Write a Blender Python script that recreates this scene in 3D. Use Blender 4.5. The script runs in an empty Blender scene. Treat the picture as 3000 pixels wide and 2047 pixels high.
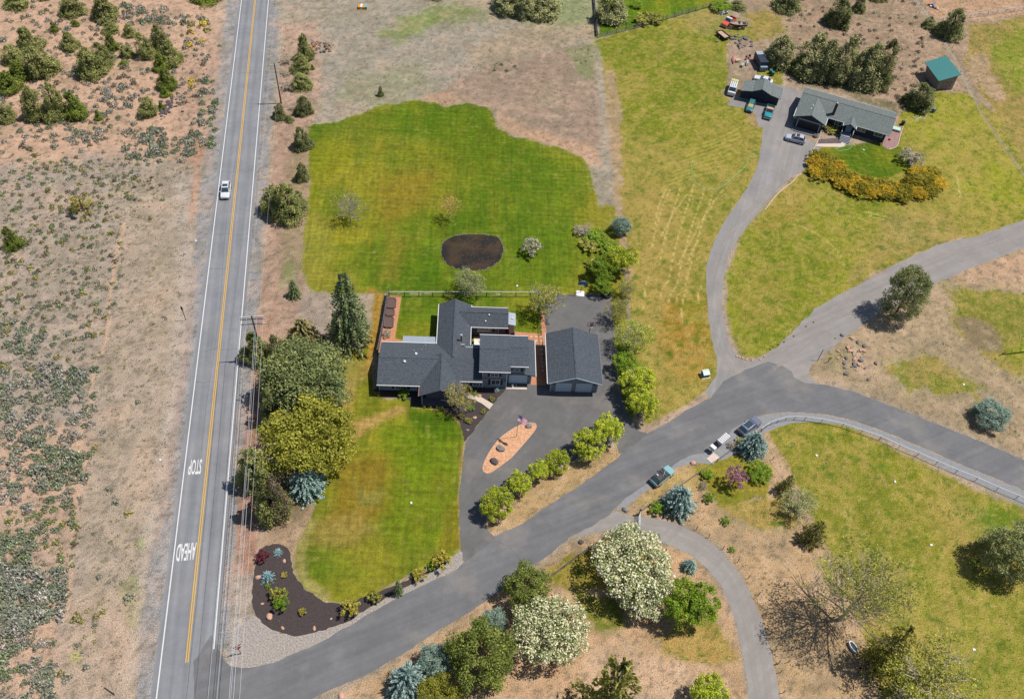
import bpy, bmesh, math, random
import numpy as np
from mathutils import Vector, Matrix
from mathutils.geometry import tessellate_polygon

# ------------------------------------------------------------------ camera, world, sun, exposure
scene = bpy.context.scene
COL = scene.collection
H = 118.0                                  # height of the drone above the ground, metres
FPX, PITCH, ROLL = 2500.0, math.radians(50.75), math.radians(-5.28)
_f = np.array([0, math.cos(PITCH), -math.sin(PITCH)]); _x = np.array([1, 0, 0.]); _y = np.cross(_f, _x)
_c, _s = math.cos(ROLL), math.sin(ROLL)
CM = np.array([_c*_x + _s*_y, -_s*_x + _c*_y, _f]); CC = np.array([0, 0, H])
cam = bpy.data.cameras.new('camera'); cam.sensor_width = 36; cam.lens = FPX/3000*36
cam.clip_start = 1; cam.clip_end = 3000
camo = bpy.data.objects.new('camera', cam); COL.objects.link(camo)
camo.matrix_world = Matrix(((CM[0][0], -CM[1][0], -CM[2][0], 0), (CM[0][1], -CM[1][1], -CM[2][1], 0),
                            (CM[0][2], -CM[1][2], -CM[2][2], H), (0, 0, 0, 1)))
scene.camera = camo
SUNV = Vector((0.48, 0.12, 1.0)).normalized()
world = bpy.data.worlds.new('World'); scene.world = world; world.use_nodes = True
wn = world.node_tree; bg = wn.nodes['Background']
sky = wn.nodes.new('ShaderNodeTexSky'); sky.sky_type = 'NISHITA'; sky.sun_disc = False
sky.sun_elevation = math.asin(SUNV.z); sky.sun_rotation = math.atan2(SUNV.x, SUNV.y)
sky.air_density = 1.0; sky.dust_density = 0.6
wn.links.new(sky.outputs[0], bg.inputs[0]); bg.inputs[1].default_value = 0.085
sun = bpy.data.lights.new('sun', 'SUN'); sun.energy = 4.75; sun.angle = math.radians(0.5); sun.color = (1, .955, .89)
so = bpy.data.objects.new('sun', sun); COL.objects.link(so)
so.rotation_euler = SUNV.to_track_quat('Z', 'Y').to_euler()
vs = scene.view_settings; vs.view_transform = 'Standard'; vs.look = 'None'; vs.exposure = 0.62; vs.gamma = 1
vs.use_curve_mapping = False

# ------------------------------------------------------------------ helpers
def G(px, py, z=0.0):                      # point of the place seen at a photo pixel (3000x2047), at height z
    d = ((px-1500)*CM[0] + (py-1023.5)*CM[1])/FPX + CM[2]
    t = (z-H)/d[2]; p = CC + t*d
    return Vector((p[0], p[1], z))
SD = 3000/2324
def D(x, y, z=0.0): return G(x*SD, y*SD, z)
def proj(p):
    v = CM @ (np.array(p)-CC); return np.array([1500+FPX*v[0]/v[2], 1023.5+FPX*v[1]/v[2]])
def mpp(x, y):                             # metres per overview pixel near an overview point (sideways)
    return (D(x+5, y)-D(x-5, y)).length/10
def solve_h(base, tip):                    # height whose top projects nearest to the tip
    best = min(np.arange(0.3, 24, .1), key=lambda z: float(np.hypot(*(proj((base.x, base.y, z))-np.array(tip)))))
    return float(best)
def lin(c): return tuple(((v/255)/12.92 if v/255 <= .04045 else (((v/255)+.055)/1.055)**2.4) for v in c)
KB = 2.1
def alb(c, k=1.0):                         # base colour of a horizontal sunlit surface seen as sRGB c
    return tuple(min(.86, v*k/KB) for v in lin(c))
rnd = random.Random(7)

def material(name): 
    m = bpy.data.materials.new(name); m.use_nodes = True
    return m, m.node_tree, m.node_tree.nodes['Principled BSDF']
def mat(name, c, rough=.8, ns=None, amt=.25, ns2=None, amt2=.2, bump=0, metal=0, spec=.3, stretch=None, coat=0):
    m, nt, b = material(name)
    b.inputs['Base Color'].default_value = (*c, 1); b.inputs['Roughness'].default_value = rough
    b.inputs['Metallic'].default_value = metal; b.inputs['Specular IOR Level'].default_value = spec
    b.inputs['Coat Weight'].default_value = coat
    if ns:
        tc = nt.nodes.new('ShaderNodeTexCoord'); src = tc.outputs['Object']
        if stretch:
            mp = nt.nodes.new('ShaderNodeMapping'); mp.inputs['Scale'].default_value = stretch[:3]
            mp.inputs['Rotation'].default_value = (0, 0, stretch[3] if len(stretch) > 3 else 0)
            nt.links.new(src, mp.inputs[0]); src = mp.outputs[0]
        last = None
        for s_, a_ in ((ns, amt), (ns2, amt2)):
            if not s_: continue
            n = nt.nodes.new('ShaderNodeTexNoise'); n.inputs['Scale'].default_value = s_; n.inputs['Detail'].default_value = 5
            nt.links.new(src, n.inputs['Vector'])
            r = nt.nodes.new('ShaderNodeMapRange'); r.inputs[1].default_value = .3; r.inputs[2].default_value = .7
            r.inputs[3].default_value = 1-a_; r.inputs[4].default_value = 1+a_; nt.links.new(n.outputs[0], r.inputs[0])
            if last is None: last = r.outputs[0]; n0 = n
            else:
                mu = nt.nodes.new('ShaderNodeMath'); mu.operation = 'MULTIPLY'
                nt.links.new(last, mu.inputs[0]); nt.links.new(r.outputs[0], mu.inputs[1]); last = mu.outputs[0]
        mx = nt.nodes.new('ShaderNodeVectorMath'); mx.operation = 'SCALE'; mx.inputs[0].default_value = c
        nt.links.new(last, mx.inputs['Scale']); nt.links.new(mx.outputs[0], b.inputs['Base Color'])
        if bump:
            bp = nt.nodes.new('ShaderNodeBump'); bp.inputs['Strength'].default_value = bump; bp.inputs['Distance'].default_value = .05
            nt.links.new(n0.outputs[0], bp.inputs['Height']); nt.links.new(bp.outputs[0], b.inputs['Normal'])
    return m
def leaf_mat(name, trans=.25, rough=.65):
    m, nt, b = material(name)
    at = nt.nodes.new('ShaderNodeAttribute'); at.attribute_name = 'Col'
    oi = nt.nodes.new('ShaderNodeObjectInfo')
    r = nt.nodes.new('ShaderNodeMapRange'); r.inputs[3].default_value = .84; r.inputs[4].default_value = 1.16
    nt.links.new(oi.outputs['Random'], r.inputs[0])
    sc = nt.nodes.new('ShaderNodeVectorMath'); sc.operation = 'SCALE'
    nt.links.new(at.outputs['Color'], sc.inputs[0]); nt.links.new(r.outputs[0], sc.inputs['Scale'])
    nt.links.new(sc.outputs[0], b.inputs['Base Color']); b.inputs['Roughness'].default_value = rough
    b.inputs['Specular IOR Level'].default_value = .25
    t = nt.nodes.new('ShaderNodeBsdfTranslucent'); nt.links.new(sc.outputs[0], t.inputs[0])
    mx = nt.nodes.new('ShaderNodeMixShader'); mx.inputs[0].default_value = trans
    nt.links.new(b.outputs[0], mx.inputs[1]); nt.links.new(t.outputs[0], mx.inputs[2])
    nt.links.new(mx.outputs[0], nt.nodes['Material Output'].inputs[0])
    return m

def tag(o, label=None, cat=None, group=None, kind=None):
    if label: o['label'] = label
    if cat: o['category'] = cat
    if group: o['group'] = group
    if kind: o['kind'] = kind
    return o
def empty(name, loc=(0, 0, 0), rz=0, label=None, cat=None, group=None):
    o = bpy.data.objects.new(name, None); COL.objects.link(o); o.location = loc; o.rotation_euler = (0, 0, rz)
    o.empty_display_size = .3
    return tag(o, label, cat, group)
def link(name, me, m=None, parent=None, loc=None):
    o = bpy.data.objects.new(name, me); COL.objects.link(o)
    if m is not None and not me.materials: me.materials.append(m)
    if parent is not None: o.parent = parent
    if loc is not None: o.location = loc
    return o
def copy_tree(o, parent=None):
    c = o.copy(); COL.objects.link(c)
    if parent is not None: c.parent = parent
    for ch in list(o.children): copy_tree(ch, c)
    return c
class MB:                                   # collects simple shapes into one mesh
    def __init__(s): s.v = []; s.f = []; s.sm = []
    def add(s, vs_, fs, smooth=False):
        n = len(s.v); s.v += [tuple(p) for p in vs_]; s.f += [tuple(i+n for i in f) for f in fs]; s.sm += [smooth]*len(fs); return s
    def box(s, x0, x1, y0, y1, z0, z1, m=None):
        p = [(x0,y0,z0),(x1,y0,z0),(x1,y1,z0),(x0,y1,z0),(x0,y0,z1),(x1,y0,z1),(x1,y1,z1),(x0,y1,z1)]
        if m is not None: p = [m @ Vector(q) for q in p]
        return s.add(p, [(3,2,1,0),(4,5,6,7),(0,1,5,4),(1,2,6,5),(2,3,7,6),(3,0,4,7)])
    def tube(s, a, b, r0, r1=None, n=6, caps=True, smooth=True):
        a = Vector(a); b = Vector(b); r1 = r0 if r1 is None else r1
        d = (b-a).normalized(); u = d.orthogonal().normalized(); w = d.cross(u)
        p = [a+(u*math.cos(t)+w*math.sin(t))*r0 for t in [2*math.pi*i/n for i in range(n)]]
        p += [b+(u*math.cos(t)+w*math.sin(t))*r1 for t in [2*math.pi*i/n for i in range(n)]]
        fs = [(i, (i+1) % n, n+(i+1) % n, n+i) for i in range(n)]
        s.add(p, fs, smooth)
        if caps: s.add(p, [tuple(range(n-1, -1, -1)), tuple(range(n, 2*n))])
        return s
    def prism(s, poly, z0, z1):             # vertical prism on a plan polygon
        n = len(poly); p = [(x, y, z0) for x, y in poly] + [(x, y, z1) for x, y in poly]
        return s.add(p, [tuple(range(n-1, -1, -1)), tuple(range(n, 2*n))] + [(i, (i+1) % n, n+(i+1) % n, n+i) for i in range(n)])
    def mesh(s, name):
        me = bpy.data.meshes.new(name); me.from_pydata(s.v, [], s.f)
        me.polygons.foreach_set('use_smooth', s.sm); me.update(); return me
    def build(s, name, m=None, parent=None, loc=None): return link(name, s.mesh(name), m, parent, loc)
def np_mesh(name, V, F, colors=None, smooth=False):
    me = bpy.data.meshes.new(name); k = F.shape[1]
    me.vertices.add(len(V)); me.vertices.foreach_set('co', np.ascontiguousarray(V, dtype=np.float32).ravel())
    me.loops.add(F.size); me.loops.foreach_set('vertex_index', np.ascontiguousarray(F, dtype=np.int32).ravel())
    me.polygons.add(len(F)); me.polygons.foreach_set('loop_start', np.arange(0, F.size, k, dtype=np.int32))
    me.polygons.foreach_set('loop_total', np.full(len(F), k, dtype=np.int32))
    if smooth: me.polygons.foreach_set('use_smooth', np.ones(len(F), dtype=bool))
    me.update(calc_edges=True)
    if colors is not None:
        a = me.color_attributes.new('Col', 'FLOAT_COLOR', 'POINT')
        c = np.ones((len(V), 4), dtype=np.float32); c[:, :3] = colors; a.data.foreach_set('color', c.ravel())
    me.validate(); return me
def sheet(name, pts, z, m, jitter=0, sub=0, seed=1, kind='structure', drop=0.0):
    """flat sheet on a polygon of world points; edges subdivided and roughened when jitter>0"""
    pts = [Vector((p[0], p[1], 0)) for p in pts]; rr = random.Random(seed)
    if sub:
        q = []
        for i, p in enumerate(pts):
            r = pts[(i+1) % len(pts)]; n = max(1, int((r-p).length/sub)); nn = (r-p).orthogonal()
            nn = Vector((-(r-p).y, (r-p).x, 0)).normalized()
            for k in range(n): q.append(p.lerp(r, k/n) + nn*rr.uniform(-jitter, jitter))
        pts = q
    tri = tessellate_polygon([[Vector((p.x, p.y, 0)) for p in pts]])
    n = len(pts); v = [(p.x, p.y, z) for p in pts]; f = []
    for t in tri:
        a, b, c = (pts[i] for i in t)
        f.append(tuple(t) if (b-a).cross(c-a).z > 0 else tuple(reversed(t)))
    if drop:
        v += [(p.x, p.y, z-drop) for p in pts]; f += [(i, (i+1) % n, n+(i+1) % n, n+i) for i in range(n)]
    me = bpy.data.meshes.new(name); me.from_pydata(v, [], f); me.update()
    o = link(name, me, m)
    if kind: o['kind'] = kind
    return o
def smooth_line(pts, n=6):                  # catmull-rom through points
    P = [Vector(p) for p in pts]; out = []
    for i in range(len(P)-1):
        a = P[max(i-1, 0)]; b = P[i]; c = P[i+1]; d = P[min(i+2, len(P)-1)]
        for k in range(n):
            t = k/n
            out.append(.5*((2*b)+(c-a)*t+(2*a-5*b+4*c-d)*t*t+(3*b-a-3*c+d)*t**3))
    out.append(P[-1]); return out
def ribbon(pts, w):
    P = [Vector((p[0], p[1], 0)) for p in pts]; L = []; R = []
    for i, p in enumerate(P):
        d = (P[min(i+1, len(P)-1)]-P[max(i-1, 0)]).normalized(); n = Vector((-d.y, d.x, 0))
        L.append(p+n*w/2); R.append(p-n*w/2)
    return L, R
def ribbon_mesh(name, pts, w, z, m, kind=None, parent=None):
    L, R = ribbon(pts, w); n = len(L)
    me = bpy.data.meshes.new(name)
    me.from_pydata([(p.x, p.y, z) for p in L+R], [], [(n+i, n+i+1, i+1, i) for i in range(n-1)]); me.update()
    o = link(name, me, m, parent)
    if kind: o['kind'] = kind
    return o
def Ds(*pts): return [D(*p) for p in pts]
def vnoise(x, y, seed=0):                   # smooth value noise
    xi = np.floor(x).astype(np.int64); yi = np.floor(y).astype(np.int64); fx = x-xi; fy = y-yi
    fx = fx*fx*(3-2*fx); fy = fy*fy*(3-2*fy)
    def h(a, b):
        n = (a*374761393 + b*668265263 + seed*982451653) & 0x7fffffff
        n = ((n ^ (n >> 15))*739982445) & 0x7fffffff
        n = ((n ^ (n >> 12))*695872825) & 0x7fffffff
        n = n ^ (n >> 15)
        return (n & 0xffff)/65535.0
    return (h(xi, yi)*(1-fx)+h(xi+1, yi)*fx)*(1-fy)+(h(xi, yi+1)*(1-fx)+h(xi+1, yi+1)*fx)*fy
def fbm(x, y, seed=0, o=4):
    s = 0; a = .5; t = 0
    for i in range(o): s = s + a*vnoise(x*2**i, y*2**i, seed+i*17); t += a; a *= .5
    return s/t
def poly_sd(x, y, poly):                    # signed distance, positive inside
    P = np.array(poly, float); n = len(P); d = np.full(x.shape, 1e9); ins = np.zeros(x.shape, bool)
    for i in range(n):
        a = P[i]; b = P[(i+1) % n]; e = b-a; L = e@e+1e-9
        t = np.clip(((x-a[0])*e[0]+(y-a[1])*e[1])/L, 0, 1)
        d = np.minimum(d, (x-a[0]-t*e[0])**2+(y-a[1]-t*e[1])**2)
        c = ((a[1] > y) != (b[1] > y)) & (x < (b[0]-a[0])*(y-a[1])/(b[1]-a[1]+1e-12)+a[0]); ins ^= c
    d = np.sqrt(d); return np.where(ins, d, -d)
def line_d(x, y, pts):
    P = np.array(pts, float); d = np.full(x.shape, 1e9)
    for i in range(len(P)-1):
        a = P[i]; b = P[i+1]; e = b-a; L = e@e+1e-9
        t = np.clip(((x-a[0])*e[0]+(y-a[1])*e[1])/L, 0, 1)
        d = np.minimum(d, (x-a[0]-t*e[0])**2+(y-a[1]-t*e[1])**2)
    return np.sqrt(d)
YH = math.radians(4.6); HO = G(1500, 1100)   # the main house's own frame
def HP(u, v, z=0): return Vector((HO.x+u*math.cos(YH)-v*math.sin(YH), HO.y+u*math.sin(YH)+v*math.cos(YH), z))
# ------------------------------------------------------------------ the ground: one sheet of dry earth, lawns and pasture
# patches of real ground cover: (outline, colour, soft edge, ragged edge, strength, cover kind)
LAWN_REAR = [(701,290),(720,283),(760,275),(800,262),(850,245),(910,232),(940,225),(985,235),(1010,243),(1025,238),(1066,232),(1101,242),(1116,250),(1123,270),(1131,292),(1162,311),(1199,315),(1237,327),(1282,340),(1317,357),(1340,385),(1352,440),(1356,500),(1360,560),(1366,620),(1385,668),(1240,670),(870,668),(820,662),(765,668),(703,660),(690,630),(690,560),(697,480),(703,420),(700,350)]
LAWN_FRONT = [(822,790),(782,790),(758,830),(748,870),(752,905),(750,950),(748,1010),(735,1060),(720,1110),(708,1165),(690,1200),(672,1240),(667,1290),(684,1328),(722,1356),(765,1370),(810,1362),(880,1330),(960,1290),(1030,1260),(1046,1252),(1044,1190),(1042,1118),(1049,1068),(1056,1003),(1050,965),(1034,940),(980,925),(937,920),(930,905),(880,903),(848,892),(846,830),(862,730),(872,668),(850,668),(846,740)]
PAT = [
 # left scrubland
 ([(-200,-200),(640,-200),(640,1800),(-200,1800)], (182,162,144), 10, 0, 1, 0),
 ([(-200,-200),(520,-200),(500,60),(478,200),(462,330),(420,372),(300,350),(200,345),(100,372),(-200,380)], (218,174,142), 26, 22, .95, 0),
 ([(400,120),(500,110),(470,340),(430,420),(400,330)], (190,150,126), 18, 14, .6, 0),
 ([(-200,980),(120,960),(230,1000),(205,1110),(170,1190),(140,1290),(130,1600),(-200,1800)], (220,176,145), 24, 20, .75, 0),
 ([(-200,1190),(160,1200),(175,1330),(130,1370),(-200,1360)], (186,160,138), 22, 14, .6, 0),
 ([(260,420),(440,420),(420,800),(392,1000),(352,1200),(322,1400),(300,1650),(150,1650),(175,1400),(190,1150),(232,900),(262,640)], (188,166,142), 26, 14, .9, 0),
 ([(150,1360),(290,1330),(320,1586),(110,1650)], (196,168,142), 20, 12, .7, 0),
 ([(400,380),(450,380),(440,560),(425,760),(385,980),(360,1040),(400,700)], (196,180,166), 12, 8, .55, 0),
 ([(355,1040),(395,900),(380,1100),(345,1270),(320,1500),(290,1560),(300,1400),(330,1190)], (204,188,172), 14, 10, .5, 0),
 ([(443,300),(462,310),(452,420),(436,520),(428,500),(436,420)], (214,150,112), 5, 5, .6, 0),
 ([(275,1330),(300,1290),(322,1330),(310,1440),(292,1420)], (140,160,70), 8, 10, .45, 0),
 ([(308,1225),(328,1220),(330,1245),(312,1252)], (130,155,62), 6, 5, .5, 0),
 ([(160,1478),(185,1475),(183,1500),(160,1505)], (176,186,60), 6, 5, .5, 0),
 ([(390,50),(520,20),(530,40),(440,52),(400,70)], (226,186,152), 8, 6, .8, 0),
 # right side of the highway, open field at the top
 ([(590,-200),(1400,-200),(1400,480),(600,480)], (176,162,140), 12, 6, 1, 0),
 ([(700,60),(900,0),(1160,70),(1120,140),(960,230),(760,260),(700,200)], (172,160,142), 30, 22, .8, 0),
 ([(640,60),(720,50),(735,150),(720,260),(690,330),(625,330),(630,200)], (198,160,136), 12, 12, .85, 0),
 ([(780,170),(960,140),(980,200),(880,240),(770,240)], (158,158,112), 24, 18, .55, 0),
 ([(860,80),(905,45),(960,30),(1010,10),(1075,20),(960,70),(900,100)], (124,150,50), 14, 16, .8, 0),
 ([(960,22),(1040,10),(1160,10),(1150,40),(1000,60)], (130,140,74), 20, 14, .6, 0),
 ([(1170,-10),(1340,-20),(1350,70),(1290,60),(1230,70),(1180,50)], (134,156,84), 14, 12, .65, 0),
 ([(1180,60),(1340,66),(1345,90),(1180,130),(1060,160),(1060,110)], (180,156,126), 16, 12, .8, 0),
 ([(970,215),(1130,140),(1280,110),(1348,100),(1362,250),(1364,330),(1300,330),(1200,305),(1130,270),(1060,232)], (170,142,120), 10, 8, .95, 0),
 ([(1130,255),(1200,290),(1300,320),(1362,335),(1358,375),(1290,350),(1200,320),(1125,290)], (208,160,124), 10, 8, .8, 0),
 ([(950,222),(1010,210),(1070,226),(1020,246),(980,240)], (214,164,128), 7, 6, .8, 0),
 ([(1285,110),(1345,95),(1352,190),(1310,170)], (126,146,80), 12, 12, .6, 0),
 ([(1200,200),(1260,190),(1280,250),(1215,250)], (150,140,110), 16, 12, .4, 0),
 # verge between the highway and the garden
 ([(622,240),(705,240),(708,420),(696,520),(690,600),(700,700),(740,790),(700,820),(580,830),(590,700),(605,500)], (184,148,124), 8, 6, 1, 0),
 ([(560,700),(620,720),(600,900),(590,1100),(580,1300),(530,1300),(540,1100),(552,900)], (178,132,108), 8, 5, 1, 0),
 ([(640,430),(680,430),(684,640),(640,650)], (146,132,92), 12, 8, .75, 0),
 ([(660,300),(700,330),(690,460),(655,500),(650,380)], (158,140,92), 12, 10, .5, 0),
 ([(678,660),(770,668),(742,760),(690,770),(676,730)], (170,152,136), 12, 10, .8, 0),
 ([(650,1165),(720,1150),(700,1230),(660,1290),(650,1360),(590,1240)], (186,152,118), 10, 8, .9, 0),
 ([(580,1150),(720,1130),(700,1210),(600,1240)], (168,138,106), 12, 8, .8, 0),
 ([(640,600),(665,600),(668,640),(640,648)], (120,150,60), 8, 8, .4, 0),
 # strip of dry lawn beside the side fence, dry ground round the big trees
 (LAWN_REAR, (140,152,44), 8, 6, 1, 1),
 ([(1345,470),(1395,470),(1420,640),(1440,980),(1395,990),(1380,668),(1350,600),(1335,540)], (128,140,60), 10, 8, .9, 1),
 (LAWN_FRONT, (136,146,48), 7, 5, 1, 1),
 ([(885,668),(1235,668),(1238,770),(1150,765),(1000,800),(880,800),(878,760)], (122,146,36), 1, .5, 1, 1),
 ([(640,1060),(735,1060),(715,1120),(690,1180),(650,1200)], (120,104,70), 8, 6, .7, 0),
 # east meadow of the neighbours
 ([(1362,88),(1625,14),(1700,60),(1740,110),(1780,150),(1760,330),(1705,420),(1660,480),(1620,560),(1606,650),(1620,760),(1640,850),(1560,920),(1490,965),(1465,965),(1440,860),(1430,700),(1412,500),(1398,330),(1372,200)], (160,156,74), 5, 4, 1, 2),
 ([(1362,88),(1500,50),(1640,60),(1700,180),(1725,330),(1690,420),(1560,370),(1460,300),(1400,250),(1380,180)], (140,150,44), 26, 20, .9, 2),
 ([(1370,150),(1395,160),(1410,230),(1412,330),(1418,520),(1440,640),(1420,640),(1394,420),(1375,250)], (196,158,118), 9, 8, .85, 0),
 ([(1410,430),(1500,420),(1560,560),(1600,680),(1600,800),(1500,900),(1450,720),(1440,560)], (184,160,98), 26, 20, .8, 2),
 ([(1510,690),(1612,660),(1618,790),(1600,870),(1540,870),(1490,780)], (176,136,50), 18, 12, .8, 2),
 ([(1545,670),(1605,680),(1600,740),(1560,730)], (140,150,40), 12, 10, .6, 2),
 ([(1470,830),(1600,880),(1560,920),(1490,960),(1470,900)], (176,162,84), 14, 8, .7, 2),
 ([(1500,80),(1590,90),(1650,130),(1640,160),(1540,120)], (178,162,92), 16, 12, .6, 2),
 ([(1560,30),(1640,20),(1660,70),(1600,80),(1560,60)], (178,160,122), 12, 8, .6, 2),
 ([(1500,250),(1600,230),(1700,270),(1680,400),(1560,380)], (170,160,72), 22, 18, .5, 2),
 ([(1356,-10),(1680,-30),(1625,14),(1362,84)], (112,150,24), 3, 2, 1, 1),
 # upper right hillside
 ([(1640,-60),(2360,-60),(2400,500),(2320,510),(2200,330),(2060,260),(1800,180),(1700,60)], (176,146,116), 10, 8, 1, 0),
 ([(1750,-30),(2040,-20),(2110,90),(2130,190),(2060,260),(2000,200),(1780,110)], (174,142,114), 18, 14, .7, 0),
 ([(2080,-60),(2400,-60),(2400,30),(2110,55)], (206,160,122), 8, 6, .85, 0),
 ([(2200,60),(2400,20),(2400,400),(2330,380),(2250,250),(2190,140)], (172,150,98), 14, 10, .9, 2),
 ([(2245,110),(2330,50),(2350,200),(2310,210),(2260,150)], (150,168,50), 14, 14, .85, 2),
 ([(2190,120),(2240,120),(2290,230),(2270,240),(2200,180)], (196,158,122), 14, 12, .6, 0),
 ([(1680,30),(1760,20),(1800,80),(1720,100)], (164,150,84), 16, 14, .6, 2),
 ([(1690,100),(1770,90),(1770,150),(1690,160)], (184,150,124), 10, 8, .9, 0),
 ([(2050,140),(2130,120),(2180,180),(2180,240),(2050,250)], (196,160,130), 12, 8, .7, 0),
 # neighbour's garden
 ([(1840,350),(2010,330),(2060,230),(2120,205),(2200,215),(2260,260),(2310,340),(2400,480),(2400,560),(2230,560),(2120,570),(1980,620),(1850,740),(1740,812),(1680,810),(1660,760),(1650,700),(1650,620),(1680,540),(1745,460),(1815,396)], (158,160,60), 5, 4, 1, 2),
 ([(1860,335),(2010,320),(2060,340),(2080,380),(2000,410),(1850,360)], (106,132,24), 6, 4, .95, 1),
 ([(2060,230),(2160,215),(2260,270),(2330,400),(2330,470),(2200,480),(2130,380),(2070,300)], (166,172,50), 18, 12, .8, 2),
 ([(1700,490),(1850,470),(1910,560),(1900,640),(1800,700),(1680,700),(1665,600)], (150,154,52), 24, 16, .7, 2),
 ([(1745,460),(1810,400),(1840,450),(1780,520),(1720,530)], (180,152,84), 16, 10, .6, 2),
 ([(1700,610),(1780,640),(1760,730),(1690,740),(1670,680)], (184,162,88), 18, 12, .7, 2),
 ([(2020,480),(2140,490),(2200,540),(2120,570),(2020,590),(1930,640),(1980,560)], (176,156,108), 20, 16, .8, 2),
 ([(1850,740),(1980,620),(2120,560),(2200,530),(2120,580),(2000,640),(1900,710),(1800,780)], (184,150,118), 9, 8, .8, 0),
 # south-east of the gravel lane
 ([(1830,830),(1900,770),(2060,680),(2200,610),(2400,520),(2400,1020),(2324,1032),(2143,960),(2000,902),(1900,866),(1840,856)], (186,158,122), 6, 6, 1, 0),
 ([(2160,620),(2400,540),(2400,680),(2280,660),(2180,650)], (214,170,134), 12, 10, .8, 0),
 ([(2140,650),(2330,660),(2400,700),(2400,860),(2290,850),(2180,760)], (160,154,76), 22, 18, .8, 2),
 ([(2170,720),(2230,720),(2290,790),(2270,800),(2200,790)], (140,114,84), 12, 10, .8, 0),
 ([(2275,780),(2400,780),(2400,850),(2300,830)], (146,158,40), 8, 8, .9, 2),
 ([(2000,830),(2100,800),(2210,850),(2220,900),(2150,900),(2060,890)], (160,150,84), 24, 18, .7, 2),
 ([(2100,850),(2190,855),(2230,880),(2180,895),(2110,880)], (136,150,44), 12, 12, .7, 2),
 ([(2030,820),(2070,830),(2065,880),(2030,870)], (132,150,64), 10, 12, .6, 2),
 ([(1900,790),(1960,790),(1975,830),(1930,850),(1880,830)], (150,140,92), 12, 12, .6, 0),
 ([(1930,790),(1960,790),(1972,830),(1950,850)], (218,184,152), 7, 8, .6, 0),
 # meadow inside the bend
 ([(1735,965),(1790,948),(1850,950),(1930,970),(2030,1020),(2160,1085),(2250,1130),(2400,1180),(2400,1700),(1960,1700),(1930,1500),(1880,1300),(1800,1140),(1745,1040)], (168,160,74), 6, 5, 1, 2),
 ([(1840,960),(1930,975),(2120,1070),(2300,1150),(2280,1200),(2100,1120),(1950,1040),(1850,1000)], (146,152,44), 18, 14, .6, 2),
 ([(2140,1130),(2330,1160),(2330,1230),(2200,1230)], (96,140,40), 18, 16, .7, 2),
 ([(1950,1270),(2100,1240),(2330,1340),(2330,1620),(2100,1560),(2000,1400)], (170,166,82), 28, 20, .6, 2),
 # garden between the side road and the south driveway
 ([(1400,1165),(1470,1100),(1570,1040),(1660,985),(1735,965),(1790,1060),(1860,1210),(1960,1440),(2010,1620),(1780,1660),(1750,1480),(1700,1330),(1640,1240),(1560,1190),(1480,1172)], (204,166,122), 6, 5, 1, 0),
 ([(1440,1135),(1520,1080),(1600,1045),(1640,1060),(1560,1120),(1480,1160)], (192,160,90), 10, 8, .8, 0),
 ([(1580,1060),(1660,1020),(1750,1060),(1740,1130),(1640,1150),(1600,1110)], (150,148,54), 12, 10, .8, 1),
 ([(1640,1130),(1800,1120),(1850,1190),(1740,1200),(1650,1180)], (176,160,90), 18, 14, .6, 2),
 ([(1850,1270),(1890,1270),(1900,1340),(1870,1320)], (130,150,54), 12, 12, .6, 2),
 # garden south of the side road
 ([(1162,1318),(1230,1290),(1290,1240),(1340,1215),(1400,1210),(1500,1235),(1570,1262),(1630,1330),(1665,1415),(1688,1540),(1700,1700),(700,1700),(760,1586),(900,1500),(1050,1400)], (208,166,124), 6, 5, 1, 0),
 ([(1240,1290),(1380,1215),(1480,1260),(1460,1340),(1330,1340),(1260,1330)], (160,136,52), 16, 12, .8, 2),
 ([(1300,1340),(1420,1360),(1420,1420),(1350,1440),(1330,1400)], (104,136,40), 14, 14, .75, 2),
 ([(1480,1440),(1620,1380),(1680,1500),(1640,1520),(1500,1500)], (186,158,96), 20, 14, .6, 2),
 ([(1330,1470),(1480,1480),(1560,1500),(1640,1540),(1600,1640),(1300,1640)], (226,186,150), 22, 14, .7, 0),
 # strip between aspens and side road
 ([(1405,1015),(1420,1022),(1400,1046),(1322,1102),(1249,1146),(1187,1192),(1121,1222),(1102,1200),(1102,1180),(1180,1110),(1262,1066),(1342,1024)], (196,160,110), 4, 4, 1, 0),
 ([(1465,965),(1560,918),(1640,856),(1642,868),(1562,930),(1472,983)], (190,160,134), 3, 3, .9, 0),
 # gravel strip beside side road
 ([(540,1400),(580,1400),(600,1440),(660,1445),(720,1440),(800,1415),(900,1355),(1000,1300),(1040,1250),(1048,1250),(1048,1300),(900,1366),(731,1460),(621,1508),(550,1520),(515,1512),(512,1470)], (196,184,172), 4, 3, 1, 0),
 ([(550,1515),(700,1470),(900,1358),(1031,1295),(1035,1303),(900,1372),(700,1490),(550,1530)], (196,172,152), 3, 2, .7, 0),
]
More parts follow.
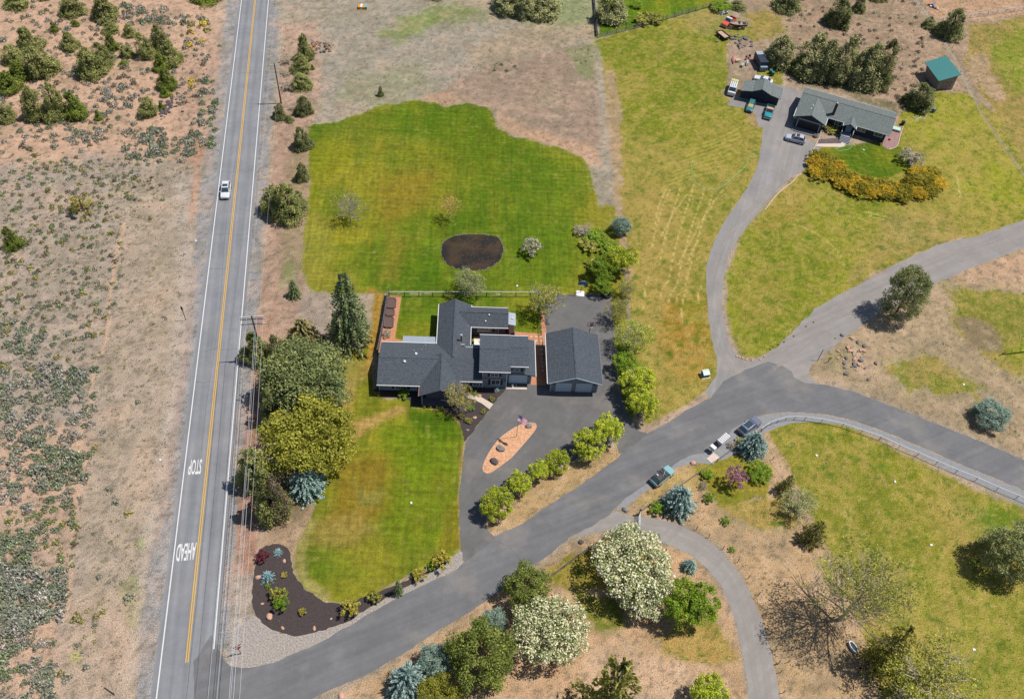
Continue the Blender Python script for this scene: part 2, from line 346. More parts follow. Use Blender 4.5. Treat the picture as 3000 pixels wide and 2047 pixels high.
STROKES = [  # worn lines of real ground: footpath, gravel shoulders, dry windrows
 ([(285,505),(272,550),(260,590),(255,640),(247,690),(246,730),(240,775),(232,800),(218,810),(212,850),(205,915),(190,955),(179,1005),(175,1060),(172,1130),(170,1180),(162,1240),(160,1330),(150,1400)], (222,178,142), 5, .9, 0),
 ([(470,20),(500,200),(485,300),(470,400)], (206,164,138), 6, .4, 0),
 ([(2066,-40),(2080,5),(2115,50),(2180,160),(2230,260),(2290,350),(2340,420)], (184,170,150), 6, .8, 0),
 ([(1753,1043),(1790,1098),(1868,1232),(1893,1272),(1966,1400),(1994,1428)], (200,166,142), 6, .7, 0),
 ([(1790,508),(1820,514),(1850,528),(1880,548),(1900,568),(1912,586),(1918,610)], (214,196,130), 2.4, .8, 2),
 ([(1960,480),(2010,492),(2020,495)], (214,200,140), 2, .7, 2),
 ([(1975,490),(2010,500)], (210,196,140), 2, .6, 2),
 ([(2170,400),(2176,420),(2180,450)], (222,206,150), 3, .8, 2),
 ([(1980,840),(1945,800),(1940,780)], (214,176,148), 5, .5, 0),
 ([(1052,1010),(1046,1060),(1041,1118),(1043,1190),(1045,1240)], (190,150,100), 4, .8, 0),
]
for k, (x0, y0, x1, y1) in enumerate([(1480,560,1520,430),(1497,600,1545,425),(1515,640,1575,420),(1532,660,1600,425),(1553,655,1618,440),(1500,540,1560,440),(1540,600,1640,430),(1485,520,1510,430),(1497,700,1512,640),(1517,700,1530,655),(1536,690,1545,665),(1548,720,1560,650),(1460,700,1475,620),(1585,690,1592,650),(1560,600,1590,540)]):
    STROKES.append(([(x0,y0),((x0+x1)/2-3,(y0+y1)/2-6),(x1,y1)], (226,202,140), 2.2, .8, 2))
for k in range(9):
    STROKES.append(([(1575-k*9,330+k*12),(1620-k*6,318+k*10),(1680-k*4,290+k*12)], (214,196,118), 2, .5, 2))
for k in range(8):
    r_ = 38+k*13
    STROKES.append(([(1790+r_*math.cos(t), 612+r_*.82*math.sin(t)) for t in np.linspace(-2.2+k*.15, .3+k*.1, 12)], (186,176,82), 2.6, .38, 2))
    STROKES.append(([(1540+(60+k*17)*math.cos(t), 240+(50+k*15)*math.sin(t)) for t in np.linspace(-1.5, .9, 12)], (176,166,84), 3, .35, 2))

PAT.append(([(1650,92),(1700,84),(1716,120),(1722,200),(1716,236),(1664,238),(1640,214),(1650,180)], (172,144,126), 6, 5, .9, 0))
PAT.append(([(1690,252),(1728,262),(1722,292),(1706,284)], (176,134,92), 4, 4, .85, 0))
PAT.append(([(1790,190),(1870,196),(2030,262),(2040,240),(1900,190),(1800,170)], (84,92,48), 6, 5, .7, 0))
PAT.append(([(515,0),(505,100),(492,200),(470,350),(455,430),(437,600),(418,790),(398,930),(375,1100),(350,1230),(330,1340),(318,1430),(306,1620),(372,1620),(400,1190),(450,793),(546,0),(560,-120),(530,-120)], (166,160,156), 4, 3, 1, 0))
PAT.append(([(437,600),(418,790),(398,930),(375,1100),(350,1230),(360,1230),(390,1100),(412,930),(430,790),(448,600)], (190,160,142), 5, 3, .7, 0))
PAT.append(([(610,0),(637,-60),(634,0),(631,90),(622,200),(612,330),(600,480),(585,700),(572,850),(556,980),(540,1130),(530,1300),(522,1420),(520,1470),(486,1472),(509,1190),(541,793)], (158,154,152), 4, 2.5, 1, 0))

def build_ground():
    xs = np.concatenate([[-900,-500,-260], np.arange(-141, 146, .38), [260,500,900]])
    ys = np.concatenate([[-700,-300,-80], np.arange(24, 250, .38), [360,600,1100]])
    X, Y = np.meshgrid(xs, ys); nx = len(xs)
    # overview coordinates of every vertex, with a wobble so the edges of the cover are ragged
    v0 = X*CM[0][0]+Y*CM[0][1]-H*CM[0][2]; v1 = X*CM[1][0]+Y*CM[1][1]-H*CM[1][2]; v2 = X*CM[2][0]+Y*CM[2][1]-H*CM[2][2]
    v2 = np.maximum(v2, 20)
    U = (1500+FPX*v0/v2)/SD; W = (1023.5+FPX*v1/v2)/SD
    wob = (fbm(X*.35, Y*.35, 5)-.5); wob2 = (fbm(X*1.3+50, Y*1.3, 9)-.5)
    C = np.zeros(X.shape+(3,)); C[:] = lin((184,160,134)); Z = np.zeros(X.shape, np.int32)
    def mixin(a, c, zone):
        nonlocal C
        C = C*(1-a[..., None])+np.array(lin(c))*a[..., None]; Z[a > .5] = zone
    for poly, c, soft, rag, k, zone in PAT:
        P = np.array(poly); m = 40
        sel = (U > P[:,0].min()-m) & (U < P[:,0].max()+m) & (W > P[:,1].min()-m) & (W < P[:,1].max()+m)
        sd = poly_sd(U[sel], W[sel], poly)+wob[sel]*rag*2.2+wob2[sel]*rag*1.1
        a = np.zeros(X.shape); a[sel] = np.clip(.5+sd/(2*soft+.01), 0, 1); a = a*a*(3-2*a)*k
        mixin(a, c, zone)
    lawn = Z == 1; past = Z == 2
    # natural mottling: lush and thirsty grass, bare and tufted soil
    hx = (X-HO.x)*math.cos(YH)+(Y-HO.y)*math.sin(YH); hy = -(X-HO.x)*math.sin(YH)+(Y-HO.y)*math.cos(YH)
    g1 = fbm(X*.055, Y*.055, 21); g2 = fbm(hx*.28, hy*.07, 22); g3 = fbm(hx*.07, hy*.3, 23); g4 = fbm(X*.5, Y*.5, 24)
    def tone(mask, sig, c, k):
        nonlocal C
        a = np.clip(sig, 0, 1)*k*mask; C = C*(1-a[..., None])+np.array(lin(c))*a[..., None]
    green = lawn*1.0
    rear = green*np.clip(poly_sd(U, W, LAWN_REAR)/30+.1, 0, 1)
    tone(rear, 1-np.abs(U-1060)/300+(g1-.5)*1.2, (98,132,22), .75)                      # lush middle
    tone(green, (g1-.5)*6, (88,124,20), .65)
    tone(green, (.5-g1)*6, (176,164,56), .6)
    tone(green, (g2-.52)*6, (84,122,22), .45); tone(green, (.46-g2)*5, (160,160,44), .35)
    tone(green, (g3-.54)*6, (100,136,24), .35); tone(green, (g4-.58)*4, (176,168,72), .35)
    for poly, c, soft, k in [
      ([(690,480),(740,480),(760,560),(730,640),(690,640)], (172,168,84), 16, .5), ([(700,330),(780,300),(800,360),(730,420),(700,440)], (160,160,40), 20, .6),
      ([(860,400),(1000,380),(960,470),(880,520),(850,480)], (160,140,52), 26, .7), ([(880,520),(925,540),(905,640),(860,640)], (168,150,60), 16, .5),
      ([(745,285),(830,270),(835,330),(770,330)], (124,136,48), 14, .5), ([(990,290),(1120,260),(1180,330),(1100,400),(980,380)], (108,132,22), 30, .6),
      ([(1180,360),(1290,360),(1330,520),(1300,600),(1180,480)], (112,140,30), 30, .6), ([(940,560),(990,540),(1010,640),(940,660)], (92,134,24), 20, .6),
      ([(1160,520),(1290,500),(1300,650),(1160,660)], (100,136,24), 20, .6), ([(690,600),(800,620),(820,665),(700,665)], (166,158,66), 12, .7),
      ([(836,650),(875,668),(862,760),(846,850),(820,850),(838,740)], (196,152,80), 7, .9), ([(770,800),(822,790),(846,850),(800,880),(780,860)], (180,164,96), 12, .6),
      ([(768,850),(800,860),(800,900),(770,905)], (200,170,120), 10, .6), ([(790,960),(830,945),(910,920),(925,928),(870,955),(820,985),(800,1010)], (204,168,112), 8, .9),
      ([(765,905),(800,900),(800,960),(790,1000),(775,960)], (196,162,110), 10, .5), ([(930,925),(1030,940),(1046,990),(1000,1010),(930,960)], (72,116,16), 14, .85),
      ([(870,960),(1030,980),(1035,1080),(920,1090),(860,1030)], (118,150,20), 26, .7), ([(780,1040),(880,1030),(890,1160),(800,1200),(740,1190)], (158,132,50), 22, .75),
      ([(710,1180),(810,1160),(860,1200),(800,1240),(700,1240)], (186,158,96), 18, .6), ([(810,1115),(870,1110),(860,1145),(815,1150)], (156,156,90), 12, .6),
      ([(880,1090),(1030,1080),(1035,1220),(900,1260),(870,1180)], (122,146,26), 24, .6), ([(1010,1160),(1043,1120),(1044,1240),(990,1260),(1000,1210)], (160,144,48), 14, .6),
      ([(690,1180),(720,1180),(690,1250),(700,1310),(750,1350),(740,1368),(690,1335),(668,1290),(672,1230)], (186,172,118), 9, .8),
      ([(1310,510),(1345,500),(1350,560),(1320,560)], (170,160,112), 8, .6), ([(1305,440),(1330,440),(1330,470),(1305,472)], (84,122,24), 6, .5),
      ([(983,535),(1075,518),(1160,530),(1165,600),(1130,625),(1020,622),(985,590)], (122,142,36), 8, .6),
      ([(860,900),(940,905),(935,925),(860,905)], (120,140,40), 6, .5),]:
        sd = poly_sd(U, W, poly)+wob*18+wob2*10; a = np.clip(.5+sd/(2*soft), 0, 1); a = a*a*(3-2*a)*k*lawn
        C = C*(1-a[..., None])+np.array(lin(c))*a[..., None]
    fine = fbm(hx*1.9, hy*1.9, 31, 3)
    pg = past*1.0
    tone(pg, (g1-.5)*6, (122,138,36), .45); tone(pg, (.5-g1)*6, (186,164,98), .5)
    tone(pg, (g4-.53)*8, (192,168,108), .36); tone(pg, (.46-g4)*8, (112,128,38), .36); tone(pg, (fine-.56)*8, (204,178,118), .45); tone(pg, (.4-fine)*9, (98,118,36), .45)
    g7 = fbm(X*1.1+90, Y*1.1, 77, 3); tone(pg, (g7-.68)*12, (84,124,40), .7); tone(green, (g7-.70)*10, (168,160,92), .5); tone(green, (.36-fine)*8, (84,112,20), .35)
    dg = (Z == 0)*1.0
    n5 = fbm(X*.16, Y*.16, 41); n6 = fbm(X*.9, Y*.9, 42); n7 = fbm(X*2.2, Y*2.2, 43, 2)
    tone(dg, (n5-.52)*5, (150,134,104), .35); tone(dg, (.46-n5)*5, (214,176,146), .35)
    tone(dg, (n6-.55)*8, (138,124,102), .34); tone(dg, (.43-n6)*8, (222,190,160), .28); tone(dg, (n7-.60)*8, (106,98,80), .5)
    for pts, c, w, k, zone in STROKES:
        P = np.array(pts); m = w*3
        sel = (U > P[:,0].min()-m) & (U < P[:,0].max()+m) & (W > P[:,1].min()-m) & (W < P[:,1].max()+m)
        a = np.zeros(X.shape); a[sel] = np.clip(1.3-(line_d(U[sel]+wob[sel]*5, W[sel]+wob2[sel]*4, pts))/w*1.6, 0, 1)*k*(.55+.9*fine[sel])
        a = np.clip(a, 0, 1); C = C*(1-a[..., None])+np.array(lin(c))*a[..., None]
    Ca = C.reshape(-1, 3)/KB*np.where(Z == 1, .74, np.where(Z == 2, .83, 1.0)).reshape(-1, 1)*np.where((Z == 0)[..., None], np.array([.935, .975, 1.02]), np.array([1.02, .985, .76])).reshape(-1, 3)
    V = np.stack([X, Y, np.zeros(X.shape)], -1).reshape(-1, 3)
    i = np.arange(X.size).reshape(X.shape)
    F = np.stack([i[:-1,:-1], i[:-1,1:], i[1:,1:], i[1:,:-1]], -1).reshape(-1, 4)
    fz = Z[:-1,:-1].ravel()
    out = []
    for z, nm in ((0, 'ground'), (1, 'lawn'), (2, 'meadow')):
        sel = F[fz == z]; used, inv = np.unique(sel, return_inverse=True)
        me = np_mesh(nm, V[used], inv.reshape(-1, 4), Ca[used]); out.append((nm, me))
    return out, (X, Y, Z, U, W)
def ground_mat(name, spk, amt, s2, amt2, bump, mow=0):
    m, nt, b = material(name)
    at = nt.nodes.new('ShaderNodeAttribute'); at.attribute_name = 'Col'
    geo = nt.nodes.new('ShaderNodeNewGeometry'); last = None; hs = None
    for i, (s_, a_, d_) in enumerate(((spk, amt, 3), (s2, amt2, 4), (.35, .10, 3))):
        n = nt.nodes.new('ShaderNodeTexNoise'); n.inputs['Scale'].default_value = s_; n.inputs['Detail'].default_value = d_
        nt.links.new(geo.outputs['Position'], n.inputs['Vector'])
        r = nt.nodes.new('ShaderNodeMapRange'); r.inputs[1].default_value = .32; r.inputs[2].default_value = .68
        r.inputs[3].default_value = 1-a_; r.inputs[4].default_value = 1+a_; nt.links.new(n.outputs[0], r.inputs[0])
        if last is None: last = r.outputs[0]; hs = n
        else:
            mu = nt.nodes.new('ShaderNodeMath'); mu.operation = 'MULTIPLY'
            nt.links.new(last, mu.inputs[0]); nt.links.new(r.outputs[0], mu.inputs[1]); last = mu.outputs[0]
    for ang in ((YH, YH+math.pi/2) if mow else ()):
        mp = nt.nodes.new('ShaderNodeMapping'); mp.vector_type = 'TEXTURE'; mp.inputs['Rotation'].default_value = (0, 0, ang)
        mp.inputs['Scale'].default_value = (14, .85, 1); nt.links.new(geo.outputs['Position'], mp.inputs[0])
        n = nt.nodes.new('ShaderNodeTexNoise'); n.inputs['Scale'].default_value = 1.3; n.inputs['Detail'].default_value = 2; nt.links.new(mp.outputs[0], n.inputs['Vector'])
        r = nt.nodes.new('ShaderNodeMapRange'); r.inputs[1].default_value = .36; r.inputs[2].default_value = .64
        r.inputs[3].default_value = 1-mow; r.inputs[4].default_value = 1+mow; nt.links.new(n.outputs[0], r.inputs[0])
        mu = nt.nodes.new('ShaderNodeMath'); mu.operation = 'MULTIPLY'; nt.links.new(last, mu.inputs[0]); nt.links.new(r.outputs[0], mu.inputs[1]); last = mu.outputs[0]
    sc = nt.nodes.new('ShaderNodeVectorMath'); sc.operation = 'SCALE'
    nt.links.new(at.outputs['Color'], sc.inputs[0]); nt.links.new(last, sc.inputs['Scale'])
    nt.links.new(sc.outputs[0], b.inputs['Base Color']); b.inputs['Roughness'].default_value = .95
    b.inputs['Specular IOR Level'].default_value = .1
    bp = nt.nodes.new('ShaderNodeBump'); bp.inputs['Strength'].default_value = bump; bp.inputs['Distance'].default_value = .12
    nt.links.new(hs.outputs[0], bp.inputs['Height']); nt.links.new(bp.outputs[0], b.inputs['Normal'])
    return m
_gm, GRID = build_ground()
gmats = {'ground': ground_mat('dry_earth', 5.5, .36, 15, .34, .8), 'lawn': ground_mat('mown_grass', 5.0, .26, 1.1, .2, .35, .10),
         'meadow': ground_mat('rough_grass', 4.6, .38, 12, .34, .8)}
for nm, me in _gm:
    o = link(nm, me, gmats[nm]); o['kind'] = 'structure'

# ------------------------------------------------------------------ roads
def road_mat(name, c, track=None, streak=None, grain=.12, patch=.10, dust=.32):
    m, nt, b = material(name); geo = nt.nodes.new('ShaderNodeNewGeometry'); last = None
    def mul(x):
        nonlocal last
        if last is None: last = x; return
        mu = nt.nodes.new('ShaderNodeMath'); mu.operation = 'MULTIPLY'; nt.links.new(last, mu.inputs[0]); nt.links.new(x, mu.inputs[1]); last = mu.outputs[0]
    def noise(vec, s, a, d=4, lo=.3, hi=.7):
        n = nt.nodes.new('ShaderNodeTexNoise'); n.inputs['Scale'].default_value = s; n.inputs['Detail'].default_value = d
        nt.links.new(vec, n.inputs['Vector'])
        r = nt.nodes.new('ShaderNodeMapRange'); r.inputs[1].default_value = lo; r.inputs[2].default_value = hi
        r.inputs[3].default_value = 1-a; r.inputs[4].default_value = 1+a; nt.links.new(n.outputs[0], r.inputs[0]); mul(r.outputs[0])
    noise(geo.outputs['Position'], 9, grain, 5); noise(geo.outputs['Position'], .22, patch, 4); noise(geo.outputs['Position'], 1.1, patch*.5, 4)
    if streak:                               # long wear streaks along the direction of travel (angle)
        mp = nt.nodes.new('ShaderNodeMapping'); mp.vector_type = 'TEXTURE'; mp.inputs['Rotation'].default_value = (0, 0, streak[0])
        mp.inputs['Scale'].default_value = (28, 1, 1); nt.links.new(geo.outputs['Position'], mp.inputs[0])
        noise(mp.outputs[0], streak[2] if len(streak) > 2 else 1.1, streak[1], 4)
    if track:                                # wheel tracks: a sine across the lanes
        o_, ang, lane = track
        dp = nt.nodes.new('ShaderNodeVectorMath'); dp.operation = 'DOT_PRODUCT'; dp.inputs[1].default_value = (-math.sin(ang), math.cos(ang), 0)
        nt.links.new(geo.outputs['Position'], dp.inputs[0])
        a_ = nt.nodes.new('ShaderNodeMath'); a_.operation = 'SUBTRACT'; a_.inputs[1].default_value = o_; nt.links.new(dp.outputs['Value'], a_.inputs[0])
        k_ = nt.nodes.new('ShaderNodeMath'); k_.operation = 'MULTIPLY'; k_.inputs[1].default_value = 4*math.pi/lane; nt.links.new(a_.outputs[0], k_.inputs[0])
        c_ = nt.nodes.new('ShaderNodeMath'); c_.operation = 'COSINE'; nt.links.new(k_.outputs[0], c_.inputs[0])
        r = nt.nodes.new('ShaderNodeMapRange'); r.inputs[1].default_value = -1; r.inputs[2].default_value = 1
        r.inputs[3].default_value = 1.07; r.inputs[4].default_value = .93; nt.links.new(c_.outputs[0], r.inputs[0]); mul(r.outputs[0])
    sc = nt.nodes.new('ShaderNodeVectorMath'); sc.operation = 'SCALE'; sc.inputs[0].default_value = c
    nt.links.new(last, sc.inputs['Scale'])
    dn = nt.nodes.new('ShaderNodeTexNoise'); dn.inputs['Scale'].default_value = .13; dn.inputs['Detail'].default_value = 7; dn.inputs['Roughness'].default_value = .62
    nt.links.new(geo.outputs['Position'], dn.inputs['Vector'])
    dr = nt.nodes.new('ShaderNodeMapRange'); dr.inputs[1].default_value = .52; dr.inputs[2].default_value = .8; dr.inputs[3].default_value = 0; dr.inputs[4].default_value = dust; nt.links.new(dn.outputs[0], dr.inputs[0])
    dm = nt.nodes.new('ShaderNodeMix'); dm.data_type = 'RGBA'; nt.links.new(dr.outputs[0], dm.inputs['Factor']); nt.links.new(sc.outputs[0], dm.inputs['A']); dm.inputs['B'].default_value = (*alb((205, 186, 166)), 1)
    nt.links.new(dm.outputs['Result'], b.inputs['Base Color'])
    b.inputs['Roughness'].default_value = .9; b.inputs['Specular IOR Level'].default_value = .2
    return m
HW0, HW1 = D(579, 0), D(456.3, 1190); HWD = (HW1-HW0).normalized(); HWN = Vector((-HWD.y, HWD.x, 0))  # HWN points east
if HWN.x < 0: HWN = -HWN
HWA = math.atan2(HWD.y, HWD.x)
def hw(s, t, z=0): p = HW0+HWD*s+HWN*t; return Vector((p.x, p.y, z))
def lane_t(px): q = D(*px)-HW0; return q.dot(HWN)
WL = (lane_t((547.5,0))+lane_t((451.6,793))+lane_t((404.4,1190)))/3; WR = (lane_t((610.4,0))+lane_t((541,793))+lane_t((509,1190)))/3
s_end = (D(424,1503)-HW0).dot(HWD); s_wr = (D(486,1472)-HW0).dot(HWD)
a_hw = road_mat('worn_asphalt', alb((143,144,148)), (HW0.dot(Vector((-math.sin(HWA), math.cos(HWA), 0))), HWA, 3.45), (HWA, .09, 1.4), dust=.15)
sheet('highway', [hw(-160, WL-.75), hw(190, WL-.75), hw(190, WR+.55), hw(-160, WR+.55)], .012, a_hw, jitter=.05, sub=1.2)
a_sr = road_mat('side_road_asphalt', alb((121,121,123)), None, (math.radians(28), .11, .9), .13, .1)
SR = [(480,1440),(496,1471),(507,1495),(522,1510),(550,1515),(581,1513),(621,1502),(731,1455),(821,1402),(898,1357),(981,1317),(1031,1295),(1043,1285),(1060,1268),(1121,1217),(1187,1188),(1249,1143),(1322,1097),(1377,1057),(1402,1039),(1417,1019),(1472,980.5),(1507,965),(1562,928),(1612,903),(1632,880),(1642,865),(1690,840),(1743,820),(1776,830),(1797,843),(1801,855),(1826,868),(1876,874),(1943,890),(1993,910),(2068,938),(2143,968),(2218,998),(2324,1043),(2420,1085),(2420,1158),(2324,1110),(2218,1068),(2118,1025),(2043,993),(1993,973),(1943,955),(1893,943),(1843,936),(1793,934),(1743,938),(1727,943),(1694,955.5),(1662,973),(1649,993),(1620,1018),(1597,1028),(1567,1033),(1544,1045.5),(1519,1063),(1464,1100),(1424,1128),(1399,1148),(1382,1168),(1340,1195),(1292,1220),(1262,1245),(1222,1277),(1162,1312),(1121,1352),(1056,1395),(1006,1422),(956,1455),(893,1495),(831,1530),(756,1562),(708,1586),(660,1620),(560,1680),(440,1700),(440,1500)]
sheet('side_road', Ds(*SR), .016, a_sr, jitter=.09, sub=.9)
a_dr = road_mat('driveway_asphalt', alb((115,113,112)), None, (math.radians(60), .06), .14, .12, .3)
DR = [(1055,1276),(1047,1268),(1043,1190),(1042,1118),(1049,1068),(1056,1003),(1119,918),(1149,880),(1146,868),(1145,840),(1236,840),(1236,760),(1240,668),(1388,667),(1396,760),(1404,860),(1420,930),(1450,978),(1472,984),(1417,1024),(1405,1030),(1398,1000),(1340,1024),(1260,1064),(1180,1104),(1120,1144),(1103,1180),(1106,1200),(1125,1222)]
sheet('driveway', Ds(*DR), .020, a_dr, jitter=.05, sub=1.0)
a_gr = road_mat('lane_gravel', alb((160,154,149)), None, (math.radians(50), .08), .16, .09)
SDW = [(1372,1176),(1382,1166),(1400,1160),(1440,1172),(1500,1178),(1537,1190),(1587,1212),(1632,1245),(1662,1280),(1687,1315),(1707,1352),(1727,1402),(1743,1452),(1756,1502),(1771,1586),(1782,1680),(1706,1680),(1699,1586),(1694,1540),(1684,1477),(1672,1415),(1657,1370),(1637,1330),(1607,1290),(1562,1255),(1524,1237),(1480,1225),(1440,1215),(1390,1203),(1340,1208),(1298,1222),(1330,1195)]
sheet('south_lane', Ds(*SDW), .012, a_gr, jitter=.08, sub=.9)
# the neighbours' gravel drive and the east lane
ND = [(1632,883),(1612,905),(1600,890),(1626,850),(1628,820),(1618,780),(1608,730),(1603,660),(1602,610),(1616,560),(1640,510),(1672,462),(1700,420),(1720,375),(1728,330),(1732,290),(1720,285),(1716,262),(1702,248),(1652,240),(1660,222),(1700,214),(1712,180),(1800,200),(1830,212),(1800,290),(1800,310),(1870,330),(1858,340),(1832,385),(1805,395),(1770,425),(1740,455),(1704,500),(1680,530),(1650,590),(1640,640),(1638,690),(1645,740),(1660,790),(1690,822),(1760,800),(1752,822),(1743,822),(1700,842),(1660,862)]
sheet('north_lane', Ds(*ND), .008, road_mat('drive_gravel', alb((154,150,147)), None, (math.radians(75), .1), .15, .1), jitter=.1, sub=.9)
EL = [(1690,826),(1743,800),(1760,790),(1801,750),(1851,700),(1900,670),(1985,628),(2043,595),(2130,555),(2220,535),(2324,500),(2420,460),(2420,530),(2324,563),(2230,598),(2130,640),(2060,675),(1990,712),(1940,750),(1880,795),(1840,830),(1835,850),(1850,868),(1876,878),(1826,872),(1790,850),(1743,826),(1700,840)]
sheet('east_lane', Ds(*EL), .010, road_mat('east_lane_gravel', alb((156,150,146)), None, (math.radians(32), .1), .15, .08), jitter=.16, sub=.9)
m, nt, b = material('wheel_wear')                # pale dusty wheel wear, fading out towards both sides
b.inputs['Base Color'].default_value = (*alb((196, 184, 174)), 1); b.inputs['Roughness'].default_value = .95
at = nt.nodes.new('ShaderNodeAttribute'); at.attribute_name = 'Col'; geo = nt.nodes.new('ShaderNodeNewGeometry')
n = nt.nodes.new('ShaderNodeTexNoise'); n.inputs['Scale'].default_value = .8; n.inputs['Detail'].default_value = 6; n.inputs['Roughness'].default_value = .7; nt.links.new(geo.outputs['Position'], n.inputs['Vector'])
r = nt.nodes.new('ShaderNodeMapRange'); r.inputs[1].default_value = .34; r.inputs[2].default_value = .7; r.inputs[3].default_value = .05; r.inputs[4].default_value = .75; nt.links.new(n.outputs[0], r.inputs[0])
mu = nt.nodes.new('ShaderNodeMath'); mu.operation = 'MULTIPLY'; nt.links.new(at.outputs['Color'], mu.inputs[0]); nt.links.new(r.outputs[0], mu.inputs[1])
tb = nt.nodes.new('ShaderNodeBsdfTransparent'); mx = nt.nodes.new('ShaderNodeMixShader'); nt.links.new(mu.outputs[0], mx.inputs[0]); nt.links.new(tb.outputs[0], mx.inputs[1]); nt.links.new(b.outputs[0], mx.inputs[2]); nt.links.new(mx.outputs[0], nt.nodes['Material Output'].inputs[0])
wearM = m
def ruts(cl, w=1.6, z=.022, ww=1.3):
    P = smooth_line([(*D(*p)[:2], 0) for p in cl], 8); L, R = ribbon(P, w)
    for q in (L, R):
        V = []; C = []; k = 5; n = len(q)
        for i, p in enumerate(q):
            d_ = (q[min(i+1, n-1)]-q[max(i-1, 0)]).normalized(); nn = Vector((-d_.y, d_.x, 0)); e_ = min(1, i/4, (n-1-i)/4)
            for j in range(k): s = (j/(k-1)-.5); V.append(tuple(p+nn*s*ww+Vector((0, 0, z)))); C.append([max(0, 1-abs(s)*2)**.8*e_]*3)
        F = [(i*k+j+1, i*k+j, (i+1)*k+j, (i+1)*k+j+1) for i in range(n-1) for j in range(k-1)]
        o = link('wheel_wear', np_mesh('wheel_wear', np.array(V), np.array(F), np.array(C)), wearM); o['kind'] = 'structure'
ruts([(1330,1195),(1425,1190),(1480,1196),(1530,1206),(1590,1236),(1640,1278),(1676,1330),(1700,1390),(1714,1450),(1722,1510),(1732,1570),(1742,1650)])
ruts([(1790,330),(1775,400),(1748,440),(1712,480),(1680,515),(1650,560),(1632,610),(1622,660),(1624,710),(1634,760),(1648,800),(1680,850)], 1.7)
ruts([(1720,850),(1800,790),(1860,735),(1930,690),(2000,655),(2080,618),(2180,580),(2280,548),(2380,510)], 2.0)
for seed, pts in enumerate([[(1300,1165),(1450,1060),(1560,985),(1640,940)],[(1700,880),(1850,900),(2000,950),(2200,1040)],[(1180,1290),(1240,1230),(1330,1160)],[(1560,960),(1600,990)],[(1120,1225),(1160,1245),(1190,1290)]]):
    P = smooth_line([(*D(*p)[:2], 0) for p in pts], 9); rr = random.Random(seed)
    ribbon_mesh('tar_seam', [p+Vector((rr.uniform(-.12, .12), rr.uniform(-.12, .12), 0)) for p in P], .035, .024, mat('crack_fill', alb((100,100,102)), .8), 'structure')
gs_m = mat('shoulder_gravel', alb((176,172,168)), .95, 12, .22, 1.2, .1)
# blue-grey gravel verge along the bend
sheet('gravel_verge', Ds((1640,1000),(1655,975),(1690,958),(1727,945),(1743,940),(1793,936),(1843,938),(1893,945),(1943,957),(1993,975),(2043,995),(2118,1027),(2218,1070),(2324,1112),(2420,1160),(2420,1195),(2324,1148),(2250,1112),(2160,1072),(2080,1030),(2000,992),(1960,978),(1900,962),(1840,956),(1790,962),(1745,978),(1712,1000),(1680,1026),(1650,1040),(1610,1052),(1575,1050),(1535,1062),(1505,1084),(1455,1122),(1414,1156),(1398,1158),(1400,1150),(1424,1128),(1464,1100),(1519,1063),(1544,1045),(1567,1033),(1597,1028),(1620,1018)), .012, mat('blue_gravel', alb((152,151,152)), .95, 11, .2, 1.4, .1), jitter=.08, sub=.8)
# painted lines
wp = mat('white_road_paint', alb((240,238,234), .95), .7, 6, .1); yp = mat('yellow_road_paint', alb((240,186,60), 1.0), .7, 6, .1)
def line(name, t, s0, s1, w, m):
    n = 40; pts = [hw(s0+(s1-s0)*i/n, t) for i in range(n+1)]
    return ribbon_mesh(name, pts, w, .026, m, 'structure')
line('edge_line', WL, -160, 190, .17, wp); line('edge_line', WR, -160, s_wr, .17, wp)
for dt in (-.14, .14): line('centre_line', dt, -160, s_end, .13, yp)
def road_text(txt, s, t, w, h):
    cu = bpy.data.curves.new('t', 'FONT'); cu.body = txt; cu.align_x = 'CENTER'; cu.align_y = 'CENTER'; cu.offset = .018; cu.resolution_u = 3
    o = bpy.data.objects.new('t', cu); COL.objects.link(o); bpy.context.view_layer.update()
    me = bpy.data.meshes.new_from_object(o.evaluated_get(bpy.context.evaluated_depsgraph_get())); bpy.data.objects.remove(o)
    xs = [v.co.x for v in me.vertices]; ys = [v.co.y for v in me.vertices]
    cx, cy = (min(xs)+max(xs))/2, (min(ys)+max(ys))/2; kx, ky = w/(max(xs)-min(xs)), h/(max(ys)-min(ys))
    for v in me.vertices:
        a, b = (v.co.x-cx)*kx, (v.co.y-cy)*ky; q = hw(s+b, t-a); v.co = Vector((q.x, q.y, .027))
    if sum(p.normal.z for p in me.polygons) < 0: me.flip_normals()
    me.materials.clear(); o = link('road_lettering', me, wp); o['kind'] = 'structure'
def st(px, py): q = G(px, py)-HW0; return q.dot(HWD), q.dot(HWN)
s1, t1 = st(571.5, 1367.5); road_text('STOP', s1, t1, 1.95, 2.75)
s2, t2 = st(545.5, 1616); road_text('AHEAD', s2, t2, 2.75, 2.75)
# tar-sealed cracks across and along the highway
tar = mat('tar', alb((92,95,100)), .7)
for i, s in enumerate((14, 33, 52, 69, 88, 97, 117, 124)):
    rr = random.Random(i); pts = [hw(s+rr.uniform(-.35,.35), WL+(WR-WL)*k/9) for k in range(10)]
    ribbon_mesh('tar_seam', pts[:rr.choice((6, 10))], .05, .022, tar, 'structure')
pts = [hw(s, -.9+.25*math.sin(s*.13)) for s in np.arange(60, 140, 2)]
ribbon_mesh('tar_seam', pts, .045, .022, tar, 'structure')
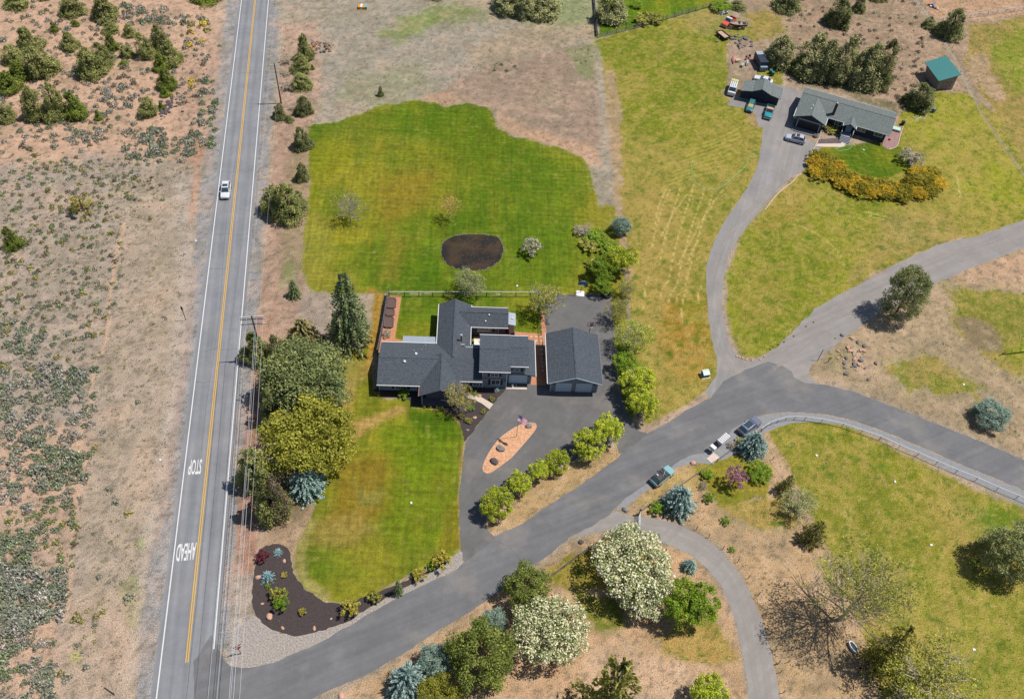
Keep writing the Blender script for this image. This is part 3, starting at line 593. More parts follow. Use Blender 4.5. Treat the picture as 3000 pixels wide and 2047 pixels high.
# ------------------------------------------------------------------ beds, island, paving
mulch = mat('bark_mulch', alb((76,66,64)), .95, 8, .35, 30, .3, bump=.6)
rust = mat('rust_gravel', alb((206,146,108)), .95, 10, .22, 2, .12, bump=.3)
palegr = mat('pea_gravel', alb((172,162,153)), .95, 4.5, .36, 14, .32, bump=.6)
conc = mat('concrete', alb((226,206,190)), .85, 3, .08, 14, .05)
BED = [(611,1236),(638,1234),(653,1243),(661,1262),(662,1285),(671,1310),(691,1335),(721,1355),(740,1366),(775,1368),(810,1360),(838,1350),(868,1338),(895,1330),(925,1316),(958,1300),(985,1288),(1010,1277),(1014,1279),(992,1292),(954,1311),(929,1328),(891,1348),(854,1369),(816,1391),(796,1406),(756,1422),(731,1430),(693,1440),(668,1443),(641,1437),(618,1427),(596,1412),(584,1398),(572,1380),(572,1330),(580,1280),(588,1245)]
sheet('mulch_bed', Ds(*BED), .05, mulch, jitter=.13, sub=.45, drop=.05)
sheet('gravel_strip', Ds((572,1396),(584,1399),(596,1412),(618,1427),(641,1437),(668,1443),(693,1440),(731,1430),(756,1422),(796,1406),(816,1391),(854,1369),(891,1348),(929,1328),(954,1311),(992,1292),(1014,1279),(1030,1262),(1045,1250),(1049,1252),(1049,1270),(1043,1285),(1031,1295),(981,1317),(898,1357),(821,1402),(731,1455),(621,1502),(581,1513),(550,1515),(530,1511),(520,1490),(527,1450),(545,1420)), .010, palegr, jitter=.12, sub=.5)
FB = [(848,884),(858,880),(1146,880),(1150,878),(1149,881),(1119,918),(1056,1002),(1051,985),(1046,963),(1034,945),(1014,930),(985,927),(945,924),(934,920),(930,908),(908,903),(881,903),(858,900)]
sheet('mulch_bed', Ds(*FB), .05, mulch, jitter=.1, sub=.45, drop=.05)
sheet('pebble_bed', Ds((1022,1288),(1030,1262),(1045,1250),(1049,1252),(1049,1268),(1042,1288),(1010,1306),(990,1310)), .03, palegr, jitter=.08, sub=.6)
sheet('concrete_path', Ds((1062,896),(1076,890),(1090,900),(1119,917),(1111,929),(1094,916),(1078,908),(1060,903)), .075, conc, drop=.07)
isl = [(1390,450),(1460,480),(1475,560),(1400,680),(1250,860),(1050,1090),(900,1250),(700,1400),(520,1530),(430,1583),(340,1590),(280,1540),(270,1460),(310,1330),(400,1150),(520,970),(650,810),(800,690),(950,590),(1100,510),(1250,465)]
ip = [G(1380+x/7.737, 1180+y/7.737) for x, y in isl]
ip = smooth_line(ip+[ip[0]], 3)[:-1]
sheet('gravel_island', ip, .07, mat('apricot_gravel', alb((226,172,132)), .95, 5, .38, 18, .3, bump=.5), drop=.06)
edge = mat('concrete_edging', alb((222,176,146)), .9, 6, .1)
ribbon_mesh('island_edging', ip+[ip[0], ip[1]], .14, .085, edge, 'structure')
# side yard, courtyard
sheet('garden_gravel', [HP(-22.9,17.9), HP(-20.4,17.9), HP(-20.9,7.6), HP(-18.4,6.9), HP(-16.9,6.9), HP(-16.9,4.2), HP(-23.4,4.2)], .03, rust)
sheet('garden_gravel', [HP(-6.9,4.0), HP(-6.9,8.7), HP(-1.3,8.7), HP(-1.2,10.2), HP(5.4,9.7), HP(5.4,15.3), HP(6.0,15.3), HP(6.6,7.2), HP(6.6,-1.9), HP(3.2,-1.9), HP(3.2,4.0)], .03, rust)
slab = MB(); slab.box(-6.7, -3.6, 4.3, 8.3, .04, .12); slab.build('patio_slab', conc, None, None)
o = bpy.data.objects['patio_slab']; o.location = HO; o.rotation_euler = (0, 0, YH); o['kind'] = 'structure'
apron = MB(); apron.box(-1.08, 2.55, -2.95, -2.4, .0, .06); apron.box(.55, .8, -2.4, -1.9, .0, .06)
o = apron.build('concrete_apron', conc); o.location = HO; o.rotation_euler = (0, 0, YH); o['kind'] = 'structure'
pv = MB().box(-.23, .23, -.23, .23, .03, .09).mesh('paver')
paver_m = mat('paver', alb((224,190,168)), .9, 8, .12); pv.materials.append(paver_m)
Hh = lambda x, y: G(1340+x/7.737, 960+y/7.737)
path = bpy.data.objects.new('stepping_path', None); COL.objects.link(path); path['kind'] = 'structure'
for x, y in [(1668,205),(1785,210),(1900,212),(1785,303),(1905,306),(1905,500),(1912,605),(1916,692),(1918,785),(1926,880),(1930,978)]:
    q = Hh(x, y); o = link('paver', pv, None, path, q); o.rotation_euler = (0, 0, YH)

# ------------------------------------------------------------------ pond
pm, nt, b = material('pond_water'); b.inputs['Base Color'].default_value = (.034, .020, .013, 1)
n = nt.nodes.new('ShaderNodeTexNoise'); n.inputs['Scale'].default_value = .35; n.inputs['Detail'].default_value = 3
tc = nt.nodes.new('ShaderNodeNewGeometry'); nt.links.new(tc.outputs['Position'], n.inputs['Vector'])
cr = nt.nodes.new('ShaderNodeValToRGB'); cr.color_ramp.elements[0].color = (.016, .013, .010, 1); cr.color_ramp.elements[1].color = (.042, .026, .013, 1)
cr.color_ramp.elements[0].position = .4; cr.color_ramp.elements[1].position = .68
nt.links.new(n.outputs[0], cr.inputs[0]); nt.links.new(cr.outputs[0], b.inputs['Base Color'])
b.inputs['Roughness'].default_value = .22; b.inputs['Specular IOR Level'].default_value = .3
n2 = nt.nodes.new('ShaderNodeTexNoise'); n2.inputs['Scale'].default_value = 3; bp = nt.nodes.new('ShaderNodeBump'); bp.inputs['Strength'].default_value = .08
nt.links.new(n2.outputs[0], bp.inputs['Height']); nt.links.new(bp.outputs[0], b.inputs['Normal'])
pp = [(1690,630),(1720,600),(1790,562),(1900,545),(1990,543),(2080,547),(2180,562),(2225,612),(2242,670),(2235,725),(2200,790),(2100,850),(2000,868),(1870,862),(1760,828),(1705,775),(1683,700)]
PW = [D(581+x/4, 396.6+y/4) for x, y in pp]; PW = smooth_line(PW+[PW[0]], 4)[:-1]
sheet('pond', PW, .03, pm)
rr = random.Random(3); MR = mat('pond_stone', alb((130,126,124)), .9, 5, .3, 18, .2)
def rock_mesh(name, seed, n=1, rough=.28):
    bm = bmesh.new(); bmesh.ops.create_icosphere(bm, subdivisions=n, radius=1); r_ = random.Random(seed)
    for v in bm.verts: v.co *= 1+r_.uniform(-rough, rough)
    me = bpy.data.meshes.new(name); bm.to_mesh(me); bm.free(); return me
stone = [rock_mesh('stone', i) for i in range(4)]
for s_ in stone: s_.materials.append(MR)
rim = bpy.data.objects.new('pond_rim', None); COL.objects.link(rim); rim['label'] = 'irregular ring of grey stones edging the dark pond'; rim['category'] = 'stone edging'
cen = sum(PW, Vector())/len(PW)
per = []
for i, p in enumerate(PW):
    q = PW[(i+1) % len(PW)]; n_ = max(1, round((q-p).length/.42))
    per += [p.lerp(q, k/n_) for k in range(n_)]
for p in per:
    if rr.random() < .3: continue
    q = p+(p-cen).normalized()*rr.uniform(-.05, .22); o = link('stone', rr.choice(stone), None, rim, (q.x, q.y, .04))
    s_ = rr.uniform(.10, .20); o.scale = (s_*1.2, s_, s_*.6); o.rotation_euler = (0, 0, rr.uniform(0, 6))
fl = MB()
for i in range(300):                         # scum and leaves floating on the east half of the pond
    a = rr.uniform(0, 6.28); r_ = math.sqrt(rr.random()); q = cen+Vector((1.6+math.cos(a)*r_*5.0, math.sin(a)*r_*4.2, 0))
    if not (poly_sd(np.array([q.x]), np.array([q.y]), [(p.x, p.y) for p in PW])[0] > .2): continue
    s_ = rr.uniform(.025, .085); t = rr.uniform(0, 3)
    fl.add([(q.x+s_*math.cos(t+k*1.57)*rr.uniform(.5, 1.3), q.y+s_*math.sin(t+k*1.57), .042) for k in range(4)], [(0,1,2,3)])
o = fl.build('floating_leaves', mat('pond_scum', alb((112,108,74)), .8)); tag(o, None, None, None, 'stuff'); o['label'] = 'pale scum and leaves floating on the pond'
trim_w = mat('white_trim', alb((250,250,250), .95), .5)
def hbox(name, x0, x1, y0, y1, z0, z1, m, parent): return MB().box(x0, x1, y0, y1, z0, z1).build(name, m, parent)

# ------------------------------------------------------------------ buildings
def roof_mat(name, c, ax=0):
    m = mat(name, c, .93, 3.4, .42, 1.0, .07, bump=.6, spec=.15, stretch=((1, 2.6, 2.6) if ax == 0 else (2.6, 1, 2.6)))
    nt = m.node_tree; b = nt.nodes['Principled BSDF']; src = b.inputs['Base Color'].links[0].from_socket   # shadow lines of the shingle courses, painted into the base colour
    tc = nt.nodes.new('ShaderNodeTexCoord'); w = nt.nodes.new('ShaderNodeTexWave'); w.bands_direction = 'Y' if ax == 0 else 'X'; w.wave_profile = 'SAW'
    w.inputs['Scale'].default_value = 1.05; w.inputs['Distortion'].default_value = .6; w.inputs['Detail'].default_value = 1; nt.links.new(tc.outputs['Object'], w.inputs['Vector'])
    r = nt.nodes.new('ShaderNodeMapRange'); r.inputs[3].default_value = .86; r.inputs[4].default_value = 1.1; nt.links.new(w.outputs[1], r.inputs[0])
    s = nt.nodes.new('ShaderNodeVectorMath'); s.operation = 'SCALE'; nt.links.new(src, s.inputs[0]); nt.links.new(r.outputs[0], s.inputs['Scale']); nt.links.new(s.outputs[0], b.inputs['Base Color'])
    return m
shEW = roof_mat('charcoal_shingle_ew', alb((90,96,104))); shNS = roof_mat('charcoal_shingle_ns', alb((88,94,102)), 1)
wallM = mat('grey_lap_siding', alb((158,168,178), 1.05), .8, 2, .05, 30, .06, stretch=(1, 1, 9))
wallD = mat('slate_lap_siding', alb((148,160,172), 1.0), .8, 2, .05, 30, .06, stretch=(1, 1, 9))
glass = mat('window_glass', (.02, .035, .045), .06, spec=.8); doorM = mat('garage_door_paint', alb((214,232,246), 1.1), .6, 3, .04)
blackM = mat('black_paint', (.015, .015, .018), .6); gutterM = mat('gutter_white', alb((246,244,244)), .5)
greyM = mat('grey_metal', alb((150,156,160)), .45, metal=.3); galv = mat('galvanised_metal', alb((206,216,224)), .4, 2, .06, metal=.4)
def gable_roof(name, parent, x0, x1, y0, y1, ze, zr, axis, m, t=.16, yr=None, ends=None, wall=None, fascia=gutterM, over=.5, fascia2=None):
    """gable roof over a rectangle; ridge along x (axis 0) or y (axis 1)"""
    mb = MB()
    if axis == 0:
        ym = (y0+y1)/2 if yr is None else yr
        a = [(x0,y0,ze),(x1,y0,ze),(x1,ym,zr),(x0,ym,zr),(x0,y1,ze),(x1,y1,ze)]
    else:
        xm = (x0+x1)/2 if yr is None else yr
        a = [(x0,y1,ze),(x0,y0,ze),(xm,y0,zr),(xm,y1,zr),(x1,y1,ze),(x1,y0,ze)]
    lo = [(p[0], p[1], p[2]-t) for p in a]
    mb.add(a+lo, [(0,1,2,3),(3,2,5,4),(7,6,9,8),(8,9,10,11),(1,0,6,7),(4,5,11,10),(0,3,9,6),(3,4,10,9),(2,1,7,8),(5,2,8,11)])
    r = mb.build(name, m, parent)
    rc = MB(); w = .13                       # ridge cap strip
    if axis == 0: rc.box(x0+.02, x1-.02, ym-w, ym+w, zr-.02, zr+.035)
    else: rc.box(xm-w, xm+w, y0+.02, y1-.02, zr-.02, zr+.035)
    rc.build('ridge_cap', m, r)
    for s in (-1, 1):
        g = MB(); fm = fascia if (s == -1 or fascia2 is None) else fascia2
        if axis == 0: y = y0 if s < 0 else y1; g.box(x0-.02, x1+.02, min(y, y+s*.11), max(y, y+s*.11), ze-.15, ze+.004)
        else: x = x0 if s < 0 else x1; g.box(min(x, x+s*.11), max(x, x+s*.11), y0-.02, y1+.02, ze-.15, ze+.004)
        g.build('gutter', fm, r)
    return r
def gable_wall(name, parent, x0, x1, y0, y1, h, axis, hr, m):
    mb = MB()
    if axis == 0:
        ym = (y0+y1)/2; p = [(x0,y0,0),(x1,y0,0),(x1,y1,0),(x0,y1,0),(x0,y0,h),(x1,y0,h),(x1,y1,h),(x0,y1,h),(x0,ym,hr),(x1,ym,hr)]
        f = [(0,1,5,4),(2,3,7,6),(1,2,6,9,5),(3,0,4,8,7)]
    else:
        xm = (x0+x1)/2; p = [(x0,y0,0),(x1,y0,0),(x1,y1,0),(x0,y1,0),(x0,y0,h),(x1,y0,h),(x1,y1,h),(x0,y1,h),(xm,y0,hr),(xm,y1,hr)]
        f = [(0,1,5,8,4),(2,3,7,9,6),(1,2,6,5),(3,0,4,7)]
    return mb.add(p, f).build(name, m, parent)
def window(parent, x0, x1, z0, z1, y, m_frame=trim_w, shutters=False, mull=1, face=-1, name='window'):
    """window in a wall facing -y (face=-1) of its parent"""
    f = MB(); t = .11; s = face
    for a in ((x0, x1, z1-t, z1), (x0, x1, z0, z0+t), (x0, x0+t, z0+t, z1-t), (x1-t, x1, z0+t, z1-t)):
        f.box(a[0], a[1], min(y, y+s*.07), max(y, y+s*.07), a[2], a[3])
    for k in range(1, mull+1):
        xm = x0+(x1-x0)*k/(mull+1); f.box(xm-.03, xm+.03, min(y, y+s*.06), max(y, y+s*.06), z0+t, z1-t)
    w = f.build(name, m_frame, parent)
    for k in range(mull+1):
        a = x0+t+(x1-x0-2*t)*k/(mull+1); b_ = x0+t+(x1-x0-2*t)*(k+1)/(mull+1)
        MB().box(a+.025, b_-.025, min(y, y+s*.03), max(y, y+s*.03), z0+t, z1-t).build('pane', glass, w)
    if shutters:
        for a in ((x0-.42, x0-.06), (x1+.06, x1+.42)):
            MB().box(a[0], a[1], min(y, y+s*.05), max(y, y+s*.05), z0, z1).build('shutter', blackM, parent)
    return w
def garage_door(parent, x0, x1, y, h=2.15, m=doorM, frame=trim_w):
    d = MB(); t = .1
    d.box(x0-t, x0, y-.06, y, 0, h+t); d.box(x1, x1+t, y-.06, y, 0, h+t); d.box(x0, x1, y-.06, y, h, h+t)
    f = d.build('garage_door', frame, parent)
    for k in range(4): MB().box(x0, x1, y-.035, y+.02, .01+h*k/4, h*(k+1)/4-.015).build('door_panel', m, f)
    return f
def vent(parent, x, y, z, kind=0):
    m = MB()
    if kind == 0: m.tube((x, y, z-.3), (x, y, z+.32), .05, n=6)
    elif kind == 1: m.tube((x, y, z-.2), (x, y, z+.18), .1, n=8).tube((x, y, z+.14), (x, y, z+.3), .26, .16, n=10)
    else: m.box(x-.12, x+.12, y-.12, y+.12, z-.1, z+.22)
    return m.build('roof_vent', trim_w, parent)

house = empty('house', HO, YH, 'grey L-shaped house with charcoal shingle roofs and a two-storey garage end', 'house')
# single storey: long east-west wing, north wing, north-east wing, porch
zl = lambda v: 4.4-.318*abs(v+.15)          # height of the long roof at v
r_long = gable_roof('roof', house, -22.8, -12.2, -4.95, 4.35, 2.9, 4.4, 0, shEW, yr=-.15)
r_mid = MB(); z0_, z1_ = zl(-3.95), zl(4.1)
r_mid.add([(-12.2,-3.95,z0_),(-5.2,-3.95,z0_),(-5.2,-.15,4.4),(-12.2,-.15,4.4),(-12.2,4.1,z1_),(-5.2,4.1,z1_)]+[(-12.2,-3.95,z0_-.16),(-5.2,-3.95,z0_-.16),(-5.2,-.15,4.24),(-12.2,-.15,4.24),(-12.2,4.1,z1_-.16),(-5.2,4.1,z1_-.16)],
          [(0,1,2,3),(3,2,5,4),(7,6,9,8),(8,9,10,11),(1,0,6,7),(4,5,11,10),(2,1,7,8),(5,2,8,11)])
rm = r_mid.build('roof', shEW, house)
MB().box(-9, -5.22, -4.06, -3.952, z0_-.15, z0_).build('gutter', gutterM, rm)
MB().box(-7.1, -5.8, 4.102, 4.2, z1_-.15, z1_).build('gutter', gutterM, rm)
r_n = gable_roof('roof', house, -13.25, -7.4, .3, 13.6, 2.88, 4.43, 1, shNS)
r_ne = gable_roof('roof', house, -9.4, -.75, 8.4, 13.15, 2.86, 4.22, 0, shEW)
r_p = gable_roof('roof', house, -15.7, -8.6, -7.0, .9, 2.86, 4.62, 1, shNS, fascia=mat('porch_fascia', alb((170,110,110)), .6))
gable_wall('wall', house, -22.6, -8.6, -3.9, 3.8, 2.9, 0, 4.2, wallM)
gable_wall('wall', house, -12.7, -7.9, 3.0, 13.1, 2.85, 1, 4.2, wallM)
gable_wall('wall', house, -8.5, -1.2, 8.9, 12.7, 2.8, 0, 4.0, mat('dark_siding', alb((112,108,120)), .8, 3, .08))
hbox('wall', -8.7, -5.2, -2.75, 3.6, 0, 3.3, wallD, house)
gable_wall('wall', house, -14.6, -9.6, -5.4, -2, 2.8, 1, 4.3, mat('porch_wall', alb((110,108,120)), .85, 4, .1))
for x in (-15.2, -9.1): hbox('post', x-.1, x+.1, -6.8, -6.6, 0, 2.75, wallD, house)
hbox('porch_floor', -15.1, -9.0, -6.9, -5.4, .02, .16, mat('porch_boards', alb((112,112,124)), .8), house)
window(house, -20.0, -18.0, .6, 1.3, -3.9, shutters=True); window(house, -17.3, -16.3, .6, 1.3, -3.9, shutters=True)
hbox('trim', -22.66, -22.52, -3.98, -3.9, 0, 2.75, trim_w, house)
window(house, -6.85, -5.55, .55, 1.25, -2.75, shutters=True)
window(house, -6.2, -2.4, 1.0, 2.1, 8.9, mull=2)
# two-storey block
hbox('wall', -5.2, -1.08, -2.77, 4.2, 0, 5.2, wallD, house)
hbox('wall', -1.08, 2.05, -1.59, 4.2, 0, 5.15, wallD, house)
hbox('wall', 2.05, 3.18, -1.585, 5.2, 0, 2.85, wallD, house)
for a in ((-5.26,-5.12,-2.83,-2.77,5.1),(-1.16,-1.02,-2.83,-2.77,5.1),(3.1,3.24,-1.66,-1.59,2.8),(-1.06,-.96,-1.66,-1.595,5.0)): hbox('trim', a[0], a[1], a[2], a[3], 0, a[4], trim_w, house)
hbox('trim', -5.12, -1.16, -2.80, -2.772, 2.62, 2.74, mat('belly_band', alb((96,104,112)), .8), house)
hbox('trim', -.95, 2.04, -1.63, -1.592, 2.6, 2.72, mat('storey_strip', alb((96,104,112)), .8), house)  # darker strip across the wall between the storeys
def block_roof(x0, x1, y0, y1, ze, zr):
    ym = (y0+y1)/2; r = gable_roof('roof', house, x0, x1, y0, y1, ze, zr, 0, shEW)
    return r
block_roof(-5.82, -.56, -3.4, 4.65, 5.3, 6.5); block_roof(-.56, 2.5, -2.12, 4.6, 5.3, 6.3)
MB().add([(-.56,-3.4,5.1),(-.56,4.65,5.1),(-.56,.62,6.4)], [(0,1,2)]).build('wall', wallD, house)
gable_wall('wall', house, -5.19, -1.1, -2.7, 4.15, 5.1, 0, 6.25, wallD); gable_wall('wall', house, -.9, 2.03, -1.5, 4.1, 5.1, 0, 6.1, wallD)
sr = MB(); sr.add([(1.9,-2.28,3.42),(3.86,-2.28,2.9),(3.86,5.65,2.9),(1.9,5.65,3.42),(1.9,-2.28,3.27),(3.86,-2.28,2.75),(3.86,5.65,2.75),(1.9,5.65,3.27)], [(0,1,2,3),(7,6,5,4),(4,5,1,0),(1,5,6,2),(2,6,7,3)])
srr = sr.build('roof', shNS, house); MB().box(3.862, 3.97, -2.3, 5.67, 2.76, 2.9).build('gutter', gutterM, srr)
window(house, -3.9, -2.45, 3.25, 4.05, -2.77, shutters=True); window(house, -3.75, -2.15, .95, 2.4, -2.77, shutters=True)
window(house, -.75, 1.15, 3.4, 4.15, -1.59); hbox('shutter', 1.25, 1.65, -1.65, -1.592, 3.4, 4.15, blackM, house)
garage_door(house, -.5, 2.42, -1.60, 2.2)
for x, z in ((-1.35, 2.1), (2.75, 2.1)): hbox('wall_lamp', x-.08, x+.08, -2.95 if x < 0 else -1.75, -2.84 if x < 0 else -1.67, z, z+.28, blackM, house)
hbox('meter_box', 3.19, 3.42, 2.0, 2.6, .8, 1.9, trim_w, house)
# sheet metal lean-to roofs
ml = MB(); ml.add([(-19.2,4.36,2.7),(-13.2,4.36,2.7),(-13.2,6.3,2.35),(-19.2,6.3,2.35)], [(0,1,2,3)])
for k in range(21): x = -19.2+k*.3; ml.box(x-.012, x+.012, 4.4, 6.28, 2.38, 2.4) if False else None
lt = ml.build('lean_to_roof', galv, house)
for k in range(21):
    x = -19.2+k*.3; MB().add([(x-.02,4.37,2.73),(x+.02,4.37,2.73),(x+.02,6.29,2.38),(x-.02,6.29,2.38)], [(0,1,2,3)]).build('rib', galv, lt)
for x in (-19.1, -16.2, -13.4): hbox('post', x-.06, x+.06, 6.1, 6.22, 0, 2.36, trim_w, house)
mt = MB(); mt.add([(-.74,9.5,2.62),(.62,9.35,2.5),(.62,12.3,2.5),(-.74,12.4,2.62),(-.74,9.5,2.56),(.62,9.35,2.44),(.62,12.3,2.44),(-.74,12.4,2.56)], [(0,1,2,3),(7,6,5,4),(4,5,1,0),(5,6,2,1),(6,7,3,2)])
ht_ = mt.build('awning', galv, house)
for y in (9.5, 12.2): hbox('post', .45, .57, y-.06, y+.06, 0, 2.44, trim_w, ht_)
hbox('deck_screen', -.9, .55, 7.9, 8.0, 0, 1.3, mat('screen_boards', alb((150,130,120)), .8), house)
hbox('deck_screen', .45, .55, 8.0, 9.4, 0, 1.3, bpy.data.materials['screen_boards'], house)
hbox('deck_floor', -1.15, .45, 8.0, 12.6, .04, .2, mat('dark_deck', alb((70,44,36)), .8), house)
# things on the roof
fp = MB(); fp.tube((-9.0, 4.4, 3.6), (-9.0, 4.4, 5.2), .13, n=8)
ch = fp.build('chimney_pipe', mat('dark_flue', (.03, .03, .035), .5), house)
MB().tube((-9.0, 4.4, 5.2), (-9.0, 4.4, 5.42), .26, .2, n=10).build('cap', galv, ch)
MB().box(-9.1, -8.4, 3.4, 3.55, 3.75, 3.9).build('flashing', conc, ch)
for x, y, k in ((-18.4,-.9,1),(-16.6,.9,1),(-17.0,1.7,0),(-15.7,2.0,0),(-15.1,3.4,0),(-8.4,1.4,0),(-4.2,10.3,2),(-4.8,9.3,2),(-7.9,8.1,0),(.05,10.9,2)):
    z = zl(y) if (y < 4.2 and x < -9.5) else (4.43-.53*abs(x+10.3) if x < -6.5 else (2.55 if x > -1 else 4.22-.57*abs(y-10.77)))
    vent(house, x, y, z, k)

garage = empty('garage', HO, YH, 'detached grey double garage with charcoal gable roof and two pale doors', 'garage')
gable_roof('roof', garage, 5.84, 15.18, -3.78, 7.35, 3.05, 4.8, 1, shNS, fascia2=mat('slate_gutter', alb((110,120,134)), .6))
gable_wall('wall', garage, 6.5, 14.57, -3.1, 6.9, 3.0, 1, 4.55, wallD)
for a, b_ in ((7.5, 10.0), (10.95, 13.5)): garage_door(garage, a, b_, -3.1, 2.3)
for x in (6.46, 14.5): hbox('trim', x, x+.12, -3.17, -3.105, 0, 2.95, trim_w, garage)
for x in (7.05, 14.05): hbox('wall_lamp', x-.09, x+.09, -3.28, -3.12, 2.1, 2.4, blackM, garage)
rk = MB()
for s in (-1, 1):                            # pale barge boards along the front gable
    x_e = 10.51+s*4.67; rk.add([(10.51,-3.86,4.8),(x_e,-3.86,3.05),(x_e,-3.86,2.88),(10.51,-3.86,4.62),(10.51,-3.785,4.8),(x_e,-3.785,3.05),(x_e,-3.785,2.88),(10.51,-3.785,4.62)],
       [(0,1,2,3),(7,6,5,4),(0,4,5,1),(3,2,6,7)])
rk.build('barge_board', mat('pale_blue_trim', alb((196,212,222)), .6), garage)
# neighbour's house
nO = Vector((81.08, 167.19, 0)); nT = math.radians(-19.5)
shN = roof_mat('grey_green_shingle', alb((122,129,127))); shN2 = roof_mat('grey_green_shingle_b', alb((127,134,132)), 1)
darkW = mat('dark_slate_siding', alb((62,66,84)), .8, 3, .08)
nh = empty('house', nO, nT, 'dark sided bungalow with grey-green roof and brick chimney at the upper right', 'house')
gable_roof('roof', nh, -21.2, .5, .1, 9.95, 2.8, 4.3, 0, shN, fascia=mat('cream_fascia', alb((190,196,190)), .7))
gable_roof('roof', nh, -21.2, -13.85, -3.2, 4.6, 2.78, 4.25, 1, shN2)
gable_roof('roof', nh, -10.05, -7.15, -1.15, 2.2, 2.75, 3.55, 1, shN2)
gable_wall('wall', nh, -20.8, -.3, .9, 9.3, 2.75, 0, 4.05, darkW)
gable_wall('wall', nh, -20.7, -14.3, -2.7, 1.5, 2.7, 1, 4.0, darkW)
hbox('barge_beam', -21.1, -13.9, -3.34, -3.2, 2.45, 2.62, mat('slate_trim', alb((120,136,156)), .7), nh)
window(nh, -12.0, -10.3, 1.1, 2.4, .9); window(nh, -6.9, -4.9, 1.2, 2.3, .9); window(nh, -2.9, -.9, 1.2, 2.3, .9)
gd = MB(); gd.box(-20.05,-19.93,-2.8,-2.705,0,2.5); gd.box(-14.95,-14.83,-2.8,-2.705,0,2.5); gd.box(-19.93,-14.95,-2.8,-2.705,2.38,2.5)
gdo = gd.build('garage_opening', trim_w, nh); MB().box(-19.92,-14.96,-2.72,-2.702,.0,2.37).build('shade_panel', blackM, gdo)  # flat black sheet stands in for the shade inside the opening
hbox('parapet', -20.7, -14.3, -4.6, -2.8, .02, .14, mat('grey_concrete', alb((120,122,130)), .9), nh)
brick = mat('chimney_brick', alb((84,70,74)), .9, 8, .2)
cm = hbox('chimney', -13.35, -12.75, 1.2, 1.8, 3.2, 6.0, brick, nh); MB().tube((-13.05,1.5,6.0),(-13.05,1.5,6.25),.2,.24,n=8).build('pot', mat('clay_pot', alb((220,190,180)), .8), cm)
st_ = MB()
for k in range(5): st_.box(-9.75, -7.45, -2.3-k*.32, -2.3-(k-1)*.32 if k else -.6, 0, .85-k*.17)
st_.build('steps', mat('grey_deck', alb((150,154,164)), .8), nh)
for x in (-9.9, -7.35): hbox('railing', x, x+.07, -2.0, -.2, .85, 1.75, trim_w, nh)
MB().box(-9.3, -8.0, -.5, .85, .85, 2.7).build('porch_box', mat('pale_blue', alb((120,150,170)), .7), nh)
for x, y in ((-17.9,1.1),(-18.1,-.4)): vent(nh, x, y, 4.0, 2)
for k in range(9): hbox('ridge_light', -18.5+k*2.2, -18.3+k*2.2, 10.0, 10.12, 2.8, 2.92, trim_w, nh)
# garden sheds
sh = empty('shed', Vector((49.71, 184.17, 0)), math.radians(-14), 'dark outbuilding with grey-green gable and side lean-to roof behind two teal vehicles', 'shed')
gable_roof('roof', sh, 2.55, 6.9+.3, -4.0, .85, 2.9, 3.95, 1, shN2, yr=4.7)
MB().add([(7.2,-4.0,2.95),(9.5,-4.1,2.55),(9.5,.6,2.55),(7.2,.85,2.95),(7.2,-4.0,2.83),(9.5,-4.1,2.43),(9.5,.6,2.43),(7.2,.85,2.83)], [(0,1,2,3),(4,7,6,5),(4,5,1,0),(5,6,2,1),(6,7,3,2)]).build('roof', shN2, sh)
MB().add([(-.05,-4.2,2.5),(2.55,-4.0,2.92),(2.55,.85,2.92),(.3,.7,2.55),(-.05,-4.2,2.38),(2.55,-4.0,2.8),(2.55,.85,2.8),(.3,.7,2.43)], [(0,1,2,3),(4,7,6,5),(4,5,1,0),(0,3,7,4),(2,6,7,3)]).build('roof', shN2, sh)
hbox('wall', .2, 2.6, -3.0, .4, 0, 2.4, darkW, sh); gable_wall('wall', sh, 2.6, 7.0, -3.2, .4, 2.8, 1, 3.75, darkW); hbox('wall', 7.0, 9.1, -3.1, .3, 0, 2.4, darkW, sh)
hbox('door', 3.6, 5.9, -3.26, -3.2, 0, 2.1, mat('dark_door', alb((50,56,74)), .7), sh)
gO = Vector((99.32, 192.23, 0)); gs = empty('shed', gO, math.radians(18), 'tall tan shed with flat teal metal roof beside the east fence', 'shed')
tanW = mat('tan_plywood', alb((170,152,140)), .85, 3, .1, 20, .08)
MB().add([(0,-.1,0),(4.4,-.4,0),(4.9,5.6,0),(.4,5.8,0),(-.35,-.35,3.1),(4.5,-.2,3.9),(5.2,6.8,3.9),(.1,6.7,3.1)], [(0,1,5,4),(1,2,6,5),(2,3,7,6),(3,0,4,7)]).build('wall', tanW, gs)
teal = mat('teal_metal_roof', alb((66,136,134)), .5, 1.5, .05, 10, .06)
tr = MB().add([(-1.25,-.9,3.2),(4.85,-.6,4.2),(5.75,7.7,4.2),(-.25,7.35,3.2),(-1.25,-.9,3.08),(4.85,-.6,4.08),(5.75,7.7,4.08),(-.25,7.35,3.08)], [(0,1,2,3),(4,7,6,5),(4,5,1,0),(5,6,2,1),(6,7,3,2),(7,4,0,3)]).build('roof', teal, gs)
MB().box(.6, 4.1, -.62, -.5, .0, .22).build('skid', blackM, gs)
for k in range(6): MB().box(1.0+(k % 3)*1.1, 1.12+(k % 3)*1.1, -.47, -.3, 1.0+1.0*(k//3), 1.14+1.0*(k//3)).build('knot', blackM, gs)
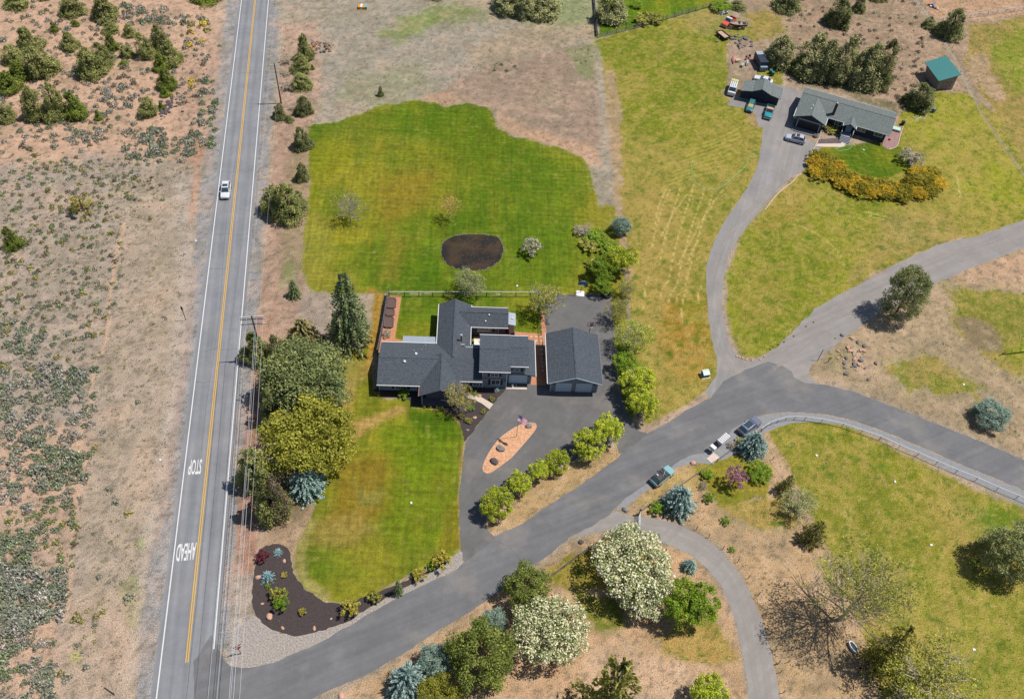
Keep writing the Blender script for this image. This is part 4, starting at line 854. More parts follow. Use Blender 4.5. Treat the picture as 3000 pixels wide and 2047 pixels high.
# ------------------------------------------------------------------ vegetation
LM = leaf_mat('foliage', .32); bark = mat('bark', alb((120,100,84)), .9, 6, .25); barkG = mat('grey_bark', alb((190,180,168)), .9, 6, .2)
barkD = mat('dark_bark', alb((96,78,66)), .9, 6, .25)
def unit(v): return v/(np.linalg.norm(v, axis=1, keepdims=True)+1e-9)
def leaves(R, P, N, size, aspect, cols, flat=.5, hr=2.0):
    """one diamond leaf cluster per point; N preferred normal, flat = how strictly it is followed; hr = height of the plant in crown radii"""
    q = np.percentile(np.hypot(P[:, 0], P[:, 1]), 96); P = P*np.array([1/q, 1/q, hr])
    n = len(P); nn = unit(N*flat+R.normal(size=(n, 3))*(1-flat)); t = unit(np.cross(nn, R.normal(size=(n, 3)))); b = np.cross(nn, t)
    s = size*(.6+.8*R.random(n))[:, None]; w = s*aspect
    V = np.stack([P-t*s, P-b*w+nn*s*.15, P+t*s, P+b*w+nn*s*.15], 1).reshape(-1, 3); V[:, 2] = np.maximum(V[:, 2]/hr, 0)
    F = np.arange(4*n).reshape(n, 4); C = np.repeat(cols, 4, axis=0); return V, F, C
def leaves_dir(R, P, T, size, aspect, cols, hr=2.4):
    q = np.percentile(np.hypot(P[:, 0], P[:, 1]), 96); P = P*np.array([1/q, 1/q, hr])
    n = len(P); t = unit(T+R.normal(size=(n, 3))*.25); nn = unit(np.cross(t, R.normal(size=(n, 3)))); nn = unit(nn+np.array([0, 0, .8])); b = unit(np.cross(nn, t))
    s = size*(.6+.8*R.random(n))[:, None]; w = s*aspect
    V = np.stack([P-t*s, P-b*w, P+t*s, P+b*w], 1).reshape(-1, 3); V[:, 2] = np.maximum(V[:, 2]/hr, 0)
    return V, np.arange(4*n).reshape(n, 4), np.repeat(cols, 4, axis=0)
def colmix(R, n, a, b, t=None, jit=.2, k=2.0):
    t = R.random(n) if t is None else t
    A = np.array(alb(a, k)); B = np.array(alb(b, k)); c = A*(1-t[:, None])+B*t[:, None]
    return np.clip(c*(1+R.normal(size=(n, 1))*jit), .004, .8)
def blobs(R, cen, rad, per, zs=1.0):         # points near the surface of each clump
    P = []; N = []; I = []
    for i, (c, r) in enumerate(zip(cen, rad)):
        d = unit(R.normal(size=(per, 3))); q = d*(R.random((per, 1))**.4)*r; q[:, 2] *= zs; P.append(c+q); N.append(d); I.append(np.full(per, i))
    return np.concatenate(P), np.concatenate(N), np.concatenate(I)
# every prototype has height 1 and crown radius 1 (scaled per tree)
def k_juniper(seed, ca=(106,114,60), cb=(160,158,96), n=150, per=62):
    R = np.random.default_rng(seed); cen = []; rad = []; lean = R.normal(size=2)*.12
    for i in range(n):
        h = .04+.94*(i+.5)/n if i < n*.3 else R.random()**1.15*.95+.02
        env = (1-h)**.6*(.9+.14*math.sin(h*9+seed))*(.85+.15*R.random()); env = min(env, 1)
        if h < .12: env *= .8
        a = R.random()*6.283; rr_ = env*(.3+.62*R.random()**.5)*(1+.13*math.sin(a*3+seed))
        r = .2*(1-h*.55)*(.7+.6*R.random()); cen.append((math.cos(a)*rr_+lean[0]*h, math.sin(a)*rr_+lean[1]*h, h*.93)); rad.append((r, r, r*.62))
    P, N, I = blobs(R, np.array(cen), np.array(rad), per)
    ct = R.random(n)[I]; up = np.array([0, 0, 1.0]); out = unit(P*np.array([1, 1, .2])*.8+up*.75)
    return leaves(R, P, out, .045, .6, colmix(R, len(P), ca, cb, ct*.78+.22*R.random(len(P))), .58, 2.2), .42
def k_pine(seed, ca=(100,110,70), cb=(168,170,110), n=210, per=70, top=.35):
    R = np.random.default_rng(seed); cen = []; rad = []
    for i in range(n):
        h = .18+.8*R.random(); env = math.sin(min(1, (h-.08)/.92)**top*math.pi*.5+0)*math.sqrt(max(0, 1-((h-.42)/.6)**2)) if h > .42 else .82+.35*(h-.18)
        a = R.random()*6.283; rr_ = env*(.25+.72*R.random()**.45)*(1+.13*math.sin(a*5+seed)); r = .17*(.7+.7*R.random())
        cen.append((math.cos(a)*rr_, math.sin(a)*rr_, h)); rad.append((r, r, r*.33))
    P, N, I = blobs(R, np.array(cen), np.array(rad), per)
    ct = R.random(n)[I]; return leaves(R, P, unit(N+np.array([0, 0, 1.0])), .036, .45, colmix(R, len(P), ca, cb, ct*.78+.22*R.random(len(P))), .5, 1.9), .3
def k_spruce(seed, ca=(58,78,52), cb=(140,140,88), tiers=17, br=13, per=46, droop=.10, spread=.30, ragged=.22, env=.56):
    R = np.random.default_rng(seed); P = []; T = []; t_ = []; 
    for k in range(tiers):
        h0 = .05+.93*k/(tiers-1); L0 = (1-h0)**env*.97+.03; nb = max(4, int(br*(1-h0*.6)))
        for j in range(nb):
            a = 6.283*(j+.5*(k % 2))/nb+R.normal()*.16; L = L0*(1-ragged+2*ragged*R.random()*.75); m = int(per*(.35+.65*L0))
            t = R.random(m)**.62; side = (R.random(m)-.5)*2*spread*L*(1.15-t)*(t > .12)
            d = np.array([math.cos(a), math.sin(a)]); s = np.array([-d[1], d[0]])
            z = h0-droop*L*t**1.4+.035*R.normal(size=m)*(.4+L)-.03*np.abs(side)/max(L, .1)
            q = np.stack([d[0]*L*t+s[0]*side, d[1]*L*t+s[1]*side, z], 1); P.append(q)
            T.append(np.stack([d[0]*.9+s[0]*side*1.5/max(L, .1), d[1]*.9+s[1]*side*1.5/max(L, .1), -.12+0*t], 1)); t_.append(t)
    P = np.concatenate(P); T = np.concatenate(T); t = np.concatenate(t_)
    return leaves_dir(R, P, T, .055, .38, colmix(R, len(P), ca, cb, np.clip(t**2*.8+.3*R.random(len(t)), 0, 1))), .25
def k_leafy(seed, ca=(106,128,36), cb=(170,176,60), lobes=9, n=13, per=60, size=.05, lobe_r=.46, zs=.85, flat=.5, holes=0, hr=1.8):
    R = np.random.default_rng(seed); cen = []; rad = []
    L = [(0, 0, .62)]+[(math.cos(a)*.52, math.sin(a)*.52, .42+.3*R.random()) for a in np.arange(lobes-1)*6.283/(lobes-1)+R.random()]
    for c in L:
        for j in range(n):
            d = R.normal(size=3); d /= np.linalg.norm(d); d[2] = abs(d[2])*.9-.25; q = np.array(c)+d*np.array([lobe_r, lobe_r, .3])*(.75+.35*R.random())
            r = .15*(.7+.7*R.random()); cen.append(q); rad.append((r, r, r*.55))
    P, N, I = blobs(R, np.array(cen), np.array(rad), per)
    m = R.random(len(cen))[I] > holes; P, N, I = P[m], N[m], I[m]; P[:, 2] = np.clip(P[:, 2], .03, 1.02)
    ct = R.random(len(cen))[I]; return leaves(R, P, unit(N+np.array([0, 0, .9])), size, .6, colmix(R, len(P), ca, cb, ct*.72+.28*R.random(len(P))), flat, hr), .3
def k_cols(seed, pal, **kw):                 # leafy crown whose clumps take colours from a palette (blossom)
    (V, F, C), th = k_leafy(seed, **kw); R = np.random.default_rng(seed+5); n = len(F); idx = R.choice(len(pal), n, p=[p[1] for p in pal])
    A = np.array([alb(p[0], 1.3) for p in pal])[idx]*(1+R.normal(size=(n, 1))*.1); return (V, F, np.repeat(np.clip(A, .005, .82), 4, axis=0)), th
def twigs(seed, levels=(7, 5, 5, 4), up=.75, r0=.035, spread=.9, trunk=.30, fan=1.0, weep=0):
    R = random.Random(seed); mb = MB()
    def grow(p, d, L, r, lv):
        n = 2; q = p
        for k in range(n):
            d2 = (d+Vector((R.gauss(0, .12), R.gauss(0, .12), R.gauss(0, .06)-weep*.25*(lv > 1)))).normalized(); e = q+d2*(L/n)
            mb.tube(q, e, r*(1-.35*k/n), r*(1-.35*(k+1)/n), n=4 if lv < 2 else 3, caps=False); q = e; d = d2
            if lv < len(levels)-1:
                for j in range(max(1, levels[lv+1]//n)):
                    a = R.uniform(0, 6.28); s = Vector((math.cos(a), math.sin(a), R.uniform(-.1, .5)))
                    grow(q-(q-p)*R.uniform(0, .6), (d*up+s*spread*.75).normalized(), L*R.uniform(.5, .72), r*.5, lv+1)
    mb.tube((0, 0, 0), (0, 0, trunk), r0*1.5, r0*1.15, n=7, caps=False); mb.tube((0, 0, trunk), (0, 0, .8), r0*1.15, r0*.25, n=5, caps=False)
    for i in range(levels[0]*2):
        a = 6.283*i/levels[0]*1.31+R.uniform(-.3, .3); h = trunk+(.75-trunk)*i/(levels[0]*2); s = math.cos(a), math.sin(a)
        grow(Vector((0, 0, h)), Vector((s[0]*fan, s[1]*fan, .75*up)).normalized(), (.62-.35*(h-trunk))*R.uniform(.8, 1.1), r0*.5, 1)
    return mb
def norm_mesh(mb, name, m):
    V = np.array(mb.v); r = np.percentile(np.hypot(V[:, 0], V[:, 1]), 98); V[:, :2] /= r; V[:, 2] /= V[:, 2].max(); mb.v = [tuple(v) for v in V]
    me = mb.mesh(name); me.materials.append(m); return me
def limbs_mesh(seed, top=.7, n=7, r=.05, m=None, reach=.62, start=.15):
    R = random.Random(seed); mb = MB(); mb.tube((0, 0, -.01), (0, 0, top*.55), r, r*.7, n=8, caps=False); mb.tube((0, 0, top*.55), (0, 0, top), r*.7, r*.2, n=6, caps=False)
    for i in range(n):
        a = 6.283*i/n+R.uniform(-.3, .3); h = start+(top-start)*.8*i/n; e = Vector((math.cos(a)*reach*R.uniform(.7, 1), math.sin(a)*reach*R.uniform(.7, 1), min(top+.1, h+.22)))
        mb.tube((0, 0, h), e*.5+Vector((0, 0, h*.5+.03)), r*.4, r*.28, n=5, caps=False); mb.tube(e*.5+Vector((0, 0, h*.5+.03)), e, r*.28, r*.08, n=4, caps=False)
    me = mb.mesh('trunk'); me.materials.append(m or bark); return me
PROTO = {}
def proto(kind, seed, fn, tr=None, extra=None):
    (V, F, C), th = fn; me = np_mesh('crown', V, F, C); me.materials.append(LM)
    PROTO.setdefault(kind, []).append((me, tr or limbs_mesh(seed), extra))
for s_ in range(4): proto('juniper', s_, k_juniper(s_), limbs_mesh(s_, .8, 6, .07, barkD, .5, .08))
for s_ in range(2): proto('juniper_dark', s_, k_juniper(20+s_, (88,98,58), (144,146,90)), limbs_mesh(s_, .8, 6, .07, barkD, .5, .08))
proto('juniper_green', 1, k_juniper(31, (78,98,36), (138,146,56)), limbs_mesh(3, .8, 6, .07, barkD, .5, .08))
proto('juniper_spiky', 1, k_juniper(8, (122,116,52), (180,164,88), n=40, per=60), limbs_mesh(5, .9, 12, .05, bark, .8, .05))
proto('juniper_brown', 1, k_juniper(9, (116,102,80), (160,142,112), n=80), limbs_mesh(6, .9, 9, .05, barkG, .8, .3))
for s_ in range(2): proto('hilltree', s_, k_juniper(40+s_, (108,114,74), (176,172,118), n=170, per=62), limbs_mesh(s_, .8, 6, .07, barkD, .5, .08))
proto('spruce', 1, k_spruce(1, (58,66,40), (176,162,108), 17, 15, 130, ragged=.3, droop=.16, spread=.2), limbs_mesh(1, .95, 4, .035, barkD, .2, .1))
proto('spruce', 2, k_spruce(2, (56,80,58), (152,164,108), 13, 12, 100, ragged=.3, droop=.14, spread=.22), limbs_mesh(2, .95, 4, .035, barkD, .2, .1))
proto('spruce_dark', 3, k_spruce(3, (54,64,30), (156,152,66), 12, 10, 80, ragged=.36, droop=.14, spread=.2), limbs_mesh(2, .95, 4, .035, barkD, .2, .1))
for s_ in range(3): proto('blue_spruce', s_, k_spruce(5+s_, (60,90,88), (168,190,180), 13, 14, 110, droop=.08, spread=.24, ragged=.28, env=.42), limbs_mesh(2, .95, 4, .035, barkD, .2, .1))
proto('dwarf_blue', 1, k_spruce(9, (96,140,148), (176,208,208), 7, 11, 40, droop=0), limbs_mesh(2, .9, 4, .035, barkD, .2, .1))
for s_ in range(2): proto('pine', s_, k_pine(s_), limbs_mesh(s_, .85, 9, .045, barkD, .75, .2))
proto('pine_green', 0, k_pine(11, (84,98,40), (148,156,72)), limbs_mesh(4, .85, 9, .045, barkD, .75, .2))
proto('pine_big', 0, k_pine(12, (76,90,54), (142,146,88), n=330, per=75), limbs_mesh(4, .85, 9, .035, barkD, .75, .2))
proto('pine_blue', 0, k_pine(13, (88,112,100), (156,176,158)), limbs_mesh(4, .85, 9, .045, barkD, .75, .2))
for s_ in range(3): proto('aspen', s_, k_leafy(s_, (126,146,30), (204,206,72), 9, 16, 110, .036, .46, hr=2.0), norm_mesh(twigs(s_, (5, 4, 3), r0=.03), 'trunk', barkG))
proto('yellow_green', 1, k_leafy(11, (112,114,34), (164,160,62), 16, 18, 80, .028, .42, holes=.08), limbs_mesh(2, .7, 9, .035, bark, .7))
proto('bright_green', 1, k_leafy(12, (84,114,26), (146,166,50), 10, 16, 100, .03, .46), limbs_mesh(2, .7, 9, .035, bark, .7))
proto('shrub_green', 1, k_leafy(13, (76,112,24), (138,160,44), 6, 9, 40, .08, .4), limbs_mesh(2, .5, 5, .05))
proto('shrub_gold', 1, k_leafy(14, (134,128,44), (190,176,70), 6, 9, 34, .08, .4, holes=.15), norm_mesh(twigs(4, (7, 4, 3), r0=.02, trunk=.05, up=1.1), 'trunk', bark))
proto('shrub_olive', 1, k_leafy(15, (110,116,42), (166,160,70), 6, 9, 34, .08, .4, holes=.1), norm_mesh(twigs(5, (7, 4, 3), r0=.02, trunk=.05, up=1.1), 'trunk', bark))
proto('shrub_red', 1, k_leafy(16, (74,34,40), (124,58,68), 6, 9, 42, .08, .4), limbs_mesh(2, .5, 5, .05))
proto('shrub_grey', 1, k_leafy(17, (126,118,100), (178,166,146), 7, 9, 30, .06, .42, holes=.2), norm_mesh(twigs(6, (7, 5, 4), r0=.02, trunk=.04, up=.9), 'trunk', barkG))
proto('golden_juniper', 1, k_leafy(18, (168,146,34), (224,190,60), 7, 18, 80, .034, .5, zs=.6, flat=.5, hr=.9), limbs_mesh(2, .4, 6, .03))
proto('golden_juniper', 2, k_leafy(19, (100,108,34), (186,166,56), 7, 18, 80, .034, .5, zs=.6, flat=.5, hr=.9), limbs_mesh(2, .4, 6, .03))
for s_ in range(2): proto('white_blossom', s_, k_cols(20+s_, [((250,244,206), .46), ((216,214,160), .18), ((140,158,70), .22), ((84,108,48), .14)], lobes=13, n=17, per=66, size=.030, lobe_r=.42), limbs_mesh(2, .7, 9, .03, bark, .7))
proto('white_small', 1, k_cols(23, [((240,228,214), .62), ((190,176,140), .2), ((130,140,60), .18)], lobes=6, n=9, per=40, size=.06, lobe_r=.4, holes=.15), norm_mesh(twigs(8, (6, 5, 4), r0=.02, trunk=.2), 'trunk', barkG))
proto('pink_blossom', 1, k_cols(24, [((224,164,188), .6), ((190,126,152), .28), ((120,110,60), .12)], lobes=7, n=10, per=40, size=.05, lobe_r=.42, holes=.15), norm_mesh(twigs(9, (6, 5, 4), r0=.025, trunk=.25), 'trunk', bark))
def sparse(kind, seed, ca, cb, per, size, tw, holes=.1, bm_=barkG, lobes=9, n=12):
    proto(kind, seed, k_leafy(seed, ca, cb, lobes, n, per, size, .46, holes=holes), norm_mesh(tw, 'trunk', bm_))
sparse('bare_grey', 30, (150,146,96), (186,176,130), 7, .025, twigs(30, (9, 7, 6, 6), r0=.018, trunk=.12, up=.7, fan=1.2))
sparse('bare_gold', 31, (186,156,80), (220,190,110), 12, .028, twigs(31, (6, 6, 6, 5), r0=.016, trunk=.2, up=1.3, weep=.6), bm_=mat('gold_twigs', alb((214,180,112), 1.3), .9))
sparse('bud_grey', 32, (120,128,76), (176,174,126), 60, .026, twigs(32, (8, 6, 5, 4), r0=.022, trunk=.15, up=1.0, weep=.2), .1)
sparse('bud_olive', 33, (124,128,52), (186,180,92), 54, .025, twigs(33, (8, 6, 6, 4), r0=.022, trunk=.15, up=1.0), .1)
sparse('bud_pale', 34, (146,140,58), (208,196,112), 44, .026, twigs(34, (8, 6, 6, 4), r0=.026, trunk=.15, up=.9), .15)
sparse('big_bare', 35, (132,138,60), (178,176,92), 36, .019, twigs(35, (10, 7, 6, 5), r0=.022, trunk=.10, up=.8, fan=1.1), .25, mat('pale_bark', alb((206,192,166), 1.2), .9), 14, 12)
sparse('olive_tree', 36, (124,136,46), (188,188,84), 60, .024, twigs(36, (8, 6, 5, 4), r0=.022, trunk=.15), .12, lobes=12)
sparse('bottom_yellow', 37, (132,136,48), (178,174,80), 50, .022, twigs(37, (9, 7, 5, 5), r0=.022, trunk=.1, fan=1.1), .2, bpy.data.materials['pale_bark'], 14, 12)
TRI = [sum(len(p.vertices)-2 for p in q[0].polygons) for k in PROTO.values() for q in k]
NADIR = proj((0, 0, 0)+np.array([0, 1e-6, 0])) if False else np.array([1312.0, 3057.4])
TREES = []
def plant(name, kind, base, h, r, label, cat='tree', group=None, lean=0.0):
    """one tree: crown and trunk under an empty at its foot"""
    pr = PROTO[kind]; v = pr[(len(TREES)*7+3) % len(pr)] if len(pr) > 1 else pr[0]
    e = empty(name, base, 0, label, cat, group)
    rz = rnd.uniform(0, 6.28)
    for nm, me in (('crown', v[0]), ('trunk', v[1])):
        o = link(nm, me, None, e); sc = r*(1 if nm == 'crown' or me.name.startswith('trunk') and False else 1)
        o.scale = (sc, sc*rnd.uniform(.93, 1.07), h); o.rotation_euler = (0, 0, rz)
        if nm == 'trunk' and v[1].name.startswith('trunk') and kind in ('juniper','juniper_dark','juniper_green','hilltree','spruce','blue_spruce','spruce_dark','pine','pine_green','pine_blue','pine_big'):
            k = min(r, h*.45); o.scale = (k, k, h)
    if lean: e.rotation_euler = (0, lean, 0)
    TREES.append(e); return e
def cone(kind, tx, ty, by, w, label, name='juniper_tree', group=None, cat='tree', hmin=.5):
    """tree given by the overview position of its tip, lower outline and width"""
    tip = np.array([tx*SD, ty*SD]); yb = (by-.36*w*.8)*SD
    xb = tip[0]+(NADIR[0]-tip[0])*(yb-tip[1])/(NADIR[1]-tip[1])
    b = G(xb, yb); h = max(hmin, solve_h(b, tip)); r = w/2*mpp(tx, (ty+by)/2)*(1-h*.5/150)
    if kind == 'blue_spruce' and h > 2.0*r:  # broad young spruces: keep the middle of the crown where it is seen
        h = 2.0*r; b = G(tx*SD+(NADIR[0]-tip[0])*((ty+by)*SD/2-tip[1])/(NADIR[1]-tip[1]), (ty+by)*SD/2, h*.36); b.z = 0
    return plant(name, kind, b, h, r, label, cat, group)
HCAP = {'pine_big': 1.5, 'yellow_green': 1.5, 'big_bare': 1.5, 'bottom_yellow': 1.5, 'white_blossom': 1.45, 'bare_grey': 2.2, 'bud_olive': 2.2, 'bud_pale': 2.1, 'aspen': 2.2, 'pine_green': 1.9, 'bare_gold': 2.4, 'pink_blossom': 2.4}
def rnd_tree(kind, cx, cy, w, bx, by, label, name='broadleaf_tree', group=None, cat='tree', hk=1.0, hmin=None):
    """tree given by the overview position of its crown's middle, its width and its foot"""
    b = D(bx, by); r = w/2*mpp(cx, cy); zc = solve_h(b, (cx*SD, cy*SD)); h = min(max(zc/.52, r*.9)*hk, r*HCAP.get(kind, 1.8)); h = h if kind != 'big_bare' else max(h, zc/.6)
    if cat == 'tree' and kind != 'big_bare': b = G(cx*SD, cy*SD, h*.5); b.z = 0
    return plant(name, kind, b, h, r, label, cat, group)
g1, g2, g3 = 'junipers in the scrubland thicket', 'junipers along the right verge of the highway', 'aspens along the driveway'
for kd, tx, ty, by, w, lb in [
 ('juniper',22,-22,34,68,'grey-green juniper cut by the top left corner'), ('juniper',150,-12,48,62,'bushy juniper at the top edge, second from the left corner'),
 ('juniper_dark',96,-20,7,40,'juniper only its foot showing at the top edge'), ('juniper',222,-14,62,68,'tall juniper at the top edge beside a smaller one'),
 ('juniper',243,52,86,40,'small juniper just under the tall one at the top edge'), ('juniper_green',244,74,122,33,'slim dark green juniper right of the pale bushy pair'),
 ('juniper',288,52,90,34,'small juniper alone in grey sagebrush north of the thicket'), ('juniper',147,70,122,46,'pale olive juniper with clear dark shadow under it'),
 ('juniper_green',116,48,77,22,'tiny green juniper between two big ones at upper left'), ('juniper_green',168,46,64,20,'dwarf juniper bush below the top edge junipers'),
 ('juniper',350,50,126,50,'tall narrow juniper topping the middle group'), ('juniper',374,88,160,60,'wide juniper in the right of the middle group'),
 ('juniper',322,70,142,46,'juniper forming the left of the middle group'), ('juniper_green',355,118,168,36,'darker juniper at the foot of the middle group'),
 ('juniper_green',367,150,212,47,'bright green juniper nearest the roadside clearing'), ('juniper_green',370,196,224,26,'small round juniper touching the bright green one'),
 ('juniper',285,100,137,36,'round juniper left of the middle group'), ('juniper',185,104,190,68,'broad olive juniper left half of a merged pair'),
 ('juniper',217,95,165,58,'pale juniper right half of a merged pair'), ('juniper',50,60,128,62,'tall juniper in the far left clump'), ('juniper',76,92,186,84,'biggest juniper of the far left clump'),
 ('juniper',15,100,156,52,'juniper in the back of the far left clump'), ('juniper_green',30,138,192,56,'yellowish juniper in front of the far left clump'),
 ('juniper_green',3,160,222,60,'green juniper against the left edge under the clump'), ('juniper',0,235,286,54,'pale juniper cut by the left edge'),
 ('juniper',55,195,284,60,'grey juniper left one of the row of three'), ('juniper',98,183,285,62,'olive juniper middle one of the row of three'), ('juniper_green',152,205,282,58,'dark green juniper right one of the row of three'),
 ('juniper',320,216,273,50,'juniper beside the dark lava stones'), ('juniper_green',362,230,253,18,'very small juniper by the lava stones'), ('juniper_green',217,248,276,20,'lone small juniper on bare orange sand'),
 ('juniper_green',277,138,154,24,'low juniper bush between the two middle groups'), ('juniper_green',465,-30,18,78,'green juniper at the top edge beside the dirt track'),
 ('juniper_spiky',171,433,498,64,'lone yellowish spiky juniper in the open scrub'), ('juniper_green',8,511,573,44,'dark green juniper at the left edge halfway down')]:
    cone(kd, tx, ty, by, w, lb, 'juniper_tree', g1)
for kd, tx, ty, by, w, lb in [
 ('juniper',684,75,147,47,'tallest juniper of the verge row, beside the rock pile'), ('juniper',676,127,176,48,'second juniper of the verge row from the rock pile'), ('juniper',681,165,212,50,'third juniper of the verge row, with yellow tips'),
 ('juniper_dark',682,212,268,44,'round juniper right of the power pole foot'), ('juniper_dark',628,234,276,30,'small grey juniper between power pole and highway'), ('juniper_dark',683,284,346,48,'juniper at the north-west corner of the big lawn'),
 ('juniper_dark',679,366,417,34,'small juniper on the verge beside the lawn edge'), ('juniper_green',708,146,161,12,'tiny juniper right of the verge row'), ('juniper_dark',863,196,222,15,'slim little juniper at the dry field edge'),
 ('juniper',602,412,492,60,'olive juniper overhanging the highway shoulder'), ('juniper',640,410,513,74,'widest of the three merged junipers at the shoulder'), ('juniper_dark',677,432,481,36,'smallest of the three merged junipers at the shoulder'),
 ('juniper',568,750,832,70,'juniper under the power lines overhanging the road edge'), ('juniper_dark',622,752,830,52,'juniper between the power pole and the spruces'),
 ('juniper_dark',655,262,282,22,'low dark juniper bush behind the power pole'),
 ('juniper',556,1012,1122,92,'big juniper shading the highway beside the STOP lettering'), ('juniper',590,1062,1188,88,'juniper behind the blue spruce along the highway'), ('juniper_brown',606,1068,1186,58,'brown half dead juniper left of the blue spruce'),
 ('juniper_dark',600,880,975,60,'dark juniper wedged between highway and big pine')]:
    cone(kd, tx, ty, by, w, lb, 'juniper_tree', g2)
cone('spruce', 776, 622, 806, 106, 'tallest dark green spruce with drooping tiers on the lawn', 'spruce_tree')
cone('spruce', 681, 727, 814, 92, 'dark green young spruce left of the tallest one', 'spruce_tree')
cone('spruce', 662, 637, 681, 35, 'little green spruce on the brown verge', 'spruce_tree')
cone('blue_spruce', 716, 780, 822, 40, 'small blue-green spruce between two larger spruces', 'spruce_tree')
cone('blue_spruce', 681, 1040, 1154, 86, 'blue spruce below the yellow-green maple', 'spruce_tree')
cone('blue_spruce', 1563, 1090, 1184, 78, 'blue spruce beside the driveway gate', 'spruce_tree')
cone('blue_spruce', 1727, 978, 1042, 64, 'blue spruce beside the parked grey car', 'spruce_tree')
rnd_tree('pine_blue', 1410, 513, 42, 1408, 530, 'grey-blue spruce on the boundary of the big lawn', 'spruce_tree')
cone('blue_spruce', 919, 1488, 1605, 98, 'blue-green spruce near the bottom edge, left of the group', 'spruce_tree')
cone('blue_spruce', 1575, 1264, 1303, 34, 'small blue spruce inside the driveway curve', 'spruce_tree')
cone('spruce_dark', 1868, 1185, 1243, 60, 'dark spruce leaning at the end of the wire fence', 'spruce_tree')
cone('spruce_dark', 1799, 1080, 1126, 42, 'small dark spruce right of the pink blossom tree', 'spruce_tree')
cone('spruce_dark', 2072, 1425, 1530, 88, 'dark spruce casting shade on the old bathtub', 'spruce_tree')
rnd_tree('pine_big', 692, 862, 184, 692, 935, 'very wide grey-green pine left of the house', 'pine_tree')
rnd_tree('yellow_green', 700, 992, 196, 698, 1055, 'wide yellow-green maple between pine and blue spruce')
rnd_tree('pine_green', 1198, 1335, 108, 1192, 1392, 'dense pine beside the side road, left of the white blossom', 'pine_tree')
rnd_tree('pine_green', 1092, 1487, 152, 1082, 1552, 'biggest dark green pine at the bottom of the side road', 'pine_tree')
rnd_tree('pine_blue', 1120, 1414, 64, 1117, 1440, 'pale blue-green spruce behind the biggest roadside pine', 'spruce_tree')
rnd_tree('pine_blue', 988, 1500, 84, 984, 1532, 'grey-blue spruce between two roadside conifers', 'spruce_tree')
rnd_tree('pine_blue', 2044, 690, 1, 2030, 732, 'x') if False else None
cone('pine', 2088, 620, 742, 92, 'lone pine beside the east lane casting a sharp shadow', 'pine_tree')
rnd_tree('pine_blue', 2251, 941, 76, 2246, 960, 'round blue-green pine on dry ground above the bend', 'pine_tree')
rnd_tree('pine', 2300, 1252, 128, 2270, 1325, 'dark pine cut by the right edge of the picture', 'pine_tree')
rnd_tree('bare_grey', 792, 472, 78, 793.5, 519, 'leafless grey tree on the left of the big lawn', hk=.95)
rnd_tree('bare_gold', 1020, 472, 58, 1006, 513, 'golden leafless willow left of the pond', 'willow_tree')
rnd_tree('bud_grey', 1064, 645, 76, 1066, 678, 'grey budding tree between pond and house')
rnd_tree('white_small', 1206, 561, 46, 1202, 582, 'small white blossoming tree on the big lawn')
rnd_tree('bud_olive', 1238, 682, 84, 1237, 742, 'budding tree beside the paved pad behind the garage')
rnd_tree('bud_pale', 1044, 905, 72, 1036, 944, 'pale budding tree in front of the house porch')
for kd, cx, cy, w, bx, by, lb in [
 ('aspen',1381,975,62,1379,1002,'first bright aspen, nearest the garage'), ('aspen',1336,1008,70,1333,1036,'widest bright aspen along the driveway'), ('aspen',1262,1048,56,1260,1070,'aspen directly below the gravel island tip'),
 ('aspen',1222,1070,48,1220,1092,'slimmest aspen in the driveway row'), ('aspen',1178,1096,54,1176,1118,'aspen second from the lower end of the driveway row'), ('aspen',1126,1142,72,1124,1172,'large bright aspen ending the row at the driveway mouth'),
 ('aspen',1458,918,66,1452,958,'bright aspen nearest the side road on the boundary'), ('aspen',1446,868,76,1438,905,'full green aspen above the bright one on the boundary')]:
    rnd_tree(kd, cx, cy, w, bx, by, lb, 'aspen_tree', g3)
rnd_tree('olive_tree', 1438, 768, 88, 1422, 828, 'large olive budding tree beside the detached garage')
rnd_tree('aspen', 1412, 590, 62, 1398, 628, 'yellow-green tree right of the lawn bed'); rnd_tree('bright_green', 1368, 610, 62, 1362, 645, 'darker green tree in the bed at the lawn corner')
rnd_tree('bright_green', 1368, 650, 46, 1362, 672, 'green bushy tree shading the pad corner'); rnd_tree('bud_olive', 1424, 655, 46, 1410, 690, 'thin greyish tree under the yellow-green one')
rnd_tree('bud_olive', 1402, 705, 60, 1390, 742, 'sparse tree casting shade over the pad edge')
rnd_tree('bright_green', 1420, 826, 58, 1412, 862, 'green tree between the olive tree and the aspens')
g4 = 'low shrubs in the bed at the lawn corner'
for kd, cx, cy, w, lb in [('shrub_grey',1322,522,44,'pinkish grey twiggy shrub at the north of the lawn bed'),('shrub_green',1350,536,50,'bright green low shrub in the lawn bed'),('shrub_olive',1336,556,46,'olive shrub left in the lawn bed'),('shrub_olive',1348,600,44,'ragged olive shrub low in the lawn bed'),('shrub_green',1382,560,44,'green shrub against the boundary')]:
    rnd_tree(kd, cx, cy, w, cx, cy+8, lb, 'shrub', g4, 'shrub', .8)
